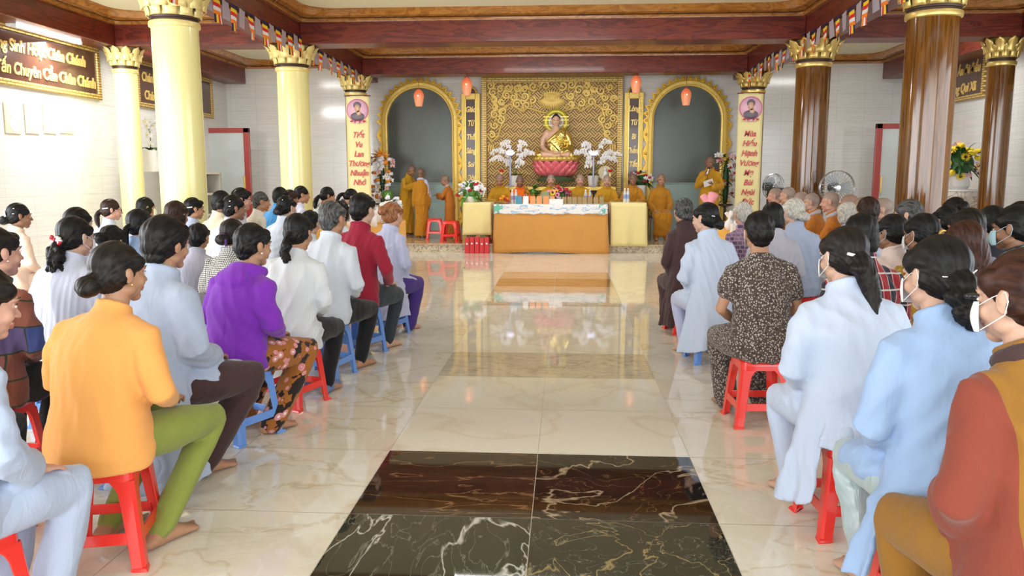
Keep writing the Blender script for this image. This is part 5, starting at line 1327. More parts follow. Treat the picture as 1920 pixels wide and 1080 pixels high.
# couplets
def couplet(label, x, words):
    c = thing('couplet_board', label, 'couplet board', (x, YB, DZ), 0, 'vertical couplet boards')
    H_ = 3.36 - DZ
    m = MB(); m.box((-.215, -.09, 0), (-.11, 0, H_)); m.box((.11, -.09, 0), (.215, 0, H_)); m.box((-.11, -.09, H_ - .14), (.11, 0, H_)); m.build('frame', M_fretarch, c, smooth=False, bevel=.012)
    m = MB(); 
    for s in (-1, 1): m.box((s * .115 - .012, -.10, .05), (s * .115 + .012, -.0, H_ - .14))
    m.build('inner_moulding', M_gold2, c, smooth=False, bevel=.004)
    MB().box((-.11, -.05, 0), (.11, 0, H_ - .14)).build('panel', M_brownp, c, smooth=False)
    pts = [(.13 * math.cos(t), H_ + .14 * math.sin(t)) for t in np.linspace(0, PI, 14)]
    MB().prism(pts, -.05, 0).build('crest_panel', M_brownp, c, smooth=False)
    MB().chain([(x_, -.04, z_) for x_, z_ in pts], [.02] * 14, 8, ref=(0, 1, 0)).build('crest', M_gold, c)
    for i, w_ in enumerate(words): text('lettering', w_, .17, M_letter, c, .006, .2, loc=(0, -.062, H_ - .36 - i * .31), bold=.006, sx=.70)
couplet('vertical board with gold script left of the golden screen', -2.17, ['Giáo', 'Từ', 'Thế', 'Sáng', 'Soi', 'Đời'])
couplet('vertical board with gold script right of the golden screen', 1.53, ['Lòng', 'Từ', 'Bi', 'Thắng', 'Tất', 'Cả'])

# lanterns
def lantern_mat():
    m, t, b, N, L = nt('lantern shell'); tc = N.new('ShaderNodeTexCoord'); sp = N.new('ShaderNodeSeparateXYZ'); L.new(tc.outputs['Object'], sp.inputs[0])
    mr = N.new('ShaderNodeMapRange'); mr.inputs['From Min'].default_value = -.2; mr.inputs['From Max'].default_value = .2; L.new(sp.outputs['Z'], mr.inputs['Value'])
    r = ramp(N, [(0, (.72, .42, .26)), (.5, (.80, .30, .15)), (.85, (.75, .13, .06))]); L.new(mr.outputs['Result'], r.inputs['Fac']); L.new(r.outputs['Color'], b.inputs['Base Color'])
    b.inputs['Emission Color'].default_value = (1, .25, .10, 1); b.inputs['Emission Strength'].default_value = .25; b.inputs['Roughness'].default_value = .25; return m
M_lan = lantern_mat(); M_bulb = mat('glowing lantern bulb', (1, .4, .2), .4, emit=(1, .35, .15), estr=8)
def lantern(px, y0, y1, Y, label, ztop):
    a, b_ = at(px, y0, Y), at(px, y1, Y); h = a.z - b_.z
    t = thing('hanging_lantern', label, 'lantern', (a.x, Y, (a.z + b_.z) / 2), 0, 'orange glass lanterns')
    k = h / .40
    MB().lathe([(.045, -.20), (.075, -.195), (.098, -.10), (.118, .02), (.115, .09), (.085, .15), (.045, .185), (.03, .20)], n=28).build('lantern_shell', M_lan, t).scale = (k, k, k)
    MB().lathe([(.05, .185), (.05, .205), (.02, .215)], n=20).build('lantern_cap', M_redf, t).scale = (k, k, k)
    MB().ell((-.0, -.112, .04), (.016, .010, .016), 10).build('glowing_spot', M_bulb, t).scale = (k, k, k)
    MB().chain([(0, 0, .2 * k), (0, 0, ztop - (a.z + b_.z) / 2)], [.005, .005], 6).build('lantern_cord', M_redf, t)
lantern(785, 167, 200, 17.4, 'orange lantern hanging inside the left golden arch', ZB)
lantern(875, 145, 180, 17.4, 'orange lantern hanging above the left couplet board', ZB)
lantern(1193, 141, 175, 17.4, 'orange lantern hanging above the right couplet board', ZB)
lantern(1287, 165, 198, 17.4, 'orange lantern hanging inside the right golden arch', ZB)

# ------------------------------------------------------------------ altar table and statue
AX = at(1042, 300, 17.95).x
alt = thing('altar_table', 'carved golden altar table carrying the lotus throne behind the monks', 'altar table', (AX, 17.95, DZ))
MB().box((-1.30, -.60, 1.02), (1.30, .42, 1.10)).build('table_top', M_fretarch, alt, smooth=False, bevel=.01)
MB().box((-1.18, -.36, 0), (1.18, .30, 1.02)).build('table_body', M_beam, alt, smooth=False, bevel=.01)
M_lot = mat('pink lotus petal', (.78, .17, .20), .3, coat=.3, vary=.2, vscale=8); M_lotd = mat('green lotus base', (.06, .12, .06), .4)
lz = DZ + 1.21
def petal(tilt, L_, W_, m_, c=.3):
    mb = MB(); nu, nv = 8, 8
    def fn(u, v):
        s = (u - .5) * 2; wd = W_ * math.sin(PI * min(1, (v * .78 + .22))) ** .7 * (1 - .15 * v)
        ang = tilt * v; x = s * wd; z = L_ * v * (1 - .1 * v); y = c * .30 * math.sin(v * PI * .60) * (1 - s * s * .35)
        return (x, y - abs(s) ** 2 * .03, z)
    mb.grid(fn, nu, nv); return mb
lot = thing('lotus_throne', 'large pink lotus throne with golden seat under the Buddha', 'lotus throne', (AX, 17.95, lz))
MB().lathe([(.40, 0), (.42, .05), (.36, .09), (.30, .13)], n=36).build('green_base', M_lotd, lot)
MB().lathe([(.28, .12), (.36, .20), (.42, .33), (.44, .46), (.44, .50)], n=36).build('lotus_core', M_lot, lot)
for row, (n_, r0, z0, L_, W_, c_) in enumerate(((16, .30, .10, .22, .095, .62), (16, .37, .18, .23, .100, .46), (16, .42, .28, .23, .100, .30))):
    p0 = None
    for k in range(n_):
        if p0 is None: o = p0 = petal(0, L_, W_, M_lot, c_).build('petal', M_lot, lot, solid=.012)
        else: o = p0.copy(); COL.objects.link(o); o.parent = lot
        a = 2 * PI * (k + .5 * row) / n_
        o.location = (r0 * math.cos(a), r0 * math.sin(a), z0); o.rotation_euler = (0, 0, a - PI / 2)
MB().lathe([(.50, .44), (.52, .47), (.48, .50), (.42, .52), (.30, .53)], n=36).build('seat_ring', M_gold2, lot)
# draped gold hem
m = MB()
for k in range(28):
    a = 2 * PI * k / 28; m.ell((.45 * math.cos(a), .45 * math.sin(a), .50), (.07, .07, .045), 8)
m.ell((0, 0, .50), (.46, .46, .06), 28)
tt = remesh(m, .012, 3); tt = join([(arrays(tt), None)], 'gold_hem'); tt.materials.append(M_gold2); o = bpy.data.objects.new('gold_hem', tt); COL.objects.link(o); o.parent = lot

bz = lz + .52
lotscale = 1
bud = thing('buddha_statue', 'seated Buddha statue in gold robe with bare shoulder on the pink lotus', 'statue', (AX, 17.95, bz))
def rmo(mb, v, name, m_, par, it=3):
    me = join([(arrays(remesh(mb, v, it)), None)], name); me.materials.append(m_); o = bpy.data.objects.new(name, me); COL.objects.link(o); o.parent = par; return o
M_bsk = mat('statue skin paint', (.72, .44, .30), .35, coat=.3)
M_brobe = mat('statue gold leaf robe', (.90, .70, .20), .16, metal=.85, bump=.3, bscale=14)
# facing the camera (-y); statue's bare shoulder is at the photo's left (-x)
m = MB()
m.chain([(0, 0, .04), (0, 0, .20), (0, 0, .36), (0, 0, .47), (0, 0, .52), (0, 0, .58)], [(.19, .13), (.155, .115), (.19, .12), (.185, .10), (.10, .075), (.055, .052)], 24)
m.ell((0, -.005, .69), (.078, .085, .105), 24); m.ell((0, -.03, .65), (.062, .06, .062), 20); m.ell((0, -.09, .675), (.011, .014, .022), 10)
for s in (-1, 1):
    m.ell((s * .080, 0, .665), (.010, .018, .045), 12)
    m.chain([(s * .17, 0, .47), (s * .245, -.01, .33), (s * .255, -.04, .20), (s * .15, -.20, .10), (s * .03, -.27, .085)], [.062, .055, .046, .038, .030], 14)
    m.chain([(s * .10, .0, .06), (s * .40, -.08, .055), (s * .22, -.24, .05), (-s * .05, -.27, .04)], [.10, .075, .06, .045], 14)
m.ell((0, -.29, .085), (.085, .05, .026), 14)
for k in range(4):
    m.chain([(.05, -.30, .10 - .012 * k), (-.05, -.335 + .01 * k, .10 - .012 * k)], [.011, .008], 6)
rmo(m, .0085, 'body', M_bsk, bud)
m = MB()
m.ell((0, .018, .725), (.084, .088, .085), 20); m.ell((0, .02, .800), (.042, .045, .035), 16)
rmo(m, .006, 'hair', mat('statue black hair', (.02, .02, .025), .5, bump=.6, bscale=160), bud)
m = MB()      # robe: over the statue's other shoulder and across the lap
m.chain([(.01, .01, .03), (.012, .008, .20), (.02, .006, .33)], [(.205, .142), (.172, .130), (.195, .130)], 24)
m.chain([(-.14, -.10, .30), (-.02, -.12, .40), (.10, -.06, .50), (.13, .02, .535), (.10, .09, .48)], [.035, .045, .05, .045, .04], 12)
m.chain([(.10, 0, .50), (.18, 0, .475), (.258, -.01, .33), (.268, -.04, .20), (.20, -.16, .12), (.12, -.22, .10)], [.06, .074, .068, .066, .062, .05], 16)
m.chain([(.12, .0, .44), (.08, 0, .35)], [(.10, .125), (.12, .128)], 16)
for s in (-1, 1): m.chain([(s * .12, .0, .055), (s * .42, -.07, .05), (s * .30, -.20, .045)], [.108, .085, .072], 14)
m.chain([(-.25, -.20, .03), (0, -.27, .02), (.25, -.20, .03)], [(.05, .03)] * 3, 12)
for k in range(7): m.chain([(-.10 + .02 * k, -.128, .30 - .02 * k), (.05 + .01 * k, -.135, .36 - .045 * k), (.19, -.10, .40 - .05 * k)], [.012] * 3, 8)
rmo(m, .0085, 'robe', M_brobe, bud)
for s in (-1, 1): MB().chain([(s * .015, -.088, .695), (s * .032, -.088, .699), (s * .048, -.080, .695)], [.004, .005, .003], 6).build('eye_line', DARK, bud); 
MB().chain([(-.02, -.088, .640), (0, -.094, .638), (.02, -.088, .640)], [.004, .006, .004], 8).build('lips', LIP, bud)
bud.scale = (1.16, 1.16, 1.16)
hal = thing('halo_disc', 'round golden halo with white inner ring behind the head of the statue', 'halo', (AX, 18.18, bz + .80))
def disc(r0, r1, y, name, m_):
    o = MB().lathe([(r0, 0), (r0, .02), (r1, .02), (r1, 0)], n=48, cap=False).build(name, m_, hal, angle=180); o.rotation_euler = (PI / 2, 0, 0); o.location = (0, y, 0)
disc(.001, .13, -.02, 'halo_centre', mat('halo pink white', (.80, .62, .70), .4)); disc(.13, .165, -.025, 'halo_white_ring', M_white); disc(.165, .28, -.015, 'halo_gold_ring', mat('halo gold', (.62, .52, .06), .35, metal=.3))
for z in (-.08, .03, .10): MB().box((-.285, -.05, z - .006), (.285, -.045, z + .006)).build('halo_ray', M_gold2, hal, smooth=False)
MB().box((-.02, -.01, -.70), (.02, .01, -.2)).build('halo_post', M_gold2, hal, smooth=False)

# ------------------------------------------------------------------ flowers
M_leaf = mat('dark green leaf', (.025, .09, .02), .35, vary=.3, vscale=10); M_leafl = mat('fresh green leaf', (.10, .28, .04), .4, vary=.25, vscale=8)
M_orch = mat('white orchid petal', (.82, .82, .86), .5); M_orp = mat('pink orchid petal', (.72, .42, .50), .5); M_yelf = mat('yellow petal', (.85, .62, .02), .6); M_redfl = mat('red petal', (.50, .015, .03), .6); M_pinkf = mat('pink petal', (.82, .28, .40), .6); M_sunc = mat('dark flower centre', (.07, .03, .01), .8); M_orf = mat('orange petal', (.85, .28, .02), .6); M_stem = mat('stem', (.12, .18, .05), .6)
def add_orchid(mb, p, r, rz, mi=0, ci=1):
    p = Vector(p); ax = Vector((math.sin(rz), -math.cos(rz), 0)); t = Vector((math.cos(rz), math.sin(rz), 0)); up = Vector((0, 0, 1))
    for a, l, w in ((90, 1, .45), (210, 1, .45), (330, 1, .45), (20, .95, .7), (160, .95, .7)):
        a = R_(a); d = t * math.cos(a) + up * math.sin(a); n = ax.cross(d)
        q = [p, p + d * r * l * .5 + n * r * w * .55 + ax * r * .12, p + d * r * l + ax * r * .05, p + d * r * l * .5 - n * r * w * .55 + ax * r * .12, p + d * r * .5 + ax * r * .2]
        mb.add(q, [(0, 1, 4), (1, 2, 4), (2, 3, 4), (3, 0, 4)], mi)
    mb.ell(p + ax * r * .2, r * .16, 6, ci)
def add_leaf(mb, p, d, L_, W_, mi=0, droop=.5, fold=.15):
    p = Vector(p); d = Vector(d).normalized(); t = d.cross(Vector((0, 0, 1)))
    if t.length < .1: t = Vector((1, 0, 0))
    t.normalize(); n = 6; vs = []
    for k in range(n + 1):
        v = k / n; c = p + d * L_ * v - Vector((0, 0, 1)) * droop * L_ * v * v
        w = W_ * math.sin(PI * min(.97, .12 + v * .86)); up = Vector((0, 0, 1)) * fold * W_
        vs += [c - t * w + up, c, c + t * w + up]
    fs = []
    for k in range(n): fs += [(3*k, 3*k+1, 3*k+4, 3*k+3), (3*k+1, 3*k+2, 3*k+5, 3*k+4)]
    mb.add(vs, fs, mi)
def add_rose(mb, p, r, mi, seed=0):
    p = Vector(p); rr = random.Random(seed); mb.ell(p, (r * .55, r * .55, r * .5), 8, mi)
    for k in range(9):
        a = k * 2.4; e = .5 - k * .12; d = Vector((math.cos(a) * math.cos(e), math.sin(a) * math.cos(e), math.sin(e)))
        mb.ell(p + d * r * .45, (r * .48, r * .48, r * .40), 7, mi)
def add_daisy(mb, p, r, mi, ci, dirv=(0, -1, .3), n=14):
    p = Vector(p); ax = Vector(dirv).normalized(); t = ax.orthogonal().normalized(); u = ax.cross(t)
    for k in range(n):
        a = 2 * PI * k / n; d = t * math.cos(a) + u * math.sin(a); s = t * -math.sin(a) + u * math.cos(a)
        mb.add([p, p + d * r * .6 + s * r * .16, p + d * r + ax * r * .1, p + d * r * .6 - s * r * .16], [(0, 1, 2), (0, 2, 3)], mi)
    mb.ell(p + ax * r * .05, (r * .32,) * 3, 8, ci)
def orchid_pot(label, loc, stems, ph, seed, leaf_n=7, leaf_l=.26, scale=1, potr=.13, br=.056, group=None):
    t = thing('orchid_pot', label, 'potted orchid', loc, 0, group); rnd = random.Random(seed)
    MB().lathe([(potr * .68, 0), (potr * .75, .01), (potr, ph), (potr * 1.03, ph), (potr * .9, ph - .02), (.01, ph - .03)], n=28).build('pot', M_white, t)
    lf = MB()
    for k in range(leaf_n):
        a = 2 * PI * k / leaf_n + rnd.uniform(-.2, .2); add_leaf(lf, (0, 0, ph - .01), (math.cos(a), math.sin(a), .75), leaf_l, .05, 0, .6)
    lf.build('leaves', M_leaf, t)
    for pts, nb in stems:
        mb = MB(); mb.chain(pts, [.006] * len(pts), 6, 2)
        P = [Vector(p) for p in pts]
        for k in range(nb):
            v = .35 + .65 * (k / max(1, nb - 1)); i = min(len(P) - 2, int(v * (len(P) - 1))); f = v * (len(P) - 1) - i
            p = P[i].lerp(P[i+1], f) + Vector((rnd.uniform(-.025, .025), rnd.uniform(-.05, 0), rnd.uniform(-.045, .03)))
            add_orchid(mb, p, br * rnd.uniform(.85, 1.15), rnd.uniform(-.6, .6), 0, 1)
        mb.build('flowering_stem', [M_orch, M_yelf, M_stem], t, smooth=True)
    return t
def arc(x0, x1, h, y=-.05, z0=.2, n=9, drop=.25):
    return [(x0 + (x1 - x0) * t ** 1.3, y, z0 + h * math.sin(min(1, t * 1.25) * PI / 2) - drop * max(0, t - .6) ** 1.5) for t in np.linspace(0, 1, n)]
tz = DZ + 1.10
pL = at(966, 345, 17.75); pR = at(1112, 345, 17.75)
orchid_pot('white orchids in a white pot left of the Buddha', (pL.x, 17.72, tz), [(arc(0, -.50, .62, drop=.35), 16), (arc(0, .40, .58, drop=.3), 15), (arc(-.02, -.28, .78, drop=.3), 12), (arc(.02, .22, .80, drop=.3), 12), (arc(0, -.52, .45, drop=.3, y=-.10), 14), (arc(0, .16, .42, drop=.6, y=-.12), 10)], .24, 3, leaf_l=.30, br=.062)
orchid_pot('white orchids in a white pot right of the Buddha', (pR.x, 17.72, tz), [(arc(0, -.40, .60, drop=.35), 15), (arc(0, .55, .56, drop=.3), 16), (arc(-.02, -.24, .76, drop=.3), 12), (arc(.02, .34, .80, drop=.3), 12), (arc(0, .50, .45, drop=.3, y=-.10), 14), (arc(0, -.16, .42, drop=.6, y=-.12), 10)], .24, 5, leaf_l=.30, br=.062)
# crystal lotus lamps
M_cry = mat('glowing crystal', (.85, .88, 1), .1, emit=(.75, .75, 1.0), estr=1.0)
def lotus_lamp(label, px):
    p = at(px, 290, 17.45)
    t = thing('crystal_lotus_lamp', label, 'lamp', (p.x, 17.42, tz), 0, 'glowing crystal lotus lamps')
    h = at(px, 288, 17.42).z - tz
    MB().lathe([(.09, 0), (.09, .02), (.02, .04), (.02, h - .06), (.05, h - .04)], n=16).build('lamp_stand', mat('clear glass stand', (.35, .36, .5), .1), t)
    m = MB()
    for ro in range(2):
        for k in range(8):
            a = 2 * PI * (k + .5 * ro) / 8; d = (math.cos(a), math.sin(a)); r = .05 + .035 * ro
            m.add([(d[0]*.02, d[1]*.02, h - .05), (d[0]*r - d[1]*.03, d[1]*r + d[0]*.03, h), (d[0]*(r+.02), d[1]*(r+.02), h + .07 - .03*ro), (d[0]*r + d[1]*.03, d[1]*r - d[0]*.03, h)], [(0, 1, 2, 3)])
    m.ell((0, 0, h), .035, 10); m.build('crystal_lotus', M_cry, t, solid=.008)
lotus_lamp('glowing crystal lotus lamp in front of the left orchids', 957); lotus_lamp('glowing crystal lotus lamp in front of the right orchids', 1113)
def red_lamp(label, px, py):
    p = at(px, py, 17.35); t = thing('candle_lamp', label, 'candle lamp', (max(AX - 1.18, min(AX + 1.18, p.x)), 17.60, tz), 0, 'red lotus candle lamps'); h = p.z - tz
    MB().lathe([(.06, 0), (.06, .015), (.015, .03), (.022, h * .3), (.012, h * .35), (.02, h * .7), (.012, h - .03)], n=16).build('lamp_stand', M_gold2, t)
    m = MB(); add_rose(m, (0, 0, h), .055, 0); m.build('red_lotus', mat('red glass lotus', (.55, .01, .04), .25), t)
red_lamp('red lotus candle lamp at the far left of the altar', 922, 320); red_lamp('red lotus candle lamp at the far right of the altar', 1151, 320)
# small crowned image above the pale monk
p = at(1136, 322, 17.3)
t = thing('small_statue', 'small white figure on a pale throne above the pale monk', 'statue', (p.x, 17.62, tz))
MB().lathe([(.10, 0), (.11, .04), (.08, .08), (.09, .14)], n=24).build('throne', M_fretarch, t)
m = MB(); m.ell((0, 0, .19), (.085, .06, .055), 14); m.ell((0, 0, .27), (.055, .045, .075), 14); m.ell((0, 0, .37), (.034, .034, .042), 14); rmo(m, .008, 'figure', mat('pale porcelain', (.70, .72, .72), .3), t)
o = MB().lathe([(.001, 0), (.15, 0), (.15, .012), (.001, .012)], n=30, cap=False).build('mandorla', mat('pale gold disc', (.66, .56, .30), .4), t); o.rotation_euler = (PI / 2, 0, 0); o.location = (0, .07, .30)

def bouquet(label, loc, kinds, R0, n, seed, name='flower_arrangement', cat='flower arrangement', base=None, squash=(1, .8, 1), leafn=30, leafl=.18, lm=None, down=-.2):
    t = thing(name, label, cat, loc); rnd = random.Random(seed)
    if base: base(t)
    lf = MB()
    for k in range(leafn):
        a = rnd.uniform(0, 6.28); e = rnd.uniform(-.5, 1.1)
        d = (math.cos(a) * math.cos(e), math.sin(a) * math.cos(e), math.sin(e))
        add_leaf(lf, (d[0] * R0 * .5, d[1] * R0 * .5 * squash[1], d[2] * R0 * .6), d, leafl * rnd.uniform(.7, 1.3), leafl * .14, 0, .4)
    lf.ell((0, 0, -.02), (R0 * .62, R0 * .62 * squash[1], R0 * .6 * squash[2]), 12, 0)
    lf.build('foliage', lm or M_leaf, t)
    for i in range(n):
        kd, m_, r = kinds[i % len(kinds)]
        a = rnd.uniform(0, 2 * PI); e = math.asin(rnd.uniform(down, 1)); 
        d = Vector((math.cos(a) * math.cos(e) * squash[0], math.sin(a) * math.cos(e) * squash[1], math.sin(e) * squash[2])); p = d * R0 * rnd.uniform(.75, 1.0)
        mb = MB(); r = r * rnd.uniform(.85, 1.15)
        if kd == 'rose': add_rose(mb, (0, 0, 0), r, 0, i)
        elif kd == 'daisy': add_daisy(mb, (0, 0, 0), r, 0, 1, d + Vector((0, -.5, 0)))
        elif kd == 'orchid': add_orchid(mb, (0, 0, 0), r, rnd.uniform(-.8, .8), 0, 1)
        mb.build('flower', [m_, M_sunc if kd == 'daisy' else M_yelf], t, loc=p)
    return t

# ------------------------------------------------------------------ tables on the dais
M_or = cloth('orange tablecloth', (.62, .30, .075), folds=.25); M_yc = cloth('yellow tablecloth', (.82, .70, .32), folds=.3, rough=.6); M_prt = None
def drape(name, x0, x1, y0, y1, ztop, zbot, m_, amp=.02, n=6, seed=0, spread=.03, parent=None):
    """cloth over a table: top, front and sides that hang in soft folds"""
    mb = MB(); rnd = random.Random(seed); ph = rnd.uniform(0, 6)
    path = [(x0, y1), (x0, y0), (x1, y0), (x1, y1)]
    pts = []; nrm = []
    for (a, b_), (c, d), nn in zip(path, path[1:], ((-1, 0), (0, -1), (1, 0))):
        L_ = math.hypot(c - a, d - b_); k = max(6, int(L_ / .03))
        for i in range(k): pts.append((a + (c - a) * i / k, b_ + (d - b_) * i / k)); nrm.append(nn)
    pts.append(path[-1]); nrm.append((1, 0)); N_ = len(pts); rows = 12; vs = []
    for j in range(rows + 1):
        v = j / rows
        for i, ((x, y), nn) in enumerate(zip(pts, nrm)):
            s = i * .03
            wv = amp * v * (math.sin(s * n * 2.1 + ph) + .6 * math.sin(s * n * 4.7 + 1 + ph) * v) + spread * v
            corner = min(1, min(abs(x - x0), abs(x - x1)) * 6)
            vs.append((x + nn[0] * wv, y + nn[1] * wv, ztop - (ztop - zbot) * v * (1 + .02 * math.sin(s * 3 + ph))))
    fs = [(j*N_+i, (j+1)*N_+i, (j+1)*N_+i+1, j*N_+i+1) for j in range(rows) for i in range(N_ - 1)]
    mb.add(vs, fs); mb.add([(x0, y0, ztop), (x1, y0, ztop), (x1, y1, ztop), (x0, y1, ztop)], [(0, 1, 2, 3)])
    co, lv, ls, mi = mb_arrays(mb); me = join([((co, lv, ls, mi), None)], name); me.materials.append(m_)
    o = bpy.data.objects.new(name, me); COL.objects.link(o)
    md = o.modifiers.new('solid', 'SOLIDIFY'); md.thickness = .004; md.offset = 1
    if parent: o.parent = parent
    return o
def table(label, x0, x1, y0, y1, z0, zt, group=None):
    t = thing('table', label, 'table', ((x0 + x1) / 2, (y0 + y1) / 2, z0), 0, group); w, d = (x1 - x0) / 2 - .02, (y1 - y0) / 2 - .02; h = zt - z0 - .006
    MB().box((-w, -d, h - .03), (w, d, h)).build('tabletop', M_trim, t, smooth=False, bevel=.005)
    for sx in (-1, 1):
        for sy in (-1, 1): MB().box((sx * (w - .05) - .02, sy * (d - .05) - .02, 0), (sx * (w - .05) + .02, sy * (d - .05) + .02, h - .03)).build('leg', M_trim, t, smooth=False)
    return t
TZ = .945
cL, cR = at(926, 400, 15.5).x, at(1139, 400, 15.5).x
table('long table under the orange cloth before the monks', cL + .02, cR - .02, 15.86, 16.5, DZ, TZ)
tag(drape('tablecloth', cL, cR, 15.60, 16.5, TZ, .015, M_or, .010, 3, 2, .05), 'orange cloth covering the long middle table down to the floor', 'tablecloth')
lL, lR = at(870, 400, 15.9).x, at(921, 400, 15.9).x
table('small table under the left yellow cloth', lL + .03, lR - .02, 15.92, 16.5, DZ, TZ + .035, 'small side tables')
tag(drape('tablecloth', lL, lR, 15.78, 16.5, TZ + .035, .33, M_yc, .018, 6, 3, .02), 'pale yellow cloth on the left side table above the red boxes', 'tablecloth')
rL, rR = at(1145, 400, 15.9).x, at(1210, 400, 15.9).x
table('small table under the right yellow cloth', rL + .02, rR - .02, 15.92, 16.5, DZ, TZ + .035, 'small side tables')
tag(drape('tablecloth', rL, rR, 15.70, 16.5, TZ + .035, .13, M_yc, .018, 6, 4, .02), 'pale yellow cloth on the right side table hanging over the step', 'tablecloth')
# printed runner along the front edge
def runner_mat():
    m, t, b, N, L = nt('printed white runner'); tc = N.new('ShaderNodeTexCoord'); n1 = N.new('ShaderNodeTexNoise'); n1.inputs['Scale'].default_value = 5; n1.inputs['Detail'].default_value = 3
    mp = N.new('ShaderNodeMapping'); mp.inputs['Scale'].default_value = (1, 1, 4); L.new(tc.outputs['Object'], mp.inputs[0]); L.new(mp.outputs[0], n1.inputs['Vector'])
    r = ramp(N, [(.0, (.80, .80, .80)), (.56, (.80, .80, .80)), (.565, (.18, .45, .75)), (.60, (.10, .30, .55)), (.605, (.8, .8, .8)), (.66, (.45, .22, .22)), (.675, (.8, .8, .8))], 'CONSTANT'); L.new(n1.outputs['Fac'], r.inputs['Fac'])
    sp = N.new('ShaderNodeSeparateXYZ'); L.new(tc.outputs['Object'], sp.inputs[0]); a = N.new('ShaderNodeMath'); a.operation = 'ABSOLUTE'; L.new(sp.outputs['X'], a.inputs[0])
    g = N.new('ShaderNodeMath'); g.operation = 'GREATER_THAN'; g.inputs[1].default_value = .93; L.new(a.outputs[0], g.inputs[0])
    n2 = N.new('ShaderNodeTexNoise'); n2.inputs['Scale'].default_value = 8; L.new(tc.outputs['Object'], n2.inputs['Vector']); gg = N.new('ShaderNodeMath'); gg.operation = 'GREATER_THAN'; gg.inputs[1].default_value = .48; L.new(n2.outputs['Fac'], gg.inputs[0])
    mm = N.new('ShaderNodeMath'); mm.operation = 'MULTIPLY'; L.new(g.outputs[0], mm.inputs[0]); L.new(gg.outputs[0], mm.inputs[1])
    mx = N.new('ShaderNodeMix'); mx.data_type = 'RGBA'; L.new(mm.outputs[0], mx.inputs['Factor']); L.new(r.outputs['Color'], mx.inputs['A']); mx.inputs['B'].default_value = (.16, .50, .38, 1)
    L.new(mx.outputs['Result'], b.inputs['Base Color']); b.inputs['Roughness'].default_value = .5; return m
mb = MB(); cw = (cR - cL) / 2 + .01
def rf(u, v):
    x = -cw + 2 * cw * u
    if v < .5: return (x, -.36 + .62 * (1 - v * 2), .008)
    q = (v - .5) * 2; return (x, -.36 - .020 - .006 * math.sin(x * 9), .008 - q * (.185 + .008 * math.sin(x * 14) + .006 * math.sin(x * 33)))
mb.grid(rf, 70, 16)
o = mb.build('table_runner', runner_mat(), None, loc=((cL + cR) / 2, 15.955, TZ), solid=.004, angle=180); tag(o, 'white and teal printed runner along the front of the long table', 'table runner')
# red gift boxes on the floor
M_rbox = mat('red gift box card', (.68, .03, .04), .4)
bx0 = at(871, 470, 15.5).x; bw = (at(917, 470, 15.5).x - bx0) / 5
for i in range(5):
    t = thing('gift_box', ('leftmost of the five red gift boxes on the floor', 'second red gift box from the left on the floor', 'middle red gift box of the five on the floor', 'fourth red gift box from the left on the floor', 'red gift box nearest the orange tablecloth')[i], 'gift box', (bx0 + bw * (i + .5), 15.55, 0), 0, 'red gift boxes')
    h = .30 + .012 * ((i * 7) % 3)
    MB().hexa([(-bw/2 + .004, -.05, 0), (bw/2 - .004, -.05, 0), (bw/2 - .004, .05, 0), (-bw/2 + .004, .05, 0)], [(-bw/2 + .007, -.045, h), (bw/2 - .007, -.045, h), (bw/2 - .007, .045, h), (-bw/2 + .007, .045, h)]).build('box_body', M_rbox, t, smooth=False, bevel=.004)
    o = MB().lathe([(.001, 0), (.019, 0), (.019, .003), (.001, .003)], n=18, cap=False).build('seal', M_white, t); o.rotation_euler = (PI / 2, 0, 0); o.location = (0, -.049, h * .62)
# things on the long table
def water_bottle(label, loc, cat='water bottle', h=.20, group='water bottles', wrap=False):
    t = thing('water_bottle', label, cat, loc, 0, group)
    MB().lathe([(.028, 0), (.031, .01), (.031, h * .62), (.026, h * .72), (.013, h * .88), (.013, h * .93)], n=16).build('bottle', mat('clear bottle plastic', (.75, .80, .84), .08, alpha=.75), t)
    MB().lathe([(.032, h * .28), (.0325, h * .3), (.0325, h * .55), (.032, h * .57)], n=16, cap=False).build('bottle_label', mat('bottle label blue', (.25, .32, .55), .4), t)
    MB().lathe([(.015, h * .92), (.015, h), (.0, h)], n=14).build('cap', M_white, t)
def row_at(px, Y=15.75): return at(px, 380, Y).x
for i, (px, lb) in enumerate(((960, 'water bottle left of the blue packet'), (967, 'water bottle just beside the blue packet'), (1098, 'left water bottle among the brown bags'), (1106, 'right water bottle among the brown bags'))):
    water_bottle(lb, (row_at(px, 15.85), 15.90, TZ + .01), h=.28)
for px, lb in ((1172, 'left bottle on the right yellow table'), (1178, 'right bottle on the right yellow table')): water_bottle(lb, (row_at(px), 15.86, TZ + .038), h=.28)
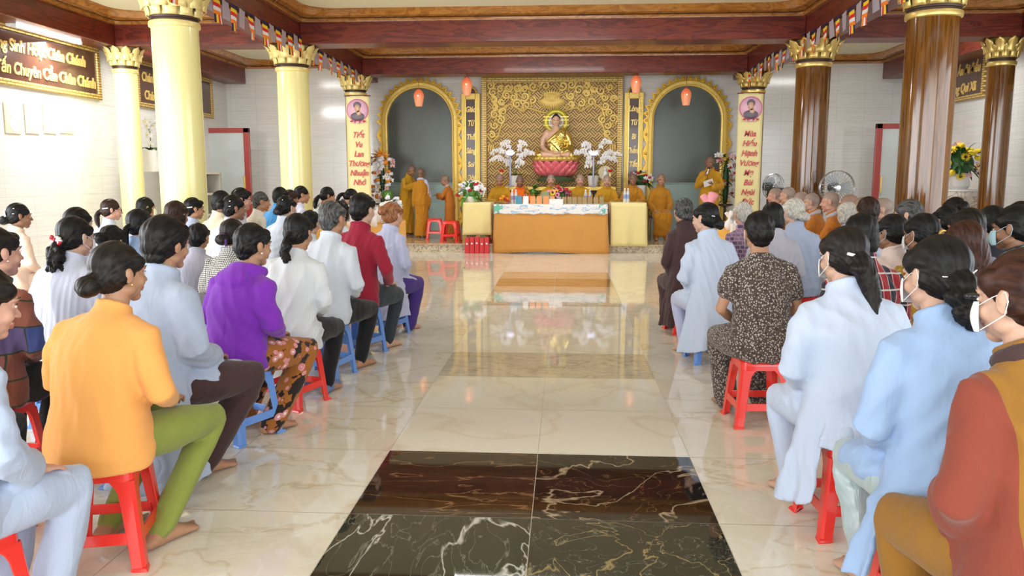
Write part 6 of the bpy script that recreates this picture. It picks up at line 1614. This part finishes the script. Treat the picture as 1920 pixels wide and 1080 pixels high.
# fruit tray
p = (row_at(944), 15.78, TZ + .01)
t = thing('fruit_tray', 'tray of red and yellow fruit at the left end of the long table', 'tray', p)
MB().lathe([(.10, 0), (.14, .05), (.145, .05), (.105, .0)], n=28).build('tray', M_trim, t)
rnd = random.Random(3)
for k in range(12):
    a = rnd.uniform(0, 6.28); r = .09 * math.sqrt(rnd.random()); rr = .030
    o = MB().ell((0, 0, 0), rr, 12).build('fruit', (M_redfl, M_yelf, M_orf)[k % 3]); o.location = (p[0] + r * math.cos(a), p[1] + r * math.sin(a) * .8, p[2] + .055 + .045 * (k // 5)); tag(o, 'round %s fruit heaped in the tray on the long table' % ('red', 'yellow', 'orange')[k % 3], 'fruit', 'heaped fruit in the tray ' + ('red', 'yellow', 'orange')[k % 3])
def packet(name, px, w, h, m_, label, cat='packet'):
    mb = MB(); mb.hexa([(-w/2, -.025, 0), (w/2, -.025, 0), (w/2, .025, 0), (-w/2, .025, 0)], [(-w/2 + .004, -.018, h), (w/2 - .004, -.018, h), (w/2 - .004, .014, h), (-w/2 + .004, .014, h)])
    mb.chain([(-w * .22, -.02, h - .005), (-w * .16, -.02, h + .035), (w * .16, -.02, h + .035), (w * .22, -.02, h - .005)], [.004] * 4, 5)
    o = mb.build(name, m_, smooth=False, bevel=.004); o.location = (row_at(px), 15.72, TZ + .01); tag(o, label, cat); return o
M_or2 = mat('orange gift paper', (.85, .30, .10), .5); M_blp = mat('blue gift paper', (.06, .26, .36), .5)
for px, w, m_, lb in ((973, .125, M_blp, 'blue paper packet on the long table'), (986, .11, M_white, 'white paper packet right of the blue one'), (999, .105, M_or2, 'first orange packet right of the white packet'), (1011, .105, M_or2, 'second orange packet on the long table'), (1024, .11, M_or2, 'third orange packet near the middle of the table'), (1036, .09, M_or2, 'last orange packet by the white carton')): packet('gift_packet', px, w, .155, m_, lb)
tag(MB().box((-.135, -.06, 0), (.135, .06, .10)).build('carton', M_white, smooth=False, bevel=.004, loc=(row_at(1043), 15.66, TZ + .012)), 'long white carton at the front centre of the table', 'carton')
M_kraft = mat('brown kraft paper', (.36, .25, .12), .7, vary=.2, vscale=20)
for i, px in enumerate((1058, 1068, 1077, 1087, 1096, 1106, 1117, 1128)):
    k0 = 'kraft'; mb = MB(); w = .085
    mb.hexa([(-w/2, -.03, 0), (w/2, -.03, 0), (w/2, .03, 0), (-w/2, .03, 0)], [(-w/2, -.025, .14), (w/2, -.025, .14), (w/2, .025, .14), (-w/2, .025, .14)])
    t = thing('gift_bag', ('brown paper gift bag nearest the white carton', 'second brown gift bag right of the carton', 'third brown gift bag right of the carton', 'fourth brown gift bag in the row', 'brown gift bag in front of the bottle pair', 'brown gift bag right of the bottle pair', 'second to last brown gift bag on the right', 'last brown gift bag at the right end')[i], 'gift bag', (row_at(px), 15.74 + .03 * (i % 2), TZ + .01), 0, 'brown paper gift bags')
    mb.build('bag_body', M_kraft, t, smooth=False, bevel=.003)
    for y in (-.024, .02): MB().chain([(-.022, y, .135), (-.018, y, .20), (.018, y, .20), (.022, y, .135)], [.0035] * 4, 5).build('handle', M_kraft, t)
# green cloth bundle and bouquet behind
p = at(1022, 375, 16.25); m = MB(); m.ell((0, 0, .07), (.20, .12, .11), 20); m.ell((.0, 0, .16), (.09, .07, .09), 16); m.ell((.17, 0, .05), (.12, .09, .05), 16); m.ell((-.14, 0, .04), (.13, .10, .06), 16)
me = join([(arrays(remesh(m, .012, 4)), None)], 'cloth_bundle'); me.materials.append(cloth('sage green cloth', (.26, .30, .17), folds=.6)); o = bpy.data.objects.new('cloth_bundle', me); COL.objects.link(o); o.location = (p.x, 16.25, TZ + .005); tag(o, 'sage green cloth bundle in front of the elder monk', 'cloth bundle')
def wr(t): MB().lathe([(.05, -.16), (.07, -.10), (.09, -.04)], n=16).build('basket', M_white, t)
p = at(1048, 360, 16.35)
bouquet('bouquet of sunflowers, pink gerberas and red roses on the long table', (p.x, 16.33, TZ + .18), (('daisy', M_yelf, .075), ('rose', M_redfl, .045), ('rose', M_pinkf, .06), ('rose', M_redfl, .04), ('daisy', M_pinkf, .06)), .22, 26, 5, squash=(1.25, .6, .8), base=wr)
# flower basket at the left end
p = at(882, 357, 16.0)
def bsk(t):
    MB().lathe([(.10, -.17), (.14, -.09), (.15, -.06), (.14, -.06), (.10, -.15)], n=24).build('basket', M_white, t)
    MB().chain([(.17 * math.cos(a) + .12, -.12, .05 + .20 * math.sin(a)) for a in np.linspace(-.6, PI + .6, 18)], [.010] * 18, 6, ref=(0, 1, 0)).build('basket_handle', M_white, t)
bouquet('flower basket of white and red roses with a white handle', (p.x, 16.02, TZ + .21), (('rose', M_orch, .062), ('rose', M_orch, .058), ('rose', M_redfl, .05), ('rose', M_orch, .06)), .26, 36, 7, name='flower_basket', cat='flower basket', base=bsk, squash=(1.15, .7, .95), leafn=44, leafl=.2, lm=M_leafl)
p = at(1206, 355, 17.3); bouquet('white and red flower arrangement behind the right yellow table', (p.x, 17.72, 1.42), (('orchid', M_orch, .06), ('rose', M_orch, .05), ('rose', M_redfl, .05)), .26, 20, 9, squash=(1.1, .6, .8), base=lambda t: MB().lathe([(.12, -1.25), (.12, -.9), (.07, -.5), (.12, -.12)], n=20).build('stand', M_white, t))
p = at(997, 362, 17.3); bouquet('green foliage arrangement between the orange robe and the elder monk', (p.x + .02, 17.36, tz - .12), (('rose', M_leafl, .03),), .17, 6, 13, leafn=46, leafl=.2, lm=M_leafl, base=lambda t: MB().lathe([(.06, -.30), (.08, -.15), (.09, -.04)], n=16).build('vase', M_gold, t))
for v in [o for o in bpy.data.objects if o.name.startswith('vase')]: pass

# dragon shaped fruit and flower towers beside the banners
def tower(label, px, py, Y, kinds, seed, dragon):
    p = at(px, py, Y); t = thing('flower_tower', label, 'flower arrangement', (p.x, Y, DZ)); rnd = random.Random(seed); H_ = p.z - DZ
    MB().lathe([(.18, 0), (.18, .03), (.03, .06), (.03, .65), (.17, .70), (.17, .73)], n=20).build('stand', M_brownp, t)
    lf = MB()
    for k in range(70):
        z = rnd.uniform(.75, H_ + .30); a = rnd.uniform(0, 6.28); add_leaf(lf, (.05 * math.cos(a), .05 * math.sin(a), z), (math.cos(a), math.sin(a), rnd.uniform(-.2, .8)), rnd.uniform(.14, .26), .025, 0, .4)
    lf.ell((0, 0, (H_ + .8) / 2), (.07, .06, (H_ - .5) / 2), 12, 0); lf.build('foliage', M_leaf, t)
    for i in range(46):
        kd, m_, r = kinds[i % len(kinds)]; r *= 1.3; z = rnd.uniform(.85, H_ + .28); a = rnd.uniform(PI, 2 * PI); R0 = .19 * (1 - .3 * abs(z - H_)) + .03; mb = MB()
        if kd == 'rose': add_rose(mb, (0, 0, 0), r, 0, i)
        else: add_orchid(mb, (0, 0, 0), r, rnd.uniform(-.8, .8), 0, 1)
        mb.build('flower', [m_, M_yelf], t, loc=(R0 * math.cos(a) * 1.2, R0 * math.sin(a), z))
    if dragon:
        m = MB()
        for k in range(9):
            a = R_(-20 + k * 27); m.chain([(0, -.08, H_ + .22), (.12 * math.cos(a), -.12, H_ + .22 + .12 * math.sin(a)), (.22 * math.cos(a + .25), -.10, H_ + .22 + .22 * math.sin(a + .25))], [.028, .022, .006], 7)
        m.build('orange_paper_crest', M_orf, t)
        m = MB(); m.ell((0, -.12, H_ + .20), (.10, .08, .08), 14); m.ell((0, -.20, H_ + .17), (.07, .06, .045), 12); m.build('white_carved_centre', M_orch, t)
        m = MB(); m.ell((.14, -.14, .92), (.14, .11, .11), 14); m.build('green_melon', M_leafl, t)
        m = MB(); m.ell((-.08, -.12, .88), (.07, .06, .06), 14); m.build('orange_fruit', M_orf, t)
    return t
tower('tall flower tower with orange paper crest beside the left banner', 716, 315, 17.75, (('orchid', M_orch, .06), ('rose', M_orf, .045), ('orchid', M_orp, .055), ('rose', M_orch, .05)), 3, True)
tower('tall tower of pink and white orchids behind the speaking monk', 1362, 312, 17.75, (('orchid', M_orch, .065), ('orchid', M_orp, .06), ('rose', M_orf, .03), ('rose', M_redfl, .03)), 4, False)

# ------------------------------------------------------------------ hanging banners on the far columns
M_ban = mat('yellow banner cloth', (.83, .74, .36), .5, vary=.06, vscale=3); M_txt = mat('crimson banner print', (.62, .08, .10), .6); M_pk = mat('pink roundel', (.78, .22, .50), .6); M_pk2 = mat('light pink print', (.86, .52, .66), .6); M_gr = mat('grey print', (.20, .18, .22), .6)
def banner(label, px0, px1, py0, Y, words, step):
    a, b_ = at(px0, py0, Y), at(px1, py0, Y); w = b_.x - a.x; H_ = a.z - .75
    t = thing('hanging_banner', label, 'banner', ((a.x + b_.x) / 2, Y, a.z), 0, 'long yellow banners on the columns')
    mb = MB(); mb.grid(lambda u, v: (-w/2 + w * u, .015 * math.sin(u * PI) * -1 + .004 * math.sin(v * 30), -H_ * v), 8, 50); mb.build('banner_cloth', M_ban, t, solid=.003, angle=180)
    MB().chain([(-w/2 - .02, 0, 0), (w/2 + .02, 0, 0)], [.012, .012], 8).build('top_rod', M_beam, t)
    def dsc(r, x, z, y, m_, nm, sx=1, sz=1):
        o = MB().lathe([(.001, 0), (r, 0), (r, .004), (.001, .004)], n=36, cap=False).build(nm, m_, t, angle=180); o.rotation_euler = (PI / 2, 0, 0); o.location = (x, y, z); o.scale = (sx, sz, 1)
    dsc(.235, 0, -.30, -.022, M_pk, 'roundel'); dsc(.215, 0, -.30, -.026, M_pk2, 'roundel_field')
    dsc(.075, 0, -.26, -.034, M_bsk, 'portrait_face', .8, 1.1); dsc(.085, 0, -.20, -.031, M_gr, 'portrait_hair', 1, .9); dsc(.15, 0, -.43, -.030, M_gr, 'portrait_shoulders', 1, .6); dsc(.05, .03, -.36, -.034, M_bsk, 'portrait_hands')
    m = MB(); rnd = random.Random(2)
    for k in range(7): add_rose(m, (-.13 + .045 * k, -.04, -.53 - .02 * (k % 2)), .035 + .015 * (k == 3), k % 2)
    m.build('printed_roses', [M_txt, M_pk2], t)
    for i, w_ in enumerate(words): text('lettering', w_, .17, M_txt, t, .002, .3, loc=(0, -.03, -.82 - i * step), bold=.003, sx=.84)
banner('long yellow banner with crimson words on the left far column', 648, 692, 180, 17.10, ['Tiết', 'Vu', 'Lan', 'Thương', 'Nhuận', 'Nhớ'], .20)
banner('long yellow banner with crimson words on the right far column', 1385, 1432, 175, 17.10, ['Mùa', 'Hiếu', 'Hạnh', 'Vương', 'Mẹ', 'Bùi', 'Ngùi', 'Đức'], .20)

# ------------------------------------------------------------------ side furniture
# shelf at the left wall
sp_ = at(286, 320, 14.9); sx0 = -7.85
shelf = thing('wall_shelf', 'grey stone shelf cabinet against the left wall between the yellow columns', 'shelf', (-7.52, 15.45, 0))
st_z = onx(285, 322, -7.25).z
M_gst = mat('grey stone', (.42, .41, .38), .35, vary=.12, vscale=5)
D_ = .33
for y in (-1.0, 1.0): MB().box((-D_ - .03, y - .03, 0), (D_, y + .03, st_z)).build('side_panel', M_gst, shelf, smooth=False, bevel=.005)
for z in (st_z, st_z - .42, st_z - .84): MB().box((-D_ - .03, -.97, z - .04), (D_, .97, z)).build('shelf_board', mat('pale stone board', (.66, .62, .52), .3), shelf, smooth=False, bevel=.005)
MB().box((-D_ - .03, -1, 0), (-D_, 1, st_z)).build('back_panel', M_gst, shelf, smooth=False)
orchid_pot('white orchid in a white pot on the shelf by the left wall', (-7.40, onx(284, 320, -7.40).y, st_z), [([(0, 0, .3), (.02, .0, .7), (.03, .05, .85), (.05, .3, .88), (.06, .5, .80)], 9), ([(0, 0, .3), (.05, -.05, .6), (.03, -.1, .86)], 5)], .38, 8, potr=.17, br=.075, leaf_l=.35)
def picture(label, loc, rz, w, h, tilt=.15):
    t = thing('framed_picture', label, 'picture', loc, rz)
    m = MB(); f = .04; m.box((-w/2, -.02, 0), (w/2, 0, f)); m.box((-w/2, -.02, h - f), (w/2, 0, h)); m.box((-w/2, -.02, f), (-w/2 + f, 0, h - f)); m.box((w/2 - f, -.02, f), (w/2, 0, h - f)); m.build('picture_frame', M_gold, t, smooth=False, bevel=.004)
    MB().box((-w/2 + f, -.008, f), (w/2 - f, -.002, h - f)).build('picture_sheet', mat('pale picture paper', (.72, .72, .72), .3), t, smooth=False)
    m = MB(); m.ell((0, -.012, h * .62), (w * .13, .004, h * .11), 16); m.ell((0, -.012, h * .33), (w * .24, .004, h * .20), 16); m.build('picture_figure', mat('blue grey figure print', (.25, .29, .42), .5), t)
    t.rotation_euler = (-tilt, 0, rz); return t
picture('gold framed portrait standing behind the orchid on the shelf', (-7.62, 15.55, st_z), PI / 2, .62, .72)
picture('small gold framed picture on the middle board of the shelf', (-7.50, 15.95, st_z - .42), PI / 2, .50, .28)
t = thing('table_clock', 'oval white clock on the middle board of the shelf', 'clock', (-7.40, 14.98, st_z - .42), PI / 2)
o = MB().lathe([(.001, 0), (.10, 0), (.11, .02), (.10, .04), (.001, .04)], n=28, cap=False).build('clock_face', M_white, t); o.rotation_euler = (PI / 2, 0, 0); o.location = (0, 0, .15); o.scale = (1, 1.25, 1)
MB().box((-.06, -.04, 0), (.06, .03, .03)).build('clock_foot', M_gold2, t, bevel=.005)
bouquet('yellow flowers beside the orchid pot on the shelf', (-7.35, 15.45, st_z + .19), (('daisy', M_yelf, .08), ('rose', M_yelf, .05)), .14, 12, 21, leafn=16, leafl=.2, base=lambda t: MB().lathe([(.06, -.16), (.08, -.02)], n=16).build('vase', M_white, t))
# picture prints on the overexposed left wall, glare put into their lightened colour
for i, (x0, x1) in enumerate(((8, 38), (46, 72), (80, 104), (110, 136))):
    a, b_ = onx(x0, 200, WL + .02), onx(x1, 206, WL + .02); zt, zb = onx((x0 + x1) / 2, 192 + i * 3, WL + .02).z, onx((x0 + x1) / 2, 250, WL + .02).z
    t = thing('wall_print', ('leftmost glare-lightened orange wall print under the long board', 'second glare-lightened orange wall print from the left', 'third glare-lightened orange wall print from the left', 'glare-lightened orange wall print nearest the slim yellow column')[i], 'wall print', (WL + .004, (a.y + b_.y) / 2, zb), PI / 2, 'row of orange prints on the left wall')
    w = b_.y - a.y; h = zt - zb
    MB().box((-w/2, -.015, 0), (w/2, 0, h)).build('print_sheet', mat('glare-lightened orange print', (.85, .66, .42), .6), t, smooth=False, bevel=.003)
    m = MB(); m.ell((0, -.018, h * .62), (w * .14, .006, h * .09), 14); m.ell((0, -.018, h * .33), (w * .28, .006, h * .26), 14); m.build('pale_figure', M_white, t)
# flower stand at the right wall
p = at(1806, 358, 14.6)
fs_ = thing('flower_stand', 'round pale stone stand under the big yellow flower arrangement', 'stand', (p.x, 14.6, 0))
M_drum = marble('pale drum stone', (.62, .58, .52), (.35, .26, .20), None, scale=4, vamt=.05, rough=.3, cloud=(.70, .67, .62))
MB().lathe([(.30, 0), (.32, .05), (.27, .15), (.26, .6), (.30, p.z - .25), (.36, p.z - .16), (.37, p.z - .02), (.36, p.z)], n=40).build('drum', M_drum, fs_)
MB().lathe([(.34, p.z), (.375, p.z), (.375, p.z + .025), (.34, p.z + .025)], n=40).build('stone_rim', M_white, fs_)
def vb(t): MB().lathe([(.13, -.46), (.17, -.40), (.15, -.25), (.10, -.15)], n=24).build('vase', M_white, t)
bouquet('big arrangement of yellow chrysanthemums and green leaves on the stone stand', (p.x - .08, 14.6, p.z + .025 + .46), (('rose', M_yelf, .095), ('rose', M_yelf, .07), ('daisy', M_yelf, .08), ('orchid', M_orp, .06)), .36, 40, 31, squash=(.95, .7, 1.05), leafn=60, leafl=.25, base=vb, down=-.7)
# round fans
M_chr = mat('chrome wire', (.45, .47, .50), .25, metal=.8)
def fan(label, px, py, Y, r, rz=0):
    p = at(px, py, Y); t = thing('pedestal_fan', label, 'fan', (p.x, Y, 0), rz, 'round pedestal fans')
    MB().lathe([(.22, 0), (.22, .03), (.04, .06)], n=28).build('fan_base', M_black, t)
    MB().chain([(0, .08, .04), (0, .08, p.z - .02)], [.018, .018], 10).build('fan_pole', M_chr, t)
    o = MB().lathe([(.05, 0), (.085, .04), (.08, .16), (.04, .20)], n=20).build('motor', M_black, t); o.rotation_euler = (-PI / 2, 0, 0); o.location = (0, 0, p.z)
    m = MB()
    for k in range(3):
        a0 = k * 2 * PI / 3
        def fn(u, v, a0=a0): a = a0 + (u - .5) * (1.5 - .5 * v); rr = .05 + (r - .10) * v; return (rr * math.cos(a), -.05 + .04 * (u - .5), rr * math.sin(a))
        m.grid(fn, 6, 6)
    o = m.build('fan_blades', mat('clear grey blade', (.45, .55, .62), .2, alpha=.35), t, solid=.003); o.location = (0, 0, p.z)
    m = MB(); m.lathe([(.07, 0), (.07, .03)], n=18)
    m2 = MB()
    for y in (-.11, .02):
        m2.chain([(r * math.cos(a), y * .4 - .04, r * math.sin(a)) for a in np.linspace(0, 2 * PI, 41)], [.007] * 41, 6, ref=(0, 1, 0), ends=False)
        for k in range(30):
            a = 2 * PI * k / 30; m2.chain([(.06 * math.cos(a), y, .06 * math.sin(a)), (r * .7 * math.cos(a), y, r * .7 * math.sin(a)), (r * math.cos(a), y * .4 - .04, r * math.sin(a))], [.0028] * 3, 4)
        m2.ell((0, y, 0), (.06, .012, .06), 16)
    o = m2.build('wire_cage', M_chr, t); o.location = (0, 0, p.z)
fan('large round wire pedestal fan beside the glossy brown column', 1567, 352, 12.8, .26 * 1.0, 0)
fan('round fan half hidden beside the right banner', 1446, 350, 15.4, .24, .5)
# loudspeaker behind the young monks
p = at(1465, 352, 15.0)
t = thing('loudspeaker', 'black loudspeaker with a small blue light behind the young monks', 'loudspeaker', (p.x, 15.0, 0), .1)
MB().box((-.22, -.16, .55), (.22, .16, p.z)).build('cabinet', M_black, t, bevel=.03)
MB().lathe([(.15, 0), (.15, .01), (.02, .02)], n=24).build('woofer', mat('speaker cone', (.05, .05, .055), .7), t, loc=(0, -.16, p.z - .30)).rotation_euler = (PI / 2, 0, 0)
MB().ell((0.0, -.165, p.z - .035), (.016, .006, .012), 8).build('blue_light', mat('blue indicator', (.1, .1, 1), .4, emit=(.1, .15, 1), estr=8), t)
MB().chain([(0, 0, .02), (0, 0, .56)], [.02, .02], 8).build('stand_pole', M_black, t); MB().lathe([(.2, 0), (.2, .02), (.03, .04)], n=20).build('stand_base', M_black, t)
# guest tables
M_gt = cloth('golden guest tablecloth', (.80, .40, .06), folds=.3)
table('long guest table on the left under an orange-gold cloth', -3.5, -2.75, 9.9, 13.6, 0, .745, 'guest tables')
tag(drape('tablecloth', -3.52, -2.73, 9.88, 13.6, .75, .30, M_gt, .015, 5, 8, .02), 'orange-gold cloth on the left guest table', 'tablecloth')
table('long guest table on the right under an orange-gold cloth', 2.0, 2.7, 10.0, 13.6, 0, .745, 'guest tables')
tag(drape('tablecloth', 1.98, 2.72, 9.98, 13.6, .75, .30, M_gt, .015, 5, 9, .02), 'orange-gold cloth on the right guest table', 'tablecloth')
gx = lambda px, Y: at(px, 400, Y).x
def tissue(label, x, y, z=.755):
    t = thing('tissue_box', label, 'tissue box', (x, y, z), 0); MB().box((-.06, -.06, 0), (.06, .06, .13)).build('box', M_white, t, bevel=.006)
    m = MB(); m.chain([(0, 0, .12), (.01, 0, .16), (-.015, .01, .20)], [(.03, .01), (.035, .012), (.012, .004)], 8); m.build('tissue', M_orch, t)
tissue('white tissue box on the right guest table next to the silver-haired head', 2.22, 10.6); tissue('white paper box on the near end of the right guest table', 2.32, 10.2)
def jug(label, x, y, z=.755, h=.22, m_=None, r=.045):
    t = thing('white_bottle', label, 'bottle', (x, y, z), 0, 'white bottles on the guest tables')
    MB().lathe([(r * .9, 0), (r, .01), (r, h * .6), (r * .5, h * .8), (r * .35, h * .85)], n=18).build('bottle', m_ or M_white, t)
    MB().lathe([(r * .45, h * .84), (r * .45, h), (.001, h)], n=12).build('cap', M_white, t)
def napkinbag(label, x, y, z=.755, s=1, m_=None, nm='gift_wrap', cat='wrapped gift'):
    m = MB(); m.ell((0, 0, .07 * s), (.07 * s, .06 * s, .08 * s), 14); m.chain([(0, 0, .13 * s), (.0, 0, .17 * s), (.03 * s, 0, .25 * s)], [.03 * s, .018 * s, (.045 * s, .02 * s)], 10); m.chain([(0, 0, .16 * s), (-.05 * s, 0, .24 * s)], [.016 * s, (.03 * s, .012 * s)], 8)
    me = join([(arrays(remesh(m, .009, 2)), None)], nm); me.materials.append(m_ or M_white); o = bpy.data.objects.new(nm, me); COL.objects.link(o); o.location = (x, y, z); tag(o, label, cat)
napkinbag('white tied bag on the right guest table in front of the pink gift', 2.28, 11.3)
napkinbag('tall pink wrapped gift on the right guest table below the speaking monk', 2.12, 12.0, s=1.9, m_=mat('pink wrapping', (.80, .32, .38), .4))
jug('slim white bottle right of the silver-haired head on the right table', 2.52, 10.15, h=.34, r=.032)
jug('white pump bottle beside the young monk in an orange-brown robe', 2.62, 10.9); jug('white pump bottle before the monk in clear profile', 2.66, 10.5, h=.26)
napkinbag('small yellow wrapped gift behind the white bag on the right table', 2.16, 11.75, s=1.0, m_=M_yelf)
rnd = random.Random(6)
names_ = ['nearest', 'second', 'third', 'fourth', 'fifth', 'sixth', 'seventh', 'eighth']
for i in range(8):
    x, y = -3.05 + .22 * (i % 2), 10.6 + .38 * i
    if i % 3 == 2: napkinbag('white tied napkin bag, %s thing from the near end of the left guest table' % names_[i], x, y, s=1.3)
    else: jug('white bottle, %s thing from the near end of the left guest table' % names_[i], x, y, h=.25 + .03 * (i % 3))
p = at(728, 395, 13.2); bouquet('pale flower bunch at the far end of the left guest table', (-2.92, 13.35, .98), (('rose', M_orch, .05), ('orchid', M_orch, .06)), .18, 14, 41, leafn=20, leafl=.16, base=lambda t: MB().lathe([(.06, -.22), (.09, -.05)], n=16).build('vase', M_white, t))
# stools on the dais
pA, pB = onz(822, 448, DZ), onz(847, 456, DZ)
stool('red', -2.78, 17.0, .12, 'empty red plastic stool behind, below the short standing monk', 1.08, DZ); stool('red', -2.32, 16.2, -.08, 'empty red plastic stool in front beside the left yellow table', 1.08, DZ)
for x, lb in ((-1.37, 'the golden robe at the left end'), (-.95, 'the bright orange robe'), (-.3, 'the elder monk'), (.3, 'the round faced monk'), (.86, 'the pale monk'), (1.4, 'the orange-gold robe')): stool('red', x, 17.12, 0, 'red plastic stool hidden under ' + lb, 1.24, DZ)
# chair of the monk in full view
t = thing('metal_chair', 'metal framed chair under the fully visible seated monk', 'chair', (1.98, 17.15, DZ))
MB().box((-.2, -.2, .45), (.2, .2, .49)).build('seat', M_black, t, bevel=.01)
for sx in (-1, 1):
    for sy in (-1, 1): MB().chain([(sx * .19, sy * .19, 0), (sx * .19, sy * .19, .46)], [.013, .013], 8).build('leg', M_chr, t)
MB().box((-.2, .19, .60), (.2, .22, .92)).build('backrest', M_black, t, bevel=.01)
for sx in (-1, 1): MB().chain([(sx * .19, .2, .46), (sx * .19, .21, .9)], [.012, .012], 8).build('back_post', M_chr, t)
# microphone and paper held by the speaking monk
mk = [o for o in bpy.data.objects if o.get('label', '').startswith('monk standing and speaking')][0]
k = mk.matrix_basis
def held(pt, P=dict(head=(0, 0, 0), lean=2, hunch=4, w=1.05, stance='stand', s=1.1)):
    c = deform(np.array([pt]), P)[0]; c[2] += .735 * P['s']; return k @ Vector(c)
h0, h1 = held((.065, .245, .53)), held((.02, .20, .655))
t = thing('microphone', 'microphone held to the mouth of the speaking monk', 'microphone')
MB().chain([h0, h0.lerp(h1, .75)], [.013, .017], 10).build('microphone_body', M_silver, t); MB().ell(h0.lerp(h1, .92), .024, 12).build('microphone_head', M_black, t)
h2 = held((.03, .33, .36)); mb = MB(); mb.box((-.10, -.003, -.07), (.10, .003, .07)); o = mb.build('paper_sheet', M_white, smooth=False, loc=h2); o.rotation_euler = (.5, -.35, 0); tag(o, 'white sheet of paper held by the speaking monk', 'paper')
# folded dark cloth on the lap of the person at the lower left
pr_ = [o for o in bpy.data.objects if o.get('label', '').startswith('person in a pale grey-blue robe at the lower left')][0]
p = pr_.matrix_basis @ Vector((-.02, .20, .575))
m = MB(); m.ell((0, 0, 0), (.07, .06, .035), 14); m.ell((.03, .03, .012), (.05, .04, .03), 12); m.ell((-.04, -.02, .01), (.05, .04, .03), 12)
me = join([(arrays(remesh(m, .008, 3)), None)], 'folded_scarf'); me.materials.append(cloth('dark plum cloth', (.10, .012, .05), folds=.8)); o = bpy.data.objects.new('folded_scarf', me); COL.objects.link(o); o.location = (p.x, p.y, p.z); tag(o, 'dark plum scarf on the lap of the lower left robe', 'scarf')

# oval maker's stickers on three stools
for key, rot_ in (('lower left corner', 0), ('dark leaf-print blouse', PI / 2), ('orange sweater', 0)):
    for t in [o for o in bpy.data.objects if o.get('category') == 'stool' and key in o.get('label', '')][:1]:
        m = MB().lathe([(.001, 0), (.024, 0), (.024, .0015), (.001, .0015)], n=24, cap=False)
        e = m.build('sticker', M_white, t); e.scale = (1.4, .75, 1)
        e.rotation_euler = (PI / 2, 0, PI / 2); e.location = (.140, -.02, .365)
